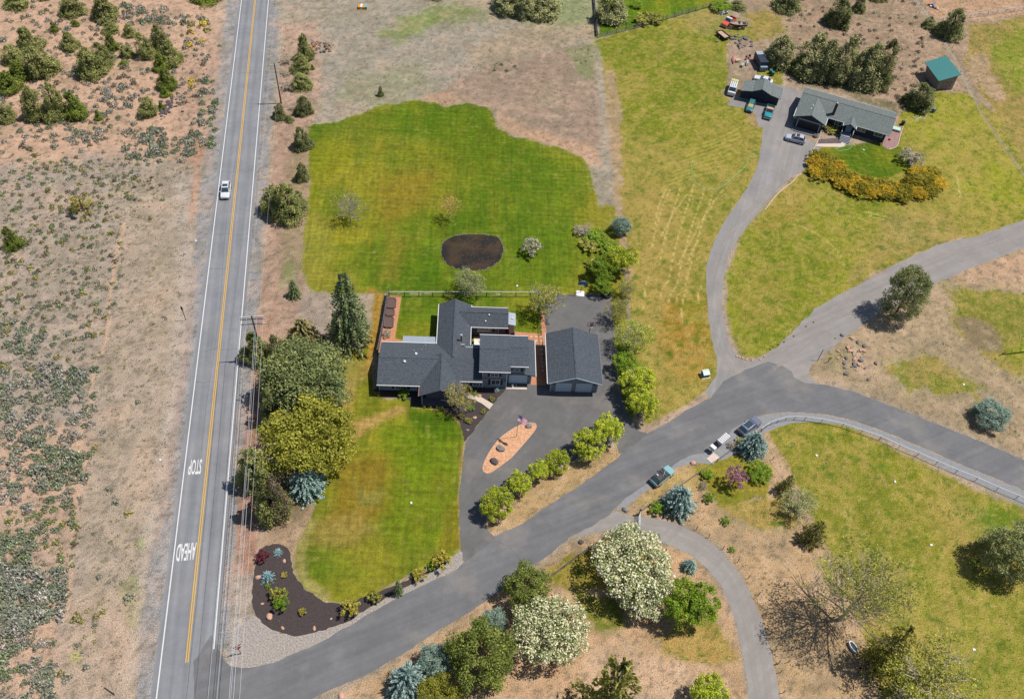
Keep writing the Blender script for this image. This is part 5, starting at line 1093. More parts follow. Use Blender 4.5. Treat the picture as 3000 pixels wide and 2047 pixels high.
# garden shrubs
for kd, cx, cy, w, lb, nm in [
 ('shrub_red',597,1260,31,'dark red barberry bush in the corner bed','barberry_bush'),('dwarf_blue',631,1250,21,'small blue dwarf spruce at the top of the corner bed','dwarf_spruce'),('dwarf_blue',609,1304,34,'larger blue dwarf spruce in the corner bed','dwarf_spruce'),
 ('shrub_olive',634,1345,40,'weeping yellow-green larch in the corner bed','weeping_shrub'),('shrub_green',640,1366,40,'green lower part bush in the corner bed','shrub'),('shrub_gold',687,1386,19,'small gold upright shrub in the corner bed','shrub'),('shrub_gold',645,1303,15,'tiny yellow shrub below the rock in the corner bed','shrub'),('shrub_green',609,1329,13,'tiny green shrub beside the weeping one','shrub'),
 ('shrub_gold',799,1378,45,'widest gold shrub on the mulch strip','shrub'),('shrub_olive',851,1352,34,'olive shrub second on the mulch strip','shrub'),('shrub_gold',952,1301,34,'brownish gold shrub third from the driveway mouth','shrub'),('shrub_gold',1004,1268,46,'golden shrub nearest the driveway mouth','shrub'),('shrub_green',980,1283,22,'small green shrub joined to the golden one','shrub'),
 ('shrub_gold',963,922,8,'clipped yellow ball left of three by the porch','ball_shrub'),('shrub_gold',977,922,8,'clipped yellow ball middle of three by the porch','ball_shrub'),('shrub_gold',991,922,8,'clipped yellow ball right of three by the porch','ball_shrub'),
 ('shrub_green',917,892,26,'green shrub under the left wing windows','shrub'),('shrub_olive',857,893,13,'yellow-green shrub at the left wing corner','shrub'),('shrub_green',1078,892,14,'green tuft beside the pale boulder','shrub'),('shrub_olive',1116,904,14,'spiky yellow-green plant by the driveway edge','shrub'),
 ('shrub_olive',1097,932,14,'yellow-green tuft below the concrete path','shrub'),('shrub_olive',1063,953,17,'round olive shrub with black shadow in the mulch','shrub'),('shrub_gold',1046,943,14,'yellow shrub under the pale budding tree','shrub'),('shrub_green',1002,926,12,'yellow-green shrub right of the clipped balls','shrub'),
 ('dwarf_blue',1128,883,12,'round blue-green dwarf conifer against the house','dwarf_spruce'),('shrub_grey',878,755,24,'leafless brown bush in the raised bed strip','shrub'),('shrub_green',1068,925,18,'pale green bush in front of the porch tree','shrub'),
 ('shrub_green',1490,1150,36,'bright green bush right of the gate','shrub'),('shrub_green',1604,1075,28,'green bush above the blue spruce by the gate','shrub'),('shrub_green',1608,1128,26,'small green tree right of the blue spruce','shrub'),('bright_green',1722,1066,56,'leafy green bush under the roadside blue spruce','bush'),
 ('shrub_grey',1663,1008,26,'brown twiggy bush beside the mailboxes','shrub'),('shrub_olive',1680,1000,26,'yellow-green bush left of the roadside blue spruce','shrub'),('shrub_grey',1595,1100,22,'brown twiggy bush beside the gate spruce','shrub'),
 ('shrub_green',1645,1180,22,'dark green bush low on the dry garden','shrub'),('shrub_green',1660,1245,16,'green weed clump by the lane','shrub'),('bud_grey',1815,1145,76,'loose grey-green tree below the small dark spruce','broadleaf_tree'),
 ('shrub_olive',1457,41,46,'dark olive bush behind the rail fence, left one','bush'),('shrub_olive',1482,38,46,'dark olive bush behind the rail fence, right one','bush'),('bright_green',1636,12,46,'bright green bush at the end of the rail fence','bush'),('juniper_dark',1675,10,40,'dark bush at the top edge beside the rail fence','bush'),('bright_green',1445,10,30,'light green tree top behind the olive bushes','bush'),
 ('shrub_grey',2063,350,60,'leafless grey bush beside the golden hedge','shrub'),('shrub_olive',1884,290,36,'reddish olive round tree in front of the bungalow','shrub_tree'),('shrub_grey',662,245,16,'grey brush beside the power pole','shrub'),
 ('shrub_grey',650,135,30,'grey brush left of the verge junipers','shrub'),('shrub_grey',648,165,24,'brown grey brush in the verge row','shrub'),('shrub_grey',655,195,34,'pale grey brush below the verge junipers','shrub')]:
    cat = 'tree' if 'tree' in nm else 'shrub'
    rnd_tree(kd, cx, cy, w, cx, cy+w*(.22 if w < 60 else .35), lb, nm, None, cat, .85)
cone('spruce', 902, 1318, 1353, 25, 'small green conifer on the mulch strip', 'dwarf_spruce', None, 'tree')
rnd_tree('pink_blossom', 1671, 1084, 52, 1661, 1118, 'pink blossoming tree between blue spruce and bushes')
rnd_tree('white_blossom', 1437, 1284, 168, 1445, 1350, 'largest white blossoming tree beside the south lane'); rnd_tree('white_blossom', 1462, 1345, 118, 1470, 1392, 'lower white blossoming tree merged with the largest one')
rnd_tree('white_blossom', 1247, 1430, 158, 1245, 1500, 'white blossoming tree left, standing alone by the dense pine')
rnd_tree('bright_green', 1562, 1372, 122, 1556, 1432, 'bright green leafy tree right of the white blossoms')
rnd_tree('big_bare', 1975, 1340, 200, 1905, 1405, 'huge bare spreading tree with long branch shadows')
rnd_tree('bottom_yellow', 2110, 1545, 210, 2050, 1610, 'wide yellow budding tree at the bottom right edge')
rnd_tree('yellow_green', 1000, 1575, 104, 998, 1605, 'yellow-green leafy tree cut by the bottom edge')
rnd_tree('aspen', 1612, 1580, 86, 1606, 1610, 'thin yellow-green tree at the bottom edge by the lane')
cone('spruce_dark', 1420, 1505, 1700, 190, 'dark spiky larch cut by the bottom edge', 'larch_tree')
g5 = 'junipers above the bungalow'
for kd, tx, ty, by, w, lb in [
 ('hilltree',1782,74,158,72,'left of the junipers above the bungalow, behind the dark trailer'),('hilltree',1868,76,186,80,'second juniper above the bungalow'),('hilltree',1902,84,188,60,'pale juniper third above the bungalow'),('hilltree',1938,74,192,60,'tall middle juniper above the bungalow'),
 ('hilltree',2000,95,208,68,'wide juniper second from the right above the bungalow'),('juniper_dark',2042,86,212,52,'dark juniper at the right end above the bungalow'),('juniper_green',1828,120,178,50,'lower juniper beside the dark car'),('hilltree',1972,110,196,44,'juniper filling the middle of the bungalow row'),
 ('juniper_dark',1795,-22,37,60,'juniper at the top edge above the boat'),('juniper_dark',1922,-12,70,58,'tall juniper with detached shadow on the hillside'),('juniper_dark',1963,-12,34,28,'thin juniper at the top edge of the hillside'),('juniper_dark',2116,39,70,26,'small juniper left of the white rail fence'),
 ('juniper_dark',2182,14,97,58,'juniper at the corner of the white rail fence'),('juniper_dark',2110,182,258,66,'juniper in front of the teal roofed shed'),('juniper_dark',2000,-30,10,44,'juniper stub at the very top edge')]:
    cone(kd, tx, ty, by+(6 if kd == 'hilltree' else 0), w*1.05, lb, 'juniper_tree', g5)
g6 = 'trees beyond the open field'
for tx, ty, by, w, lb in [(1160,-30,43,78,'left juniper at the top edge beyond the field'),(1196,-22,50,56,'middle olive juniper at the top edge beyond the field'),(1236,-28,57,86,'right wide grey juniper at the top edge'),(984,-40,6,44,'juniper foot at the top edge of the field'),(1398,-22,66,72,'olive tree behind the rail fence corner')]:
    cone('hilltree', tx, ty, by, w, lb, 'juniper_tree', g6)
# golden juniper hedge
mid = smooth_line([(*p, 0) for p in [(1848,376),(1868,392),(1900,404),(1930,418),(1965,428),(2000,436),(2040,436),(2075,424),(2105,406)]], 3)
for i, p in enumerate(mid):
    for off, w in ((0, 46), (14, 40)):
        if off and i % 2: continue
        cx, cy = p.x+rnd.uniform(-8, 8), p.y-off+rnd.uniform(-9, 9); 
        plant('golden_juniper', 'golden_juniper', D(cx, cy+7), rnd.uniform(1.0, 2.3), w/2*mpp(cx, cy)*rnd.uniform(.72, 1.18), 'golden spreading juniper in the curved hedge below the bungalow', 'shrub', 'golden junipers in the curved hedge')
for cx, cy in ((2085,446),(2110,440),(2125,420),(2112,398),(1900,384),(1885,376)): plant('golden_juniper', 'golden_juniper', D(cx, cy), 1.7, 20*mpp(cx, cy), 'golden spreading juniper in the curved hedge below the bungalow', 'shrub', 'golden junipers in the curved hedge')

# ---- sagebrush: 300 separate mounds, the rest joined
def sage_proto(seed, ca, cb, n=130, size=.15):
    R = np.random.default_rng(seed); th = R.random(n)*6.283; ph = R.random(n)**.6; rr_ = np.sqrt(ph)*(.8+.3*np.sin(th*3+seed))
    P = np.stack([np.cos(th)*rr_, np.sin(th)*rr_, .1+.8*(1-ph)*(.7+.3*R.random(n))+.1*R.random(n)], 1)
    V, F, C = leaves(R, P, unit(P+np.array([0, 0, .5])), size, .55, colmix(R, n, ca, cb, None, .26, 2.3), .45, .8); return V, F, C
SG = [sage_proto(1, (122,126,112), (170,170,150)), sage_proto(2, (132,128,120), (182,176,164)), sage_proto(3, (104,116,90), (154,160,128)), sage_proto(4, (128,124,70), (172,164,96)), sage_proto(5, (112,106,88), (160,148,126)), sage_proto(6, (190,166,60), (224,200,90)), sage_proto(7, (100,118,74), (142,156,104))]
SM = []
for V, F, C in SG: me = np_mesh('sagebrush', V, F, C); me.materials.append(LM); SM.append(me)
SLAB = ['grey-green', 'pale grey', 'green-grey', 'olive', 'brownish', 'yellow flowering', 'dull green']
big = []; small = []
ZN = [ # overview polygon, count, size range m (radius), palette
 ([(270,-5),(505,60),(495,130),(420,130),(400,60),(300,60)], 26, (.5, 1.1), (0, 0, 1, 2)), ([(240,10),(420,30),(420,60),(260,70)], 22, (.5, 1.1), (0, 0, 1)),
 ([(0,0),(480,40),(480,240),(440,350),(0,350)], 210, (.22, .7), (0, 0, 1, 2, 4)), ([(225,200),(300,190),(300,270),(225,270)], 26, (.5, 1.0), (0, 1)), ([(165,295),(230,295),(228,325),(165,322)], 14, (.5, .9), (0, 1)),
 ([(280,290),(375,295),(375,370),(282,365)], 38, (.5, 1.1), (0, 2, 0)), ([(390,330),(448,300),(440,350),(400,375)], 24, (.4, .9), (2, 0, 1)), ([(450,180),(492,180),(490,340),(450,330)], 26, (.3, .8), (2, 0, 1, 6)),
 ([(60,0),(300,20),(300,300),(60,330)], 90, (.2, .6), (0, 2, 4)), ([(0,350),(320,360),(290,520),(0,560)], 230, (.16, .5), (0, 2, 3, 4, 6, 6)), ([(300,370),(430,380),(330,520),(290,520)], 30, (.16, .4), (3, 4, 6)),
 ([(0,560),(290,520),(262,700),(0,760)], 150, (.16, .5), (0, 2, 4, 3, 6)), ([(0,740),(250,700),(235,830),(0,850)], 90, (.2, .55), (0, 0, 2, 3)), ([(90,830),(140,830),(140,880),(90,880)], 12, (.5, .9), (0, 1)), ([(0,730),(100,740),(100,800),(0,800)], 20, (.4, .8), (0, 2)),
 ([(0,840),(225,830),(215,960),(190,1000),(0,1020)], 130, (.3, .85), (0, 0, 2, 1)), ([(110,850),(190,840),(190,900),(110,905)], 40, (.5, 1.0), (0, 2)), ([(30,1000),(120,990),(110,1120),(25,1110)], 34, (.5, 1.1), (0, 2)), ([(100,1020),(190,1040),(185,1100),(95,1110)], 44, (.5, 1.05), (2, 0)),
 ([(0,1000),(215,990),(190,1150),(0,1170)], 90, (.25, .7), (0, 2, 1)), ([(0,1160),(185,1150),(165,1290),(0,1300)], 110, (.16, .5), (3, 2, 6, 4)), ([(0,1210),(110,1190),(60,1330),(0,1340)], 40, (.4, .8), (0, 2)),
 ([(0,1290),(150,1300),(150,1400),(70,1420),(0,1430)], 90, (.45, 1.05), (0, 0, 2, 1)), ([(0,1380),(80,1390),(60,1470),(0,1500)], 50, (.5, 1.1), (0, 0, 1)), ([(0,1440),(130,1440),(125,1600),(0,1610)], 70, (.25, .7), (0, 2, 6, 1)), ([(60,1520),(125,1520),(120,1600),(60,1600)], 18, (.5, 1.0), (0,)),
 ([(230,900),(330,900),(300,1300),(180,1500),(160,1300)], 26, (.2, .5), (0, 2, 3)), ([(260,600),(420,560),(390,900),(240,900)], 26, (.14, .35), (3, 4, 0)), ([(130,1400),(300,1350),(280,1560),(130,1560)], 12, (.25, .7), (0, 3)),
 ([(1760,0),(2080,0),(2110,180),(2050,260),(1980,200),(1780,100)], 60, (.25, .7), (0, 4, 4, 1)), ([(620,40),(700,40),(710,330),(620,330)], 20, (.2, .45), (3, 0, 4)), ([(2060,200),(2130,180),(2130,290),(2080,300)], 12, (.2, .4), (4, 0)),
 ([(1880,690),(2320,670),(2320,1000),(1900,860)], 30, (.15, .3), (6, 6, 3)), ([(1300,110),(1350,100),(1352,150),(1310,160)], 9, (.2, .4), (2, 6)), ([(1120,140),(1160,140),(1180,165),(1120,165)], 10, (.3, .55), (2,)),
 ([(750,230),(1000,150),(1340,60),(1345,90),(1000,200)], 34, (.12, .28), (3, 6, 4)), ([(640,1240),(720,1100),(700,1200)], 5, (.1, .2), (3,)),
 ([(425,45),(478,50),(470,100),(422,120)], 7, (.5, .9), (5, 3)), ([(415,180),(440,180),(438,205),(412,205)], 3, (.4, .7), (5,))]
REG = lambda x, y: ('north thicket beside the junipers' if y < 300 else 'upper scrubland under the thicket' if y < 500 else 'middle scrubland west of the highway' if y < 820 else 'dense grey sage patch west of the footpath' if y < 1160 else 'lower scrubland near the bottom left') if x < 560 else ('hillside above the bungalow' if x > 1700 else 'dry field right of the highway')
for poly, cnt, (r0, r1), pal in ZN:
    if P0_ := (poly[0][0] < 560 and poly[0][1] < 1600): cnt = int(cnt*(1.15 if r1 > .8 and cnt < 60 else 2.5)); r0 *= .9; r1 *= 1.25; cnt = int(cnt*(.62 if poly[0][1] > 700 else 1))
    if poly[0][0] == 1760: cnt *= 4
    P = np.array(poly); k = 0; tries = 0
    while k < cnt and tries < cnt*20:
        tries += 1; x = rnd.uniform(P[:,0].min(), P[:,0].max()); y = rnd.uniform(P[:,1].min(), P[:,1].max())
        if poly_sd(np.array([x]), np.array([y]), poly)[0] < 0: continue
        r = r0+(r1-r0)*rnd.random()**1.6; q = D(x, y); (big if r > .30 else small).append((q, r, rnd.choice(pal), REG(x, y))); k += 1
big.sort(key=lambda b: -b[1]/max(1, (b[0]-Vector((0, 0, H))).length)); small += big[300:]; big = big[:300]
for q, r, k, rg in big:
    o = link('sagebrush', SM[k], None, None, q); o.scale = (r*rnd.uniform(.85, 1.25), r, r*rnd.uniform(1.1, 1.5)); o.rotation_euler = (0, 0, rnd.uniform(0, 6.28))
    tag(o, '%s sagebrush mound in the %s' % (SLAB[k], rg), 'shrub', 'sagebrush mounds on the scrubland')
def join_scatter(name, items, protos, lite, label):
    Vs, Fs, Cs, n = [], [], [], 0
    for q, r, k, _ in items:
        V, F, C = protos[k]; m = len(F)//(lite if r < .45 else 2); a = rnd.uniform(0, 6.28); c, s = math.cos(a), math.sin(a)
        V = V[:m*4].copy(); 
        if lite > 1: ctr = V.reshape(-1, 4, 3).mean(1, keepdims=True); V = (ctr+(V.reshape(-1, 4, 3)-ctr)*1.6).reshape(-1, 3)
        W = np.stack([(V[:,0]*c-V[:,1]*s)*r+q.x, (V[:,0]*s+V[:,1]*c)*r+q.y, V[:,2]*r*1.2], 1)
        Vs.append(W); Fs.append(np.arange(m*4).reshape(m, 4)+n); Cs.append(C[:m*4]); n += m*4
    me = np_mesh(name, np.concatenate(Vs), np.concatenate(Fs), np.concatenate(Cs)); me.materials.append(LM); o = link(name, me); tag(o, label, None, None, 'stuff'); return o
join_scatter('low_scrub', small, SG, 4, 'small scattered sagebrush and bunch grass')
# dry bunch grass as low tufts over the fields
def tufts(name, polys, dens, cols, size, label, seed, hgt=.5):
    R = np.random.default_rng(seed); Ps = []
    for poly in polys:
        W = np.array([tuple(D(*p)[:2]) for p in poly]); area = (W[:,0].max()-W[:,0].min())*(W[:,1].max()-W[:,1].min()); n = int(area*dens)
        x = R.uniform(W[:,0].min(), W[:,0].max(), n); y = R.uniform(W[:,1].min(), W[:,1].max(), n)
        keep = (poly_sd(x, y, W) > .3) & (fbm(x*.6, y*.6, seed) > .42); Ps.append(np.stack([x[keep], y[keep]], 1))
    P = np.concatenate(Ps); n = len(P); s = size*(.5+R.random(n)); c = np.array([alb(c, 1.1) for c in cols])[R.integers(len(cols), size=n)]*(1+R.normal(size=(n, 1))*.12)
    Vs = []; 
    for k in range(3):
        a = R.random(n)*6.283; dx, dy = np.cos(a)*s, np.sin(a)*s; z0 = np.full(n, .0)
        Vs.append(np.stack([np.stack([P[:,0]-dy*.45, P[:,1]+dx*.45, z0], 1), np.stack([P[:,0]+dy*.45, P[:,1]-dx*.45, z0], 1), np.stack([P[:,0]+dx*.8, P[:,1]+dy*.8, s*hgt*2], 1)], 1))
    V = np.concatenate(Vs).reshape(-1, 3); F = np.arange(len(V)).reshape(-1, 3); C = np.repeat(np.tile(c, (3, 1)), 3, axis=0)
    me = np_mesh(name, V, F, np.clip(C, .01, .8)); me.materials.append(LM); o = link(name, me); tag(o, label, None, None, 'stuff'); return len(F)
T1 = tufts('dry_grass', [[(240,380),(440,380),(420,700),(385,1000),(300,1500),(290,1600),(140,1600),(170,1300),(230,900)], [(0,350),(300,370),(250,900),(0,1000)]], 1.3, [(196,176,148),(160,144,116),(214,196,168),(146,136,104)], .14, 'bleached dry grass on the verge of the scrubland', 1)
T2 = tufts('dry_grass', [[(640,20),(1340,-10),(1350,90),(640,300)], [(970,225),(1130,150),(1345,100),(1360,330),(1130,265)], [(1760,0),(2320,0),(2300,200),(2050,260),(1800,100)]], .8, [(178,166,148),(146,146,110),(196,180,160),(140,128,104)], .14, 'thin dry grass of the upper fields', 2)
T3 = tufts('dry_grass', [[(1760,970),(2324,1180),(2324,1586),(1990,1586),(1800,1140)], [(1850,840),(2324,560),(2324,1020)], [(1240,1300),(1500,1240),(1680,1500),(1640,1586),(1240,1586)], [(1480,1172),(1740,980),(1960,1440),(1780,1586),(1650,1240)]], .8, [(204,178,128),(150,152,70),(190,166,116),(128,136,50)], .12, 'patchy grass of the eastern meadows', 3)
# ------------------------------------------------------------------ vehicles
def paint(name, c, k=1.0, metal=.0): return mat(name, alb(c, k), .28, metal=metal, spec=.5, coat=.5)
tyreM = mat('tyre_rubber', (.02, .02, .021), .85); rimM = mat('wheel_rim', (.45, .46, .48), .35, metal=.8)
lampM = mat('headlight_lens', (.25, .27, .3), .15, spec=.8); tailM = mat('tail_light_lens', (.35, .02, .02), .25); trimB = mat('black_plastic', (.02, .02, .022), .6)
wheelMB = MB()
def wheel(parent, x, y, r=.34, w=.23):
    m = MB(); s = 1 if y > 0 else -1; m.tube((x, y-w/2, r), (x, y+w/2, r), r, n=18); o = m.build('wheel', tyreM, parent)
    MB().tube((x, y+s*w*.45, r), (x, y+s*(w*.5+.012), r), r*.62, n=14).build('rim', rimM, o)
def quadp(name, pts, m, parent, off=.012):
    a, b, c = Vector(pts[0]), Vector(pts[1]), Vector(pts[2]); n = (b-a).cross(c-a).normalized()
    top = [Vector(p)+n*off for p in pts]; bot = [Vector(p)-n*.01 for p in pts]; k = len(pts)
    return MB().add([*top, *bot], [tuple(range(k))]+[(i, k+i, k+(i+1) % k, (i+1) % k) for i in range(k)]).build(name, m, parent)
def lerp(a, b, t): return tuple(a[i]+(b[i]-a[i])*t for i in range(3))
def body_loft(st, W, m, parent, name='body', smooth=True):
    V = []; F = []; N = 11
    for x, hw_, zb, zt in st:
        w = hw_*W
        V += [(x, -w*.88, zb), (x, -w*.985, zb+.12), (x, -w, (zb+zt)/2), (x, -w*.965, zt-.1), (x, -w*.86, zt), (x, 0, zt+.035), (x, w*.86, zt), (x, w*.965, zt-.1), (x, w, (zb+zt)/2), (x, w*.985, zb+.12), (x, w*.88, zb)]
    n = len(st)
    for i in range(n-1):
        for j in range(N): a = i*N+j; b = i*N+(j+1) % N; F.append((a, a+N, b+N, b))
    F += [tuple(range(N)), tuple(range((n-1)*N+N-1, (n-1)*N-1, -1))]
    mb = MB().add(V, F, False); me = mb.mesh(name); bm = bmesh.new(); bm.from_mesh(me); bmesh.ops.recalc_face_normals(bm, faces=bm.faces)
    bmesh.ops.subdivide_edges(bm, edges=bm.edges, cuts=1, use_grid_fill=True, smooth=.5) if False else None
    bm.to_mesh(me); bm.free(); me.shade_smooth() if smooth else None; me.set_sharp_from_angle(angle=math.radians(38)) if smooth else None
    return link(name, me, m, parent)
def cabin(parent, W, bx, tx, zb, zt, m, kb=.9, kt=.72, rear=True, roof_m=None, pill=.1):
    """greenhouse: bx=(front,rear) at belt, tx at roof. returns roof corner helper"""
    b = W/2*kb; t = W/2*kt
    B = [(bx[0], -b, zb), (bx[0], b, zb), (bx[1], b, zb), (bx[1], -b, zb)]; T = [(tx[0], -t, zt), (tx[0], t, zt), (tx[1], t, zt), (tx[1], -t, zt)]
    xm = (tx[0]+tx[1])/2
    V = B+T+[(tx[0]-.05, 0, zt+.03), (xm, -t, zt+.03), (xm, 0, zt+.07), (xm, t, zt+.03), (tx[1]+.05, 0, zt+.03)]
    F = [(0,1,5,8,4), (1,2,6,11,5), (2,3,7,12,6), (3,0,4,9,7), (4,8,10,9), (8,5,11,10), (9,10,12,7), (10,11,6,12)]
    c = MB().add(V, F).build('cabin', m, parent)
    def pane(name, p0, p1, q0, q1, a=.06, lo=.06, hi=.94):
        P = lambda u, v: lerp(lerp(p0, p1, u), lerp(q0, q1, u), v)
        quadp(name, [P(a, lo), P(1-a, lo), P(1-a, hi), P(a, hi)], glass, parent)
    pane('windshield', B[0], B[1], T[0], T[1])
    if rear: pane('rear_window', B[2], B[3], T[2], T[3], .08, .15)
    for s in (0, 1):
        p0, p1, q0, q1 = (B[3], B[0], T[3], T[0]) if s == 0 else (B[1], B[2], T[1], T[2])
        P = lambda u, v: lerp(lerp(p0, p1, u), lerp(q0, q1, u), v)
        for a0, a1 in ((.05, .47), (.53, .95)): quadp('side_window', [P(a0, .12), P(a1, .12), P(a1, .9), P(a0, .9)], glass, parent)
    return T, zt
def car(name, label, p0, p1, L, W, m, kind='suv', roof=None, group=None, roofm=None, cat='car', ht=1.66, glassroof=False):
    """p0 photo pixel of the middle, p1 photo pixel the front points to"""
    c = G(*p0, .8); f = G(*p1, .8)-c; e = empty(name, (c.x, c.y, .016), math.atan2(f.y, f.x), label, cat, group)
    h = L/2; rf = roofm or m
    if kind in ('suv', 'sedan'):
        z = 1.0 if kind == 'suv' else .92; zt = ht
        st_ = [(h,.30,.35,.62),(h*.985,.38,.3,.72),(h*.94,.445,.26,.82),(h*.84,.485,.22,z-.12),(h*.6,.498,.2,z-.04),(h*.42,.5,.2,z),(0,.5,.2,z+.02),(-h*.6,.498,.2,z+.05),(-h*.86,.485,.24,z+.04),(-h*.95,.455,.3,z-.02),(-h*.985,.41,.34,z-.12),(-h,.36,.38,z-.24)]
        body_loft(st_, W, m, e)
        bx, tx = ((h*.46, -h*.93), (h*.12, -h*.72)) if kind == 'suv' else ((h*.40, -h*.80), (h*.05, -h*.42))
        T, zt = cabin(e, W, bx, tx, z-.02, zt, rf)
        if kind == 'suv' and roof != 'box':
            for s in (-1, 1): MB().tube((tx[0]-.15, s*W*.34, zt+.07), (tx[1]+.15, s*W*.34, zt+.07), .022, n=5).build('roof_rail', trimB if roof == 'black' else rimM, e)
        if roof == 'sun' or glassroof:
            a, b_ = (tx[0]-.25, tx[0]-1.0) if not glassroof else (tx[0]-.2, tx[1]+.35)
            MB().box(b_, a, -W*.27, W*.27, zt+.055, zt+.085).build('sunroof', glass, e)
    elif kind == 'pickup':
        z = 1.08; zt = ht
        body_loft([(h,.42,.4,.9),(h*.96,.465,.32,1.0),(h*.8,.49,.3,z-.02),(h*.3,.495,.3,z),(-h*.18,.495,.3,z)], W, m, e)
        T, zt = cabin(e, W, (h*.34, -h*.16), (h*.16, -h*.1), z-.02, zt, rf, .93, .8)
        b_ = MB(); w = W*.495; x0, x1 = -h, -h*.185; t = .07
        b_.box(x0, x1, -w, -w+t, .42, z).box(x0, x1, w-t, w, .42, z).box(x0, x0+t, -w+t, w-t, .42, z).box(x1-t, x1, -w+t, w-t, .42, z); bo = b_.build('bed', m, e)
        MB().box(x0+t, x1-t, -w+t, w-t, .42, .66).build('bed_floor', roof if roof else trimB, bo)
        MB().box(x0-.12, x0, -w, w, .42, .6).build('bumper', rimM, e); MB().box(h-.02, h+.1, -w*.95, w*.95, .42, .6).build('bumper', rimM, e)
    for x in (h*.62, -h*.6):
        for s in (-1, 1): wheel(e, x, s*(W/2-.1))
    zl_ = .72 if kind != 'pickup' else .85
    for s in (-1, 1):
        MB().box(h-.14, h-.02, s*W*.34-.15, s*W*.34+.15, zl_-.12, zl_-.01).build('headlight', lampM, e)
        MB().box(-h-.005, -h+.12, s*W*.38-.13, s*W*.38+.13, zl_+.02, zl_+.2).build('tail_light', tailM, e)
        MB().box(h*.36, h*.36+.14, s*W*.5-.02 if s > 0 else -W*.5-.2, W*.5+.2 if s > 0 else -W*.5+.02, 1.0, 1.13).build('mirror', m, e)
    MB().box(h-.04, h+.015, -W*.24, W*.24, .45, .66).build('grille', trimB, e)
    return e
whiteP = paint('white_car_paint', (250,250,252), .9)
car('car', 'white SUV driving on the highway', (661,556), (655,600), 4.75, 1.88, whiteP, 'suv', 'sun')
c1 = car('car', 'pale teal SUV with black roof bars parked at the roadside', (1941,1392), (1990,1352), 4.5, 1.85, paint('teal_car_paint', (150,200,204), .95), 'suv', 'black', roofm=trimB)
for x in (-.3, .35): MB().box(x-.04, x+.04, -.72, .72, 1.78, 1.83).build('roof_bar', trimB, c1)
MB().box(-1.25, -1.05, .1, .5, 1.76, 1.84).build('rack_clamp', rimM, c1); MB().tube((-.6, -.45, 1.9), (.55, .15, 1.9), .035, n=5).build('bike_rail', rimM, c1)
car('car', 'grey SUV with dark glass roof parked on the gravel verge', (2197,1246), (2240,1212), 4.75, 1.9, paint('grey_car_paint', (150,156,176), .8, .3), 'suv', 'rails', glassroof=True)
car('car', 'silver crossover parked before the dark bungalow', (2331,405), (2296,396), 4.6, 1.85, paint('silver_car_paint', (214,220,236), .95, .1), 'suv', 'sun')
car('car', 'teal wagon with yellow sunshade behind the windscreen', (2200,309), (2188,344), 4.5, 1.75, paint('teal_wagon_paint', (70,140,142), .9), 'suv', 'black', ht=1.5)
sun_sh = bpy.data.objects['car.004'] if 'car.004' in bpy.data.objects else None
if sun_sh: quadp('sunshade', [(1.0,-.6,1.02),(1.0,.6,1.02),(.42,.52,1.44),(.42,-.52,1.44)], mat('yellow_foil', alb((226,206,120)), .5), sun_sh, .03)
pk = car('pickup_truck', 'turquoise pickup with orange-white roof and open bed', (2254,327), (2243,362), 5.0, 1.9, paint('turquoise_paint', (50,160,166), .95), 'pickup', mat('cluttered_bed', alb((130,140,120)), .9, 3, .5), roofm=mat('rust_white_roof', alb((226,170,140)), .6, 1.2, .15), cat='pickup truck', ht=1.75)
pk2 = car('pickup_truck', 'old orange and white pickup with red open bed on the hillside', (2135,63), (2112,80), 5.2, 1.95, paint('orange_red_paint', (236,104,80), .95), 'pickup', mat('red_bed', alb((170,60,44)), .8), roofm=whiteP, cat='pickup truck', ht=1.85)
car('car', 'white coupe parked behind the dark outbuilding', (2237,232), (2212,224), 4.7, 1.8, whiteP, 'sedan', cat='car', ht=1.38)
cp = G(2119, 40); tc_ = empty('truck_canopy', (cp.x, cp.y, .0), math.radians(212), 'white pickup canopy lying on the grass by the orange pickup', 'truck canopy')
MB().add([(-1.2,-.85,0),(1.2,-.85,0),(1.2,.85,0),(-1.2,.85,0),(-1.15,-.7,.62),(1.0,-.7,.62),(1.0,.7,.62),(-1.15,.7,.62)], [(4,5,6,7),(0,1,5,4),(1,2,6,5),(2,3,7,6),(3,0,4,7)]).build('shell', whiteP, tc_)
quadp('window', [(-.9,.83,.12),(.9,.83,.12),(.8,.73,.5),(-.9,.73,.5)][::-1], glass, tc_, .02); MB().box(.55, .62, -.7, .7, .62, .65).build('seam', trimB, tc_); MB().box(.75, .95, -.3, .3, .62, .66).build('vent', trimB, tc_)
# camper truck with white roof load
cc = G(2147, 258, 1); vn = empty('van', (cc.x, cc.y, 0), math.radians(-104), 'white van with yellow boards and three roof rails', 'van')
body_loft([(2.4,.43,.4,.95),(2.3,.48,.3,1.15),(1.7,.5,.28,1.2),(-2.3,.5,.28,1.2),(-2.4,.47,.34,1.15)], 1.95, whiteP, vn)
cabin(vn, 1.95, (1.85, -2.35), (1.35, -2.25), 1.18, 2.05, whiteP, .97, .84)
for y in (-.45, 0, .45): MB().tube((1.1, y, 2.2), (-2.1, y, 2.2), .03, n=5).build('roof_rail', trimB, vn)
MB().box(-2.1, -1.2, -.7, .7, 2.13, 2.18).build('yellow_board', mat('yellow_board', alb((232,232,110)), .7), vn)
for x in (1.5, -1.5):
    for s in (-1, 1): wheel(vn, x, s*.86)
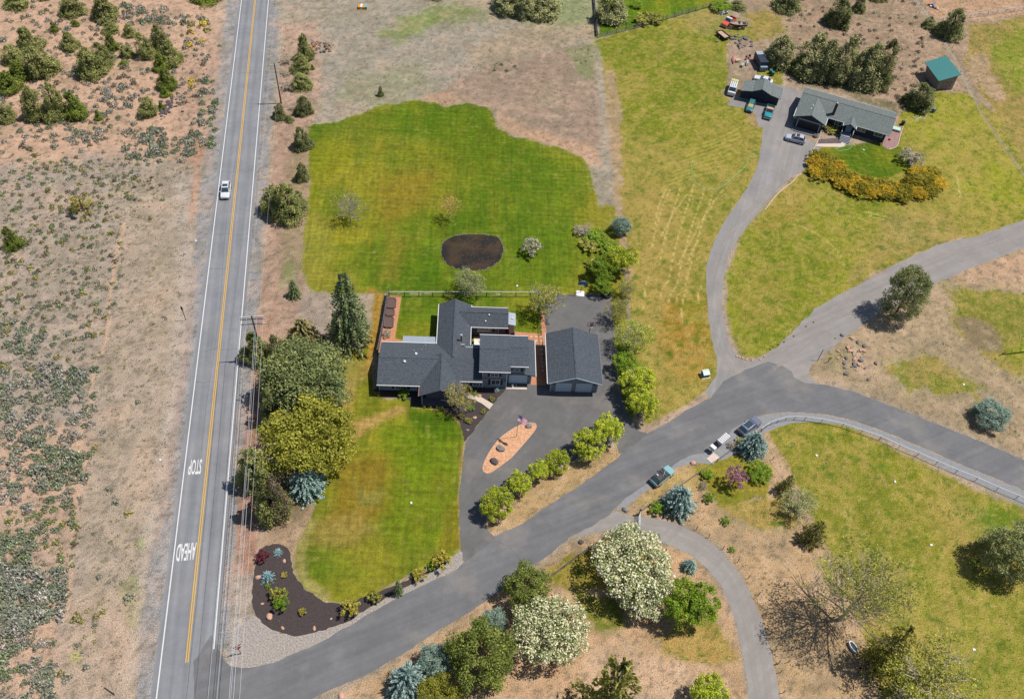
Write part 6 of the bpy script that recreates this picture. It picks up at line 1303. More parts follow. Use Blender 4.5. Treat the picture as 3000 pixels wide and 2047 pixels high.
# black utility trailer with sand
def box_trailer():
    c = G(2118, 104, .6); e = empty('utility_trailer', (c.x, c.y, 0), math.radians(-56), 'black utility trailer filled with sand', 'trailer')
    f = MB(); f.box(-1.75,1.75,-.95,-.88,.5,1.05).box(-1.75,1.75,.88,.95,.5,1.05).box(-1.75,-1.68,-.88,.88,.5,1.05).box(1.68,1.75,-.88,.88,.5,1.05); f.build('box', trimB, e)
    MB().box(-1.68,1.68,-.88,.88,.5,.8).build('sand_load', mat('sand', alb((206,174,150)), .95, 4, .25, bump=.8), e)
    MB().tube((-1.75,-.6,.5),(-2.9,0,.5),.04,n=5).tube((-1.75,.6,.5),(-2.9,0,.5),.04,n=5).build('drawbar', trimB, e)
    for s in (-1, 1): wheel(e, 0, s*1.06, .32, .2)
box_trailer()
def hull(L, W, zk, zg, n=9, stern=.75):
    V = []; F = []
    for i in range(n+1):
        t = i/n; x = -L/2+L*t; w = W/2*(stern+(1-stern)*min(1, t*3))*(1-max(0, (t-.5)/.5)**2.2); zk_ = zk+max(0, (t-.6)/.4)**2*(zg-zk)*.7
        V += [(x, -w, zg+.12*t), (x, -w*.8, (zg+zk_)/2), (x, 0, zk_), (x, w*.8, (zg+zk_)/2), (x, w, zg+.12*t)]
    for i in range(n):
        for j in range(4): a = i*5+j; F.append((a, a+1, a+6, a+5))
    F.append((4,3,2,1,0)); return V, F
bc = G(2161, 75, .8); bt = empty('boat', (bc.x, bc.y, 0), math.radians(188), 'small red-hulled motorboat with grey deck on its trailer', 'boat')
V, F = hull(4.8, 1.8, .45, 1.4); MB().add(V, F).build('hull', mat('red_hull', alb((150,34,50)), .35), bt)
dk = [(V[i*5][0], V[i*5][1]*.86, V[i*5][2]-.05) for i in range(10)]+[(V[i*5+4][0], V[i*5+4][1]*.86, V[i*5+4][2]-.05) for i in range(9, -1, -1)]
MB().add(dk, [tuple(range(20))]).build('deck', mat('grey_deck_paint', alb((170,160,150)), .8, 3, .15), bt)
quadp('windshield', [(-.1,-.65,1.45),(-.1,.65,1.45),(-.45,.6,1.8),(-.45,-.6,1.8)], glass, bt); MB().box(-2.1,-1.3,-.5,.5,1.36,1.55).build('seat', trimB, bt); MB().box(-2.6,-2.35,-.15,.15,.6,1.4).build('outboard_motor', trimB, bt)
bl = empty('boat_trailer', (bc.x, bc.y, 0), math.radians(188), 'galvanised trailer under the red boat', 'trailer')
MB().box(-2.0,2.2,-.8,-.72,.36,.44).box(-2.0,2.2,.72,.8,.36,.44).box(-1.9,-1.8,-.72,.72,.36,.44).box(1.6,1.7,-.72,.72,.36,.44).tube((2.2,-.75,.4),(3.6,0,.4),.04,n=5).tube((2.2,.75,.4),(3.6,0,.4),.04,n=5).build('frame', galv, bl)
for s in (-1, 1): wheel(bl, -.4, s*.98, .3, .18); MB().box(-.75,-.05,s*.98-.13,s*.98+.13,.64,.68).build('fender', galv, bl)
kc = G(2150, 172, .4); kk = empty('kayak', (kc.x, kc.y, 0), math.radians(82), 'pale red canoe turned upside down on the dirt', 'canoe')
V, F = hull(4.2, .95, .62, .12, 8, .05); V = [(x, y, z) for x, y, z in V]; MB().add(V, F).build('hull', mat('faded_red', alb((226,150,136)), .5, 2, .1), kk)
# dark cargo trailer under the trees
dc = G(2229, 178, 1.2); dt = empty('camper_van', (dc.x, dc.y, 0), math.radians(100), 'dark van with silver front and rear roof in the shade of the junipers', 'van')
hbox('body', -2.5, 2.5, -1.0, 1.0, .35, 2.3, mat('dark_van_paint', (.02, .025, .04), .35), dt); MB().box(.95, 2.45, -.96, .96, 2.303, 2.34).build('roof_panel', galv, dt); MB().box(-3.2, -2.5, -.9, .9, .35, 1.3).build('hood', mat('dusty_blue', alb((150,170,190)), .5), dt)
for x in (-1.8, 1.7):
    for s in (-1, 1): wheel(dt, x, s*.95)
# yard clutter by the van
def thingbox(name, px, z, sx, sy, sz, rz, m, label, cat, group=None):
    q = G(*px); e = empty(name, (q.x, q.y, 0), rz, label, cat, group); return e
def table(px, rz, label, m, name='table', sx=1.4, sy=.7, z=.75):
    q = G(*px); e = empty(name, (q.x, q.y, 0), rz, label, 'table'); MB().box(-sx/2, sx/2, -sy/2, sy/2, z-.05, z).build('table_top', m, e)
    for x in (-1, 1):
        for y in (-1, 1): MB().box(x*(sx/2-.1)-.03, x*(sx/2-.1)+.03, y*(sy/2-.08)-.03, y*(sy/2-.08)+.03, 0, z-.05).build('leg', m, e)
    return e
wood = mat('weathered_wood', alb((214,190,170)), .85, 5, .15); woodR = mat('red_brown_wood', alb((150,84,66)), .8, 5, .15); greyP = mat('grey_paint', alb((196,204,210)), .6)
table((2160, 182), .2, 'pale workbench beside the upturned canoe', wood); table((2174, 196), 1.2, 'grey folding table with teal top by the workbench', mat('teal_top', alb((150,200,190)), .6), sx=1.1)
table((2188, 189), 1.5, 'white sawhorse frame beside the dark van', greyP, 'sawhorse', 1.6, .3, .8)
def chair(px, rz, label, m, group=None, s=1.0):
    q = G(*px) if not isinstance(px, Vector) else px; e = empty('chair', (q.x, q.y, q.z), rz, label, 'chair', group)
    MB().box(-.25*s, .25*s, -.25*s, .25*s, .40, .45).build('seat', m, e); MB().box(-.25*s, .25*s, .22*s, .27*s, .45, .95).build('backrest', m, e)
    for x in (-.22, .22):
        for y in (-.22, .22): MB().box(x*s-.025, x*s+.025, y*s-.025, y*s+.025, 0, .40).build('leg', m, e)
    return e
chair((2186, 175), .4, 'left red-brown chair near the dark van', woodR, None, 1.1); chair((2194, 171), -.5, 'right red-brown chair near the dark van', woodR, None, 1.1)
def bin_(px, label, m, group=None, rz=0):
    q = G(*px); e = empty('bin', (q.x, q.y, 0), rz, label, 'bin', group)
    MB().add([(-.25,-.28,0),(.25,-.28,0),(.25,.28,0),(-.25,.28,0),(-.32,-.36,1.0),(.32,-.36,1.0),(.32,.36,1.0),(-.32,.36,1.0)], [(0,3,2,1),(0,1,5,4),(1,2,6,5),(2,3,7,6),(3,0,4,7)]).build('body', m, e)
    MB().box(-.35,.35,-.4,.38,1.0,1.08).build('lid', m, e); MB().tube((-.36,.3,.12),(.36,.3,.12),.1,n=8).build('axle_wheels', trimB, e)
bin_((2256, 216), 'teal bin beside the white coupe, front one', mat('teal_plastic', alb((60,130,120)), .6)); bin_((2262, 222), 'teal bin beside the white coupe, rear one', bpy.data.materials['teal_plastic'])
bin_((2575, 348), 'dark rubbish bin on the lawn behind the bungalow', trimB); bin_((2643, 366), 'black barrel bin at the corner of the bungalow lawn', trimB); bin_((2733, 329), 'grey bin under the junipers near the teal roofed shed', mat('grey_plastic', alb((130,140,156)), .7))
# ------------------------------------------------------------------ fences
def fence(name, base, hgt, label, cat='fence', step=2.4, post=(.1, .1), rails=(), m=None, mr=None, rw=.06, rh=.1, wires=(), group=None, close=False, posth=None):
    e = empty(name, base[0], 0, label, cat, group); o0 = base[0]; m = m or trimB; mr = mr or m
    pts = []
    for a, b in zip(base[:-1], base[1:]):
        n = max(1, round((b-a).length/step)); pts += [a.lerp(b, k/n) for k in range(n)]
    pts.append(base[-1]); pm_ = MB().box(-post[0]/2, post[0]/2, -post[1]/2, post[1]/2, 0, posth or hgt).mesh('post'); pm_.materials.append(m)
    for p in pts:
        q = link('post', pm_, None, e, p-o0)
    for i, (a, b) in enumerate(zip(pts[:-1], pts[1:])):
        d = (b-a); L = d.length
        for z in rails:
            r = MB().box(0, L, -rw/2, rw/2, z-rh/2, z+rh/2).build('rail', mr, e, a-o0+Vector((0, 0, 0))); r.rotation_euler = (0, 0, math.atan2(d.y, d.x))
    if wires:
        w = MB()
        for a, b in zip(pts[:-1], pts[1:]):
            for z in wires: w.tube(a-o0+Vector((0,0,z)), b-o0+Vector((0,0,z)), .012, n=3, caps=False)
        w.build('wire', greyM, e)
    return e
darkw = mat('dark_fence_wood', alb((112,100,104)), .85, 5, .2); blackp = mat('black_fence_post', (.02, .022, .024), .7); whitep = mat('white_pipe', alb((232,238,240)), .5)
fence('rail_fence', Ds((1356,87),(1440,66),(1530,40),(1625,12),(1670,-5)), 1.3, 'dark three-rail fence running diagonally below the top meadow', rails=(.35,.75,1.15), m=darkw, mr=mat('rail_wood', alb((150,134,136)), .85, 4, .2), step=2.6)
fence('rail_fence', Ds((1346,-20),(1350,30),(1355,84)), 1.3, 'dark solid-looking fence going up from the meadow corner', rails=(.25,.5,.75,1.0,1.2), m=darkw, rh=.16, step=2.4)
rearb = [G(x, 868.5) for x in (1140.5,1184.8,1227.5,1268,1298.5,1341,1383,1425.6,1467.3,1510.9,1553.3,1594,1634)]
fence('lawn_fence', rearb, 1.32, 'low fence with pale top rail and black posts between big lawn and back yard', rails=(1.3,), m=blackp, mr=whitep, step=50, post=(.12,.12), rw=.09, rh=.05, wires=(.2,.5,.8))
b_ = MB()                                     # dark bottom board of that fence
fb_ = fence('board_fence', [HP(-22.75,17.9), HP(-22.95,15.4), HP(-23.05,12.9), HP(-23.15,10.4), HP(-23.3,7.9), HP(-23.45,5.4), HP(-23.6,3.4)], 1.9, 'tall privacy fence in stepped panels left of the back yard', step=9, m=darkw, post=(.14,.14), posth=2.0)
pn = MB().box(0, 2.36, -.03, .03, .08, 1.85).mesh('panel'); pn.materials.append(mat('fence_panel', alb((128,116,122)), .85, 3, .15, stretch=(8, 1, 1)))
for k in range(6):
    a = [HP(-22.75,17.8), HP(-22.95,15.35), HP(-23.05,12.85), HP(-23.15,10.35), HP(-23.3,7.85), HP(-23.45,5.35)][k]; b2 = [HP(-22.95,15.4), HP(-23.05,12.9), HP(-23.15,10.4), HP(-23.3,7.9), HP(-23.45,5.4), HP(-23.6,3.4)][k]
    d = b2-a; o = link('panel', pn, None, fb_, a-HP(-22.75,17.9)+Vector((0,0,.0))); o.rotation_euler = (0, 0, math.atan2(d.y, d.x))
    if k == 5: o.scale = (.85, 1, 1)
fence('side_fence', [HP(5.35,15.8), HP(5.35,12.6), HP(5.35,9.4), HP(5.5,6.9), HP(5.6,4.1)], 1.2, 'thin dark fence between back yard and driveway pad', rails=(1.1,), m=blackp, rw=.05, rh=.05, step=3, wires=(.4,.8))
pf = [(-64,752),(-40,730),(-15,713),(25,688),(85,668),(160,648),(240,642),(335,645),(485,665),(675,705),(845,763),(1015,820),(1185,900),(1355,970),(1525,1045),(1705,1123),(1885,1195),(2075,1280),(2255,1355),(2420,1430)]
fence('pipe_fence', [D(1743.5+(x-8)/4, 793+(y-2)/4) for x, y in pf], 1.15, 'white pipe-topped mesh fence following the outside of the gravel verge', rails=(1.13,), m=mat('grey_post', alb((110,116,118)), .6), mr=whitep, step=6, post=(.06,.06), rw=.07, rh=.05, wires=(.3,.6,.9))
fence('mesh_fence', Ds((1727,980),(1700,1000),(1666,1020),(1627,1048),(1587,1075),(1545,1105),(1512,1128),(1472,1150),(1452,1165)), 1.1, 'wire mesh fence from the grey car down to the gate', rails=(1.08,), m=mat('weathered_post', alb((130,120,110)), .85), mr=mat('grey_rail', alb((150,142,132)), .8), step=3, rw=.05, rh=.05, wires=(.4,.7))
fence('mesh_fence', Ds((1246,1314),(1280,1288),(1312,1264),(1340,1245),(1368,1224),(1385,1216)), 1.0, 'dark wire fence along the south garden beside the side road', rails=(.98,.3), m=darkw, step=2.6, wires=(.6,))
wv = [D(x, y) for x, y in ((2066,-40),(2080,0),(2115,50),(2132,78),(2180,155),(2230,250),(2290,345),(2345,430))]
fence('wire_fence', wv, 1.2, 'wire fence with pale posts running down the right hand boundary', m=whitep, step=3.2, post=(.06,.06), wires=(.5,.9,1.18))
fence('white_rail_fence', Ds((2116,52),(2160,47),(2240,36),(2340,22)), 1.3, 'white rail fence at the upper right corner', rails=(1.25,.7), m=whitep, step=3, rw=.07, rh=.08)
fence('wire_fence', Ds((1753,1043),(1790,1098),(1830,1165),(1868,1232),(1893,1272),(1930,1336),(1966,1400),(1994,1428),(2040,1500)), 1.1, 'low wire fence with pale top wire crossing the eastern meadow', m=mat('wood_post', alb((150,130,116)), .85), step=4.5, post=(.07,.07), rails=(1.08,), mr=mat('pale_wire', alb((206,190,180)), .6), rw=.02, rh=.02)
tp = mat('rusty_t_post', alb((96,72,66)), .8)
fence('lane_fence', Ds((1580,1202),(1608,1220),(1640,1246),(1673,1276),(1698,1312),(1721,1350),(1736,1394),(1748,1440),(1758,1478),(1766,1505),(1770,1526),(1776,1572),(1782,1620)), 1.2, 'rusty thin posts following the outer side of the south lane', m=tp, step=5.5, post=(.07,.07), wires=(.9,))
fence('lane_fence', Ds((1764,1507),(1788,1503),(1832,1496),(1872,1488),(1912,1482)), 1.2, 'rusty thin posts leading from the lane to the bathtub', m=tp, step=5, post=(.07,.07), wires=(.9,))
q = D(1450, 1168); gt = empty('gate', (q.x, q.y, 0), 0, 'open-barred metal gate across the south lane', 'gate')
g2_ = D(1449, 1218)-q; L_ = g2_.length; ga = math.atan2(g2_.y, g2_.x); gt.rotation_euler = (0, 0, ga)
MB().box(-.1, .1, -.1, .1, 0, 1.9).build('post', darkw, gt); MB().box(L_-.1, L_+.1, -.1, .1, 0, 1.9).build('post', darkw, gt)
for z in (.3, .65, 1.0, 1.4): MB().box(.12, L_-.12, -.03, .03, z-.03, z+.03).build('rail', galv, gt)
for k in range(5): MB().box(.2+k*(L_-.4)/4-.02, .2+k*(L_-.4)/4+.02, -.02, .02, .3, 1.4).build('bar', greyM, gt)
# ------------------------------------------------------------------ power poles and wires
pw = mat('pole_wood', alb((104,80,70)), .85, 3, .2)
def pole(base, h, label, arms, rz):
    e = empty('power_pole', base, rz, label, 'power pole', 'power poles along the highway')
    MB().tube((0, 0, 0), (0, 0, h), .17, .11, n=10).build('pole', pw, e)
    for z, L in arms:
        a = MB().box(-L/2, L/2, .1, .24, z-.08, z+.08).build('crossarm', mat('crossarm_wood', alb((226,216,206)), .8), e)
        for x in (-L*.46, -L*.2, L*.2, L*.46): MB().tube((x, .15, z+.06), (x, .15, z+.26), .05, .03, n=6).build('insulator', trim_w, a)
    return e
arA = HWA+math.pi/2
P1 = G(824, 303); P2b = G(738, 930, 11.0); P2 = Vector((P2b.x, P2b.y, 0))
pole(P1, 10.2, 'slender power pole with one crossarm by the verge junipers', [(9.7, 2.2)], arA)
pole(P2, 11.4, 'power pole with stacked double crossarms beside the highway', [(11.0, 4.0), (10.4, 3.9), (9.2, 4.1)], arA)
P0 = P1-(P2-P1).normalized()*62; P3 = P2+HWD*75
pole(P3, 11.4, 'power pole standing south of the junction', [(11.0, 4.0), (10.4, 3.9)], arA)
nrm = Vector((math.cos(arA), math.sin(arA), 0))
def wire(a, b, sag, label, r=.022, m=None):
    n = 14; mb = MB(); o0 = a.copy()
    pts = [a.lerp(b, k/n)-Vector((0, 0, 4*sag*(k/n)*(1-k/n)))-o0 for k in range(n+1)]
    for p, q in zip(pts[:-1], pts[1:]): mb.tube(p, q, r, n=4, caps=False)
    o = mb.build('power_line', m or mat_wire, None, o0); tag(o, label, 'power line', 'power lines beside the highway'); return o
mat_wire = mat('aluminium_wire', alb((226,230,236)), .4, metal=.2)
for x in (-1.85, -.8, .8, 1.85): wire(P2+nrm*x+Vector((0,0,11.2)), P3+nrm*x+Vector((0,0,11.2)), .5, 'pale power line running down beside the highway to the junction')
for x, z in ((-.1, 8.0), (.25, 7.2)): wire(P2+nrm*x+Vector((0,0,z)), P3+nrm*x+Vector((0,0,z)), .7, 'lower communication cable running down beside the highway', .028)
for x in (-1.0, 1.0): wire(P2+nrm*x+Vector((0,0,10.6)), P1+nrm*x+Vector((0,0,9.9)), .8, 'thin line from the double crossarm pole to the northern pole', .012)
for x in (-1.0, 1.0): wire(P1+nrm*x+Vector((0,0,9.9)), P0+nrm*x+Vector((0,0,9.9)), .8, 'thin line leaving the northern pole towards the top edge', .012)
pr = G(3012, 1030); pole(pr, 11, 'power pole just outside the right edge casting its shadow into the field', [(10.4, 2.2)], .6)
# ------------------------------------------------------------------ signs
def sign_post(px, h, label, m_post, face=None, rz=0, cat='sign'):
    q = G(*px); e = empty('road_sign', q, rz, label, cat); MB().box(-.05, .05, -.05, .05, 0, h).build('post', m_post, e); return e
e = sign_post((545,938), 3.7, 'rusty brown road sign seen edge-on left of the highway', mat('rust_post', alb((120,66,50)), .8), rz=HWA)
MB().box(.06, .10, -.16, .16, 2.8, 3.7).build('plate', mat('rust_plate', alb((130,74,58)), .7), e)
e = sign_post((706,1914), 2.9, 'stop sign with street name blade at the junction corner', mat('sign_post_metal', alb((150,110,106)), .6), rz=HWA+math.pi/2+.5)
oc = MB(); oc.add([(math.cos(math.pi/8+k*math.pi/4)*.38, -.08, 2.25+math.sin(math.pi/8+k*math.pi/4)*.38) for k in range(8)]+[(math.cos(math.pi/8+k*math.pi/4)*.38, -.055, 2.25+math.sin(math.pi/8+k*math.pi/4)*.38) for k in range(8)], [tuple(range(8)), tuple(range(15, 7, -1))]+[(k, 8+k, 8+(k+1) % 8, (k+1) % 8) for k in range(8)])
oc.build('plate', mat('sign_red', alb((200,60,64)), .5), e); MB().box(-.55, .55, -.02, .02, 2.72, 2.92).build('street_blade', mat('blade_green', alb((70,90,96)), .5), e)
e = sign_post((2425,1061), 1.6, 'small yellow marker plate on a post at the lane junction', darkw, rz=.2, cat='marker'); MB().box(-.3, .3, -.1, -.06, 1.0, 1.6).build('plate', mat('sign_yellow', alb((240,220,70)), .5), e)
q = G(2395, 1056); e = empty('post', q, 0, 'thin bare pole leaning beside the yellow marker', 'post'); MB().tube((0,0,0),(.1,.2,2.9),.06,n=6).build('pole', pw, e)
q = G(338, 2036); e = empty('post', q, 0, 'pale timber marker post near the bottom left edge', 'post'); MB().tube((0,0,0),(-.3,1.2,3.1),.1,.08,n=6).build('pole', wood, e)
# ------------------------------------------------------------------ basketball hoops
def hoop(px, h, label, boardm, boardw, boardh, rz, oval):
    q = G(*px); e = empty('basketball_hoop', q, rz, label, 'basketball hoop'); MB().tube((0,0,0),(0,0,h-.2),.06,n=8).tube((0,0,h-.5),(0,-.55,h),.04,n=6).build('pole', blackp, e)
    bd = MB(); 
    if oval:
        p = [(math.cos(t)*boardw/2, math.sin(t)*boardh/2) for t in [k*6.283/20 for k in range(20)]]
        p = [(x, max(y, -boardh*.36)) for x, y in p]
        bd.add([(x, -.62, h+.35+y) for x, y in p]+[(x, -.56, h+.35+y) for x, y in p], [tuple(range(20)), tuple(range(39, 19, -1))]+[(k, 20+k, 20+(k+1) % 20, (k+1) % 20) for k in range(20)])
    else: bd.box(-.3, .3, -.62, -.57, h+.1, h+.6)
    b2 = bd.build('backboard', boardm, e)
    if not oval:
        for a in ((-boardw/2-.04,-boardw/2,h,h+boardh),(boardw/2,boardw/2+.04,h,h+boardh),(-boardw/2,boardw/2,h+boardh,h+boardh+.05),(-boardw/2,boardw/2,h-.05,h)): MB().box(a[0],a[1],-.64,-.55,a[2],a[3]).build('frame', mat('maroon_frame', alb((90,40,50)), .6), b2)
        MB().box(-.3,.3,-.66,-.63,h+.1,h+.55).build('target', mat('pink_square', alb((230,150,160)), .6), b2)
    rg = MB(); n = 14
    for k in range(n): t, u = k*6.283/n, (k+1)*6.283/n; rg.tube((math.cos(t)*.23, -.9+math.sin(t)*.23, h+.05), (math.cos(u)*.23, -.9+math.sin(u)*.23, h+.05), .02, n=4, caps=False)
    rg.build('ring', mat('hoop_ring', alb((240,240,230)), .5), e)
    return e
h1 = hoop((1701, 857), 2.75, 'basketball hoop with oval blue backboard at the pad edge', mat('blue_board', alb((90,140,190)), .4), 1.9, 1.15, .1, True)
q = G(1700, 858); o = MB().box(-.75,.75,-.9,.5,.02,.07).build('hoop_base_pad', mat('white_pad', alb((250,246,246)), .8), None, q); tag(o, 'white concrete square under the oval hoop', 'concrete pad')
hoop((1726, 975), 2.6, 'basketball hoop with clear board and maroon frame just behind the garage roof', mat('clear_board', alb((130,130,134)), .2), 1.4, .9, .1, False)
q = G(1776, 865); e = empty('tyre', q, 0, 'big black tyre lying at the shaded corner of the pad', 'tyre'); tm = MB(); n = 22
for k in range(n):
    t, u = k*6.283/n, (k+1)*6.283/n; tm.tube((math.cos(t)*.78, math.sin(t)*.78, .3), (math.cos(u)*.78, math.sin(u)*.78, .3), .29, n=8, caps=False)
tm.build('tread', tyreM, e)
# ------------------------------------------------------------------ flagpole
q = G(1513, 1280); e = empty('flagpole', q, 0, 'tall thin flagpole standing in the gravel island', 'flagpole'); MB().tube((0,0,0),(0,0,6.5),.045,.03,n=8).tube((0,0,6.5),(0,0,6.62),.07,n=8).build('pole', greyM, e)
fe = empty('flag', q+Vector((.05,0,6.4)), math.radians(-12), 'striped red and white flag with blue canton on the flagpole', 'flag'); fe.rotation_euler = (-.75, .1, -.2)
W_, H_ = 1.55, 1.0; ns = 13
def fz(x): return .10*math.sin(x*5.2)
for k in range(ns):
    z1 = -H_*k/ns; z0 = -H_*(k+1)/ns; x0 = .62 if k < 7 else 0; V = []; N = 8
    for i in range(N+1): x = x0+(W_-x0)*i/N; V += [(x, fz(x)-.12*x*x, z1-.22*x), (x, fz(x)-.12*x*x, z0-.22*x)]
    MB().add(V, [(2*i, 2*i+1, 2*i+3, 2*i+2) for i in range(N)]).build('stripe', mat('flag_red', alb((214,70,90), 1.2), .8) if k % 2 == 0 else mat('flag_white', alb((250,246,250)), .8), fe)
V = []
for i in range(5): x = .62*i/4; V += [(x, fz(x)-.12*x*x, 0-.22*x), (x, fz(x)-.12*x*x, -H_*7/13-.22*x)]
MB().add(V, [(2*i, 2*i+1, 2*i+3, 2*i+2) for i in range(4)]).build('canton', mat('flag_blue', alb((50,60,130), 1.2), .8), fe)
stm = MB()
for r_ in range(5):
    for c_ in range(6): x = .07+c_*.095; z = -.06-r_*.1-.22*x; stm.add([(x+.02*math.cos(k*1.2566), fz(x)-.12*x*x-.006, z+.02*math.sin(k*1.2566)) for k in range(5)], [(0,1,2,3,4)])
stm.build('stars', bpy.data.materials['flag_white'], fe)
# ------------------------------------------------------------------ boulders
RK = [rock_mesh('boulder', 50+i, 2, .16) for i in range(4)]; mg = mat('grey_boulder', alb((150,146,142)), .9, 3, .3, 14, .2, bump=.6); mp_ = mat('pink_boulder', alb((224,176,150)), .9, 3, .2, 14, .15, bump=.6); md = mat('lava_rock', alb((104,94,96)), .95, 3, .3, bump=.6)
def boulder(px, s, m, label, group=None, name='boulder', sq=.7):
    q = G(*px) if not isinstance(px, Vector) else px; me = RK[rnd.randrange(4)]; o = bpy.data.objects.new(name, me); COL.objects.link(o)
    if not me.materials: me.materials.append(mg)
    o.material_slots[0].link = 'OBJECT'; o.material_slots[0].material = m
    s *= .58; o.location = (q.x, q.y, s*sq*.45); o.scale = (s*rnd.uniform(1, 1.35), s*.85, s*sq); o.rotation_euler = (0, 0, rnd.uniform(0, 6.28)); return tag(o, label, 'rock', group)
boulder((1549,1249), .95, mg, 'grey boulder at the upper end of the gravel island'); boulder((1467,1315), 1.15, mg, 'split grey boulder in the middle of the gravel island'); boulder((1448,1353), 1.1, md, 'brown-grey boulder at the lower end of the gravel island')
for px, s, m, lb in [((833,1643),.5,mp_,'pale pink rock below the upper dwarf spruce'),((756,1691),.6,mp_,'pink rock left of the larger dwarf spruce'),((790,1806),.85,mp_,'largest tan rock in the corner bed'),((769,1768),.35,mp_,'small pink rock at the left of the corner bed'),((828,1839),.42,mp_,'flat pink rock near the south tip of the corner bed'),((921,1840),.45,mp_,'pink rock on the mulch strip by the road'),((970,1812),.3,mp_,'small white rock on the mulch strip'),
    ((1404,1160),.6,mp_,'round tan boulder beside the concrete path'),((1391,1224),.55,mp_,'angular pink rock in the front bed'),((1370,1260),.4,mg,'grey green rock near the tip of the front bed'),((2030,1357),.75,mp_,'tan boulder on the dry verge above the teal car'),((1831,1493),.85,mg,'grey boulder at the corner of the south lane'),((1702,1588),.7,md,'dark rock at the mouth of the south lane'),((1001,2040),.8,mp_,'tan boulder at the very bottom by the road'),
    ((817,1818),.3,md,'dark stone in the corner bed beside the tan rock'),((2285,707),.3,mg,'x')][:-1]: boulder(px, s, m, lb)
for i, (x, y) in enumerate([(2256,1023),(2265,1017),(2280,1010),(2297,1002),(2325,985),(2361,957),(2383,944)]+[(1962+1500-1162*0-1500+300, 0)][:0]): boulder((x, y), .3, md, 'small stone lining the edge of the east lane', 'stones lining the lane edges')
for x, y in [(2040,60),(2065,70),(2090,78),(2127,93),(2180,98),(2250,92),(2290,64)]: boulder((1500+x/3.097, 1024+y/3.097), .36, mp_, 'pale stone lining the rounded meadow corner', 'stones lining the lane edges')
rp = empty('rock_pile', D(723,110), 0, 'heap of orange and grey rocks beside the verge junipers', 'rock pile'); r_ = random.Random(5); ro = mat('orange_rock', alb((196,140,100)), .9, 4, .2)
for i in range(46):
    a = r_.uniform(0, 6.28); d = r_.random()**.6; s = r_.uniform(.18, .42); o = link('rock', stone[i % 4], None, rp, (math.cos(a)*d*3.3, math.sin(a)*d*2.6, s*.4+(1-d)*.7)); o.scale = (s*1.2, s, s*.8); o.rotation_euler = (r_.uniform(0, 6), 0, r_.uniform(0, 6))
    o.material_slots[0].link = 'OBJECT'; o.material_slots[0].material = ro if r_.random() < .5 else MR
rp = empty('rock_pile', D(382,243), 0, 'strip of dark lava stones beside the little juniper', 'rock pile')
for i in range(60): a = r_.gauss(0, 1.0); b1 = r_.gauss(0, 2.6); s = r_.uniform(.15, .38); o = link('rock', stone[i % 4], None, rp, (a, b1, s*.4)); o.scale = (s*1.3, s, s*.8); o.rotation_euler = (0, 0, r_.uniform(0, 6)); o.material_slots[0].link = 'OBJECT'; o.material_slots[0].material = md
rp = empty('rock_pile', D(1680,95), 0, 'scattered logs and stones below the black trailer', 'rock pile')
for i in range(30): a = r_.gauss(0, 2.4); b1 = r_.gauss(0, 2.2); s = r_.uniform(.18, .5); o = link('rock', stone[i % 4], None, rp, (a, b1, s*.4)); o.scale = (s*1.5, s, s*.8); o.rotation_euler = (0, 0, r_.uniform(0, 6)); o.material_slots[0].link = 'OBJECT'; o.material_slots[0].material = MR
rp = empty('rock_pile', D(1938,806), 0, 'mound of pale rubble above the bend', 'rock pile')
for i in range(36): a = r_.gauss(0, 1.8); b1 = r_.gauss(0, 2.6); s = r_.uniform(.15, .4); o = link('rock', stone[i % 4], None, rp, (a, b1, s*.4)); o.scale = (s*1.5, s, s*.8); o.rotation_euler = (0, 0, r_.uniform(0, 6)); o.material_slots[0].link = 'OBJECT'; o.material_slots[0].material = mp_ if i % 2 else MR
pb = MB()
for i in range(900):                          # pale stones in the verges
    x, y = r_.choice([(r_.gauss(392-0, 14), 0), (0, 0)])[0], 0
    t = r_.random(); y = 380+t*1200; x = 448-t*165+r_.gauss(0, 7); q = D(x, y); s = r_.uniform(.05, .13); pb.add([(q.x-s, q.y, .0), (q.x, q.y-s, .0), (q.x+s, q.y, .0), (q.x, q.y+s, .0), (q.x, q.y, s)], [(0,1,4),(1,2,4),(2,3,4),(3,0,4)])
tag(pb.build('verge_stones', mat('pale_stones', alb((220,200,180)), .9)), 'pale loose stones along the left verge of the highway', None, None, 'stuff')
# ------------------------------------------------------------------ garden things
soil = mat('dark_soil', alb((112,90,84)), .95, 6, .3)
for i, (x, y, w, d, lb) in enumerate([(388,278,1.75,2.5,'northernmost raised garden bed by the privacy fence'),(363,465,1.65,1.7,'smallest middle raised garden bed by the privacy fence'),(337,660,1.75,2.6,'southern raised garden bed next to the bare bush')]):
    q = G(1090+x/6.835, 850+y/6.835); e = empty('raised_bed', q, YH, lb, 'raised bed'); c = .35
    P = [(-w/2+c,-d/2),(w/2-c,-d/2),(w/2,-d/2+c),(w/2,d/2-c),(w/2-c,d/2),(-w/2+c,d/2),(-w/2,d/2-c),(-w/2,-d/2+c)]; I_ = [(x_*.86, y_*.9) for x_, y_ in P]; n = 8
    fm = MB().add([(a, b, 0) for a, b in P]+[(a, b, .45) for a, b in P]+[(a, b, .45) for a, b in I_]+[(a, b, .3) for a, b in I_], [(k, (k+1) % n, n+(k+1) % n, n+k) for k in range(n)]+[(n+k, n+(k+1) % n, 2*n+(k+1) % n, 2*n+k) for k in range(n)]+[(2*n+k, 2*n+(k+1) % n, 3*n+(k+1) % n, 3*n+k) for k in range(n)])
    fm.build('frame', mat('bed_frame', alb((120,96,92)), .8), e); MB().add([(a, b, .33) for a, b in I_], [tuple(range(n))]).build('soil', soil, e)
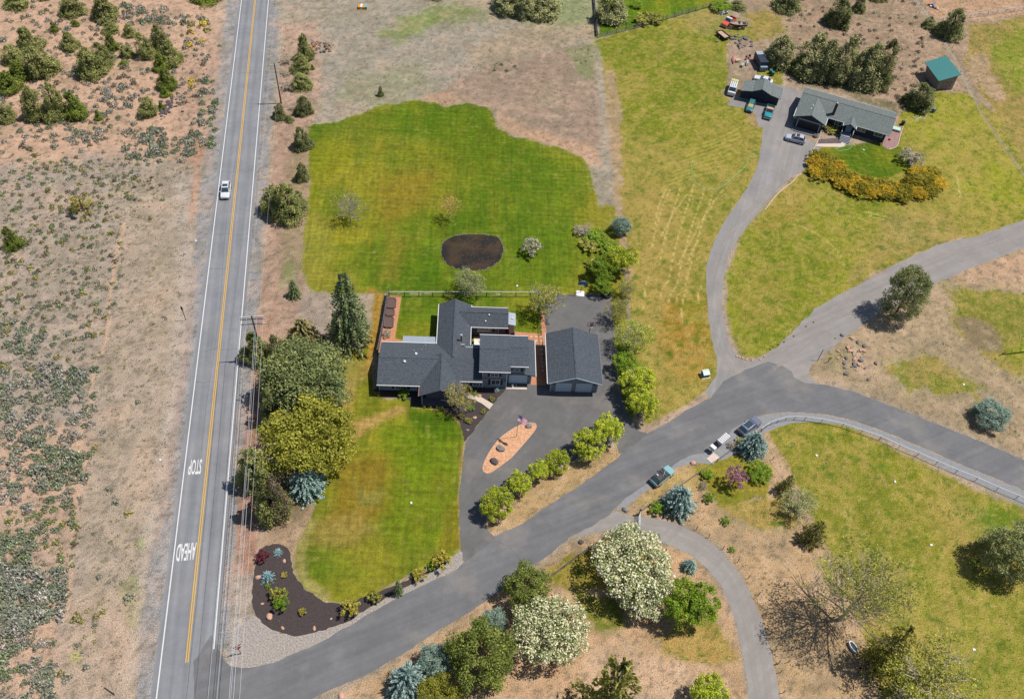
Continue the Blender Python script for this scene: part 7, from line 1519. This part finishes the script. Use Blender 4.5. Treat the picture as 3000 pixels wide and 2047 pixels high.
# patio furniture
cu = mat('cream_cushion', alb((250,244,230)), .8); e = empty('sofa', HP(-6.15,5.9), YH, 'cream corner sofa on the patio slab', 'sofa')
MB().box(-.45,.35,-1.2,1.0,.1,.45).build('seat', cu, e); MB().box(-.6,-.45,-1.2,1.6,.1,.8).build('backrest', cu, e); MB().box(-.45,1.9,1.0,1.6,.1,.45).build('seat', cu, e)
for k in range(2): MB().box(.3+k*.85,1.05+k*.85,1.05,1.55,.45,.6).build('cushion', whiteP if False else cu, e)
table_e = empty('grill', HP(-5.5,5.0), YH, 'dark covered grill beside the cream sofa', 'grill'); MB().box(-.5,.5,-.3,.3,.3,1.0).tube((-.5,0,1.0),(.5,0,1.0),.28,n=10).build('lid', mat('navy_cover', alb((50,80,120)), .7), table_e); MB().box(-.45,.45,-.28,.28,.12,.3).build('base', trimB, table_e)
chair(HP(-3.3,8.0), 3.1, 'dark lounge chair in the shade under the north-east wing', trimB, None, 1.3); chair(HP(-2.2,8.0), 3.1, 'second dark lounge chair beside the planter', trimB, None, 1.3)
# transformer box, mail boxes
q = G(2065,1100); e = empty('utility_box', q, .3, 'green utility transformer box on the dry lawn near the side road', 'utility box'); MB().box(-.6,.6,-.55,.55,0,.9).build('body', mat('box_green', alb((110,150,120)), .6), e); MB().add([(-.62,-.58,.9),(.62,-.58,.9),(.62,.1,1.15),(-.62,.1,1.15),(.62,.58,1.1),(-.62,.58,1.1)], [(0,1,2,3),(3,2,4,5)]).build('lid', mat('box_lid', alb((214,232,216)), .5), e); MB().box(-.8,.8,-.75,.75,0,.08).build('pad', conc, e)
mb0, mb1 = G(2106+2,1297,1.0), G(2131,1277,1.0); dd = (mb1-mb0); an = math.atan2(dd.y, dd.x); st_m = empty('mailbox_stand', ((mb0.x+mb1.x)/2, (mb0.y+mb1.y)/2, 0), an, 'wooden rail carrying the row of white mailboxes', 'mailbox stand')
L5 = dd.length+.5; MB().box(-L5/2,L5/2,-.12,.12,.95,1.03).build('rail', wood, st_m); MB().box(-L5/2+.3,-L5/2+.42,-.06,.06,0,.95).build('post', wood, st_m); MB().box(L5/2-.42,L5/2-.3,-.06,.06,0,.95).build('post', wood, st_m)
ord_ = ['first mailbox at the lower left of the row of six','second mailbox from the lower left','third mailbox from the lower left','fourth mailbox from the lower left','fifth mailbox from the lower left','last mailbox at the upper right of the row, nearest the grey car']
for k in range(6):
    t = (k+.5)/6; p = Vector((mb0.x, mb0.y, 0)).lerp(Vector((mb1.x, mb1.y, 0)), -.06+1.12*t); e = empty('mailbox', (p.x, p.y, 1.03), an, ord_[k], 'mailbox', 'white mailboxes in a row')
    MB().box(-.19,.19,-.52,.52,0,.26).tube((0,-.52,.25),(0,.52,.25),.19,n=12).build('body', trim_w, e); MB().box(-.17,.17,.522,.545,.02,.32).build('door', whitep, e)
q = G(2084,1322); e = empty('mailbox', (q.x, q.y, 0), an, 'single larger white parcel box on its pedestal', 'mailbox'); MB().box(-.12,.12,-.12,.12,0,.8).build('pedestal', greyP, e); MB().box(-.32,.32,-.5,.5,.8,1.5).build('body', trim_w, e)
q = G(2083,1329); o = MB().box(-.95,.95,-.7,.7,.0,.1).build('concrete_block', conc, None, (q.x+.3, q.y-.9, .0)); o.rotation_euler = (0,0,an); tag(o, 'cream concrete pad below the parcel box', 'concrete pad')
q = G(2497,1897); e = empty('bathtub', q, math.radians(-62), 'old white bathtub used as water trough in the dry grass', 'bathtub'); n = 16; P = [(math.cos(k*6.283/n)*.9, math.sin(k*6.283/n)*.42) for k in range(n)]
MB().add([(x,y,.6) for x,y in P]+[(x*.86,y*.8,.6) for x,y in P]+[(x*.75,y*.65,.2) for x,y in P]+[(x*.85,y*.85,0) for x,y in P], [(k,(k+1)%n,n+(k+1)%n,n+k) for k in range(n)]+[(n+k,n+(k+1)%n,2*n+(k+1)%n,2*n+k) for k in range(n)]+[(3*n+k,3*n+(k+1)%n,(k+1)%n,k) for k in range(n)]+[tuple(2*n+k for k in range(n))]).build('tub', trim_w, e); MB().add([(x*.8,y*.72,.4) for x,y in P], [tuple(range(n))]).build('water', glass, e)
# hoses
def hose(pts, label, m, r=.035):
    P = smooth_line([(*p[:2], .04) for p in pts], 6); mb = MB(); o0 = P[0].copy()
    for a, b in zip(P[:-1], P[1:]): mb.tube(a-o0, b-o0, r, n=5, caps=False)
    tag(mb.build('garden_hose', m, None, o0), label, 'hose')
hm = mat('green_hose', alb((120,220,150)), .5)
T20 = lambda x, y: D(1162+x/4, y/4); T21 = lambda x, y: D(1162+x/4, 396.6+y/4)
hose([T20(2225,1412), T20(2150,1440), T20(2130,1490), T20(2080,1550), T21(2000,30), T21(1920,100), T21(1800,135), T21(1700,105), T21(1645,50), T21(1635,-20), T20(1625,1500), T20(1640,1450)], 'long green hose curving over the east meadow', hm, .045)
N_ = lambda x, y: G(2300+x/6.1, 240+y/6.1)
hose([N_(1080,1110), N_(1060,1160), N_(980,1170), N_(910,1200), N_(950,1240), N_(1030,1225), N_(1120,1210), N_(1180,1170), N_(1180,1110), N_(1130,1080)], 'looped green hose on the small lawn by the bungalow steps', hm, .06)
# bungalow path, bed, edging
sheet('concrete_path', [N_(*p) for p in [(545,1150),(580,1110),(1000,1105),(1000,1035),(1110,1035),(1060,1150),(1000,1168),(700,1165)]], .05, conc, drop=.05)
sheet('rock_bed', [N_(*p) for p in [(600,1030),(980,1000),(1000,1100),(590,1105)]], .03, mat('dark_rock_bed', alb((110,98,96)), .95, 3, .5, bump=.5))
sheet('rock_bed', [N_(*p) for p in [(1770,960),(1900,780),(2090,800),(2030,1060),(2000,1140),(1850,1215),(1740,1150)]], .03, mat('mauve_rock_bed', alb((170,134,130)), .95, 3, .4, bump=.5))
edm = mat('pale_edging', alb((240,214,190)), .8)
def curb(pts, label): 
    P = smooth_line([(*p[:2], 0) for p in pts], 3); mb = MB()
    for a, b in zip(P[:-1], P[1:]): mb.tube(a+Vector((0,0,.05)), b+Vector((0,0,.05)), .1, n=4, caps=False)
    tag(mb.build('edging', edm), label, 'edging')
curb([N_(445,1340), N_(500,1220), N_(555,1110), N_(610,1000)], 'pale edging between gravel drive and the small lawn'); curb([N_(1850,1215), N_(2000,1150), N_(2050,980), N_(2110,800)], 'pale edging around the mauve rock bed')
curb([D(1736,477), D(1765,440), D(1800,412), D(1812,398), D(1840,388)], 'pale edging where the drive meets the golden hedge')
q = N_(1965,860); e = empty('cold_frame', q, nT, 'pale green glass cold frame behind the bungalow corner', 'cold frame'); MB().box(-1.1,1.1,-.7,.7,0,.5).build('base', wood, e); MB().box(-1.05,1.05,-.65,.65,.5,.56).build('lid', mat('mint_glass', alb((200,240,224)), .3), e)
q = N_(1865,1040); e = empty('garden_stool', q, 0, 'small orange-pink garden ornament in the mauve rock bed', 'ornament'); MB().tube((0,0,0),(0,0,.5),.3,.22,n=10).build('body', mat('coral_paint', alb((240,130,110)), .6), e)
q = G(2692,347); e = empty('swing_frame', q, .2, 'white folding frame lying on the lawn below the teal roofed shed', 'frame'); MB().tube((-1.3,.5,.1),(1.3,-.5,.1),.05,n=5).tube((-1.2,-.6,.1),(1.2,.5,.1),.05,n=5).tube((1.2,.5,.1),(1.3,-.5,.1),.05,n=5).tube((-1.3,.5,.1),(-1.2,-.6,.1),.05,n=5).build('bars', trim_w, e)
q = N_(540,985); e = empty('planter', q, 0, 'round planter pot at the bungalow garage corner', 'planter'); MB().tube((0,0,0),(0,0,.5),.4,.55,n=12).build('pot', mat('olive_pot', alb((170,170,120)), .7), e); MB().tube((0,0,.5),(0,0,.56),.48,n=12).build('soil', soil, e)
# play tower at the top of the field, colourful toys top right, sprinkler, panels
q = G(1063,25); e = empty('playhouse', q, .1, 'orange and white play blocks at the top of the open field', 'play blocks'); om = mat('toy_orange', alb((240,160,40)), .6)
for k, (x, m_) in enumerate([(-.9,om),(-.3,trim_w),(.3,om),(.9,mat('toy_teal', alb((120,190,200)), .6))]): MB().box(x-.27,x+.27,-.8,.8,0,.7+.1*(k % 2)).build('block', m_, e)
MB().box(-1.3,1.3,-1.0,1.0,0,.06).build('mat', mat('toy_base', alb((214,170,80)), .8), e)
q = G(2729,20); e = empty('play_set', q, -.5, 'blue and red toy heap in the dirt yard at the top right', 'play set'); tb = mat('toy_blue', alb((90,130,170)), .6); trd = mat('toy_red', alb((200,90,70)), .6)
for x, y, s, m_ in [(-.8,.2,.6,trd),(0,.4,.8,tb),(.5,-.2,.6,tb),(1.2,-.4,.5,trd),(-.2,-.5,.5,trim_w),(1.8,-.5,.45,trim_w)]: MB().box(x-s/2,x+s/2,y-s/2,y+s/2,0,s*.8).build('toy', m_, e)
for px, lb in [((1205,1473),'white sprinkler box on the front lawn'),((1515,838),'white valve cover on the lawn by the fence'),((2530,440),'round white cover on the bungalow lawn'),((2392,1334),'white cover plate on the inner meadow'),((2622,1411),'pair of white plates on the inner meadow'),((2823,1127),'pale cover in the meadow above the bend'),((2728,1596),'white square cover in the eastern meadow'),((2853,1902),'white slanted cover in the lower meadow'),((574,706),'white scrap beside the highway'),((555,396),'white scrap in the roadside scrub'),((470,1347),'white rock near the left verge')]:
    q = G(*px); o = MB().box(-.2,.2,-.14,.14,.0,.12).build('cover_plate', trim_w, None, (q.x, q.y, 0)); o.rotation_euler = (0,0,rnd.uniform(0,3)); tag(o, lb, 'cover plate')
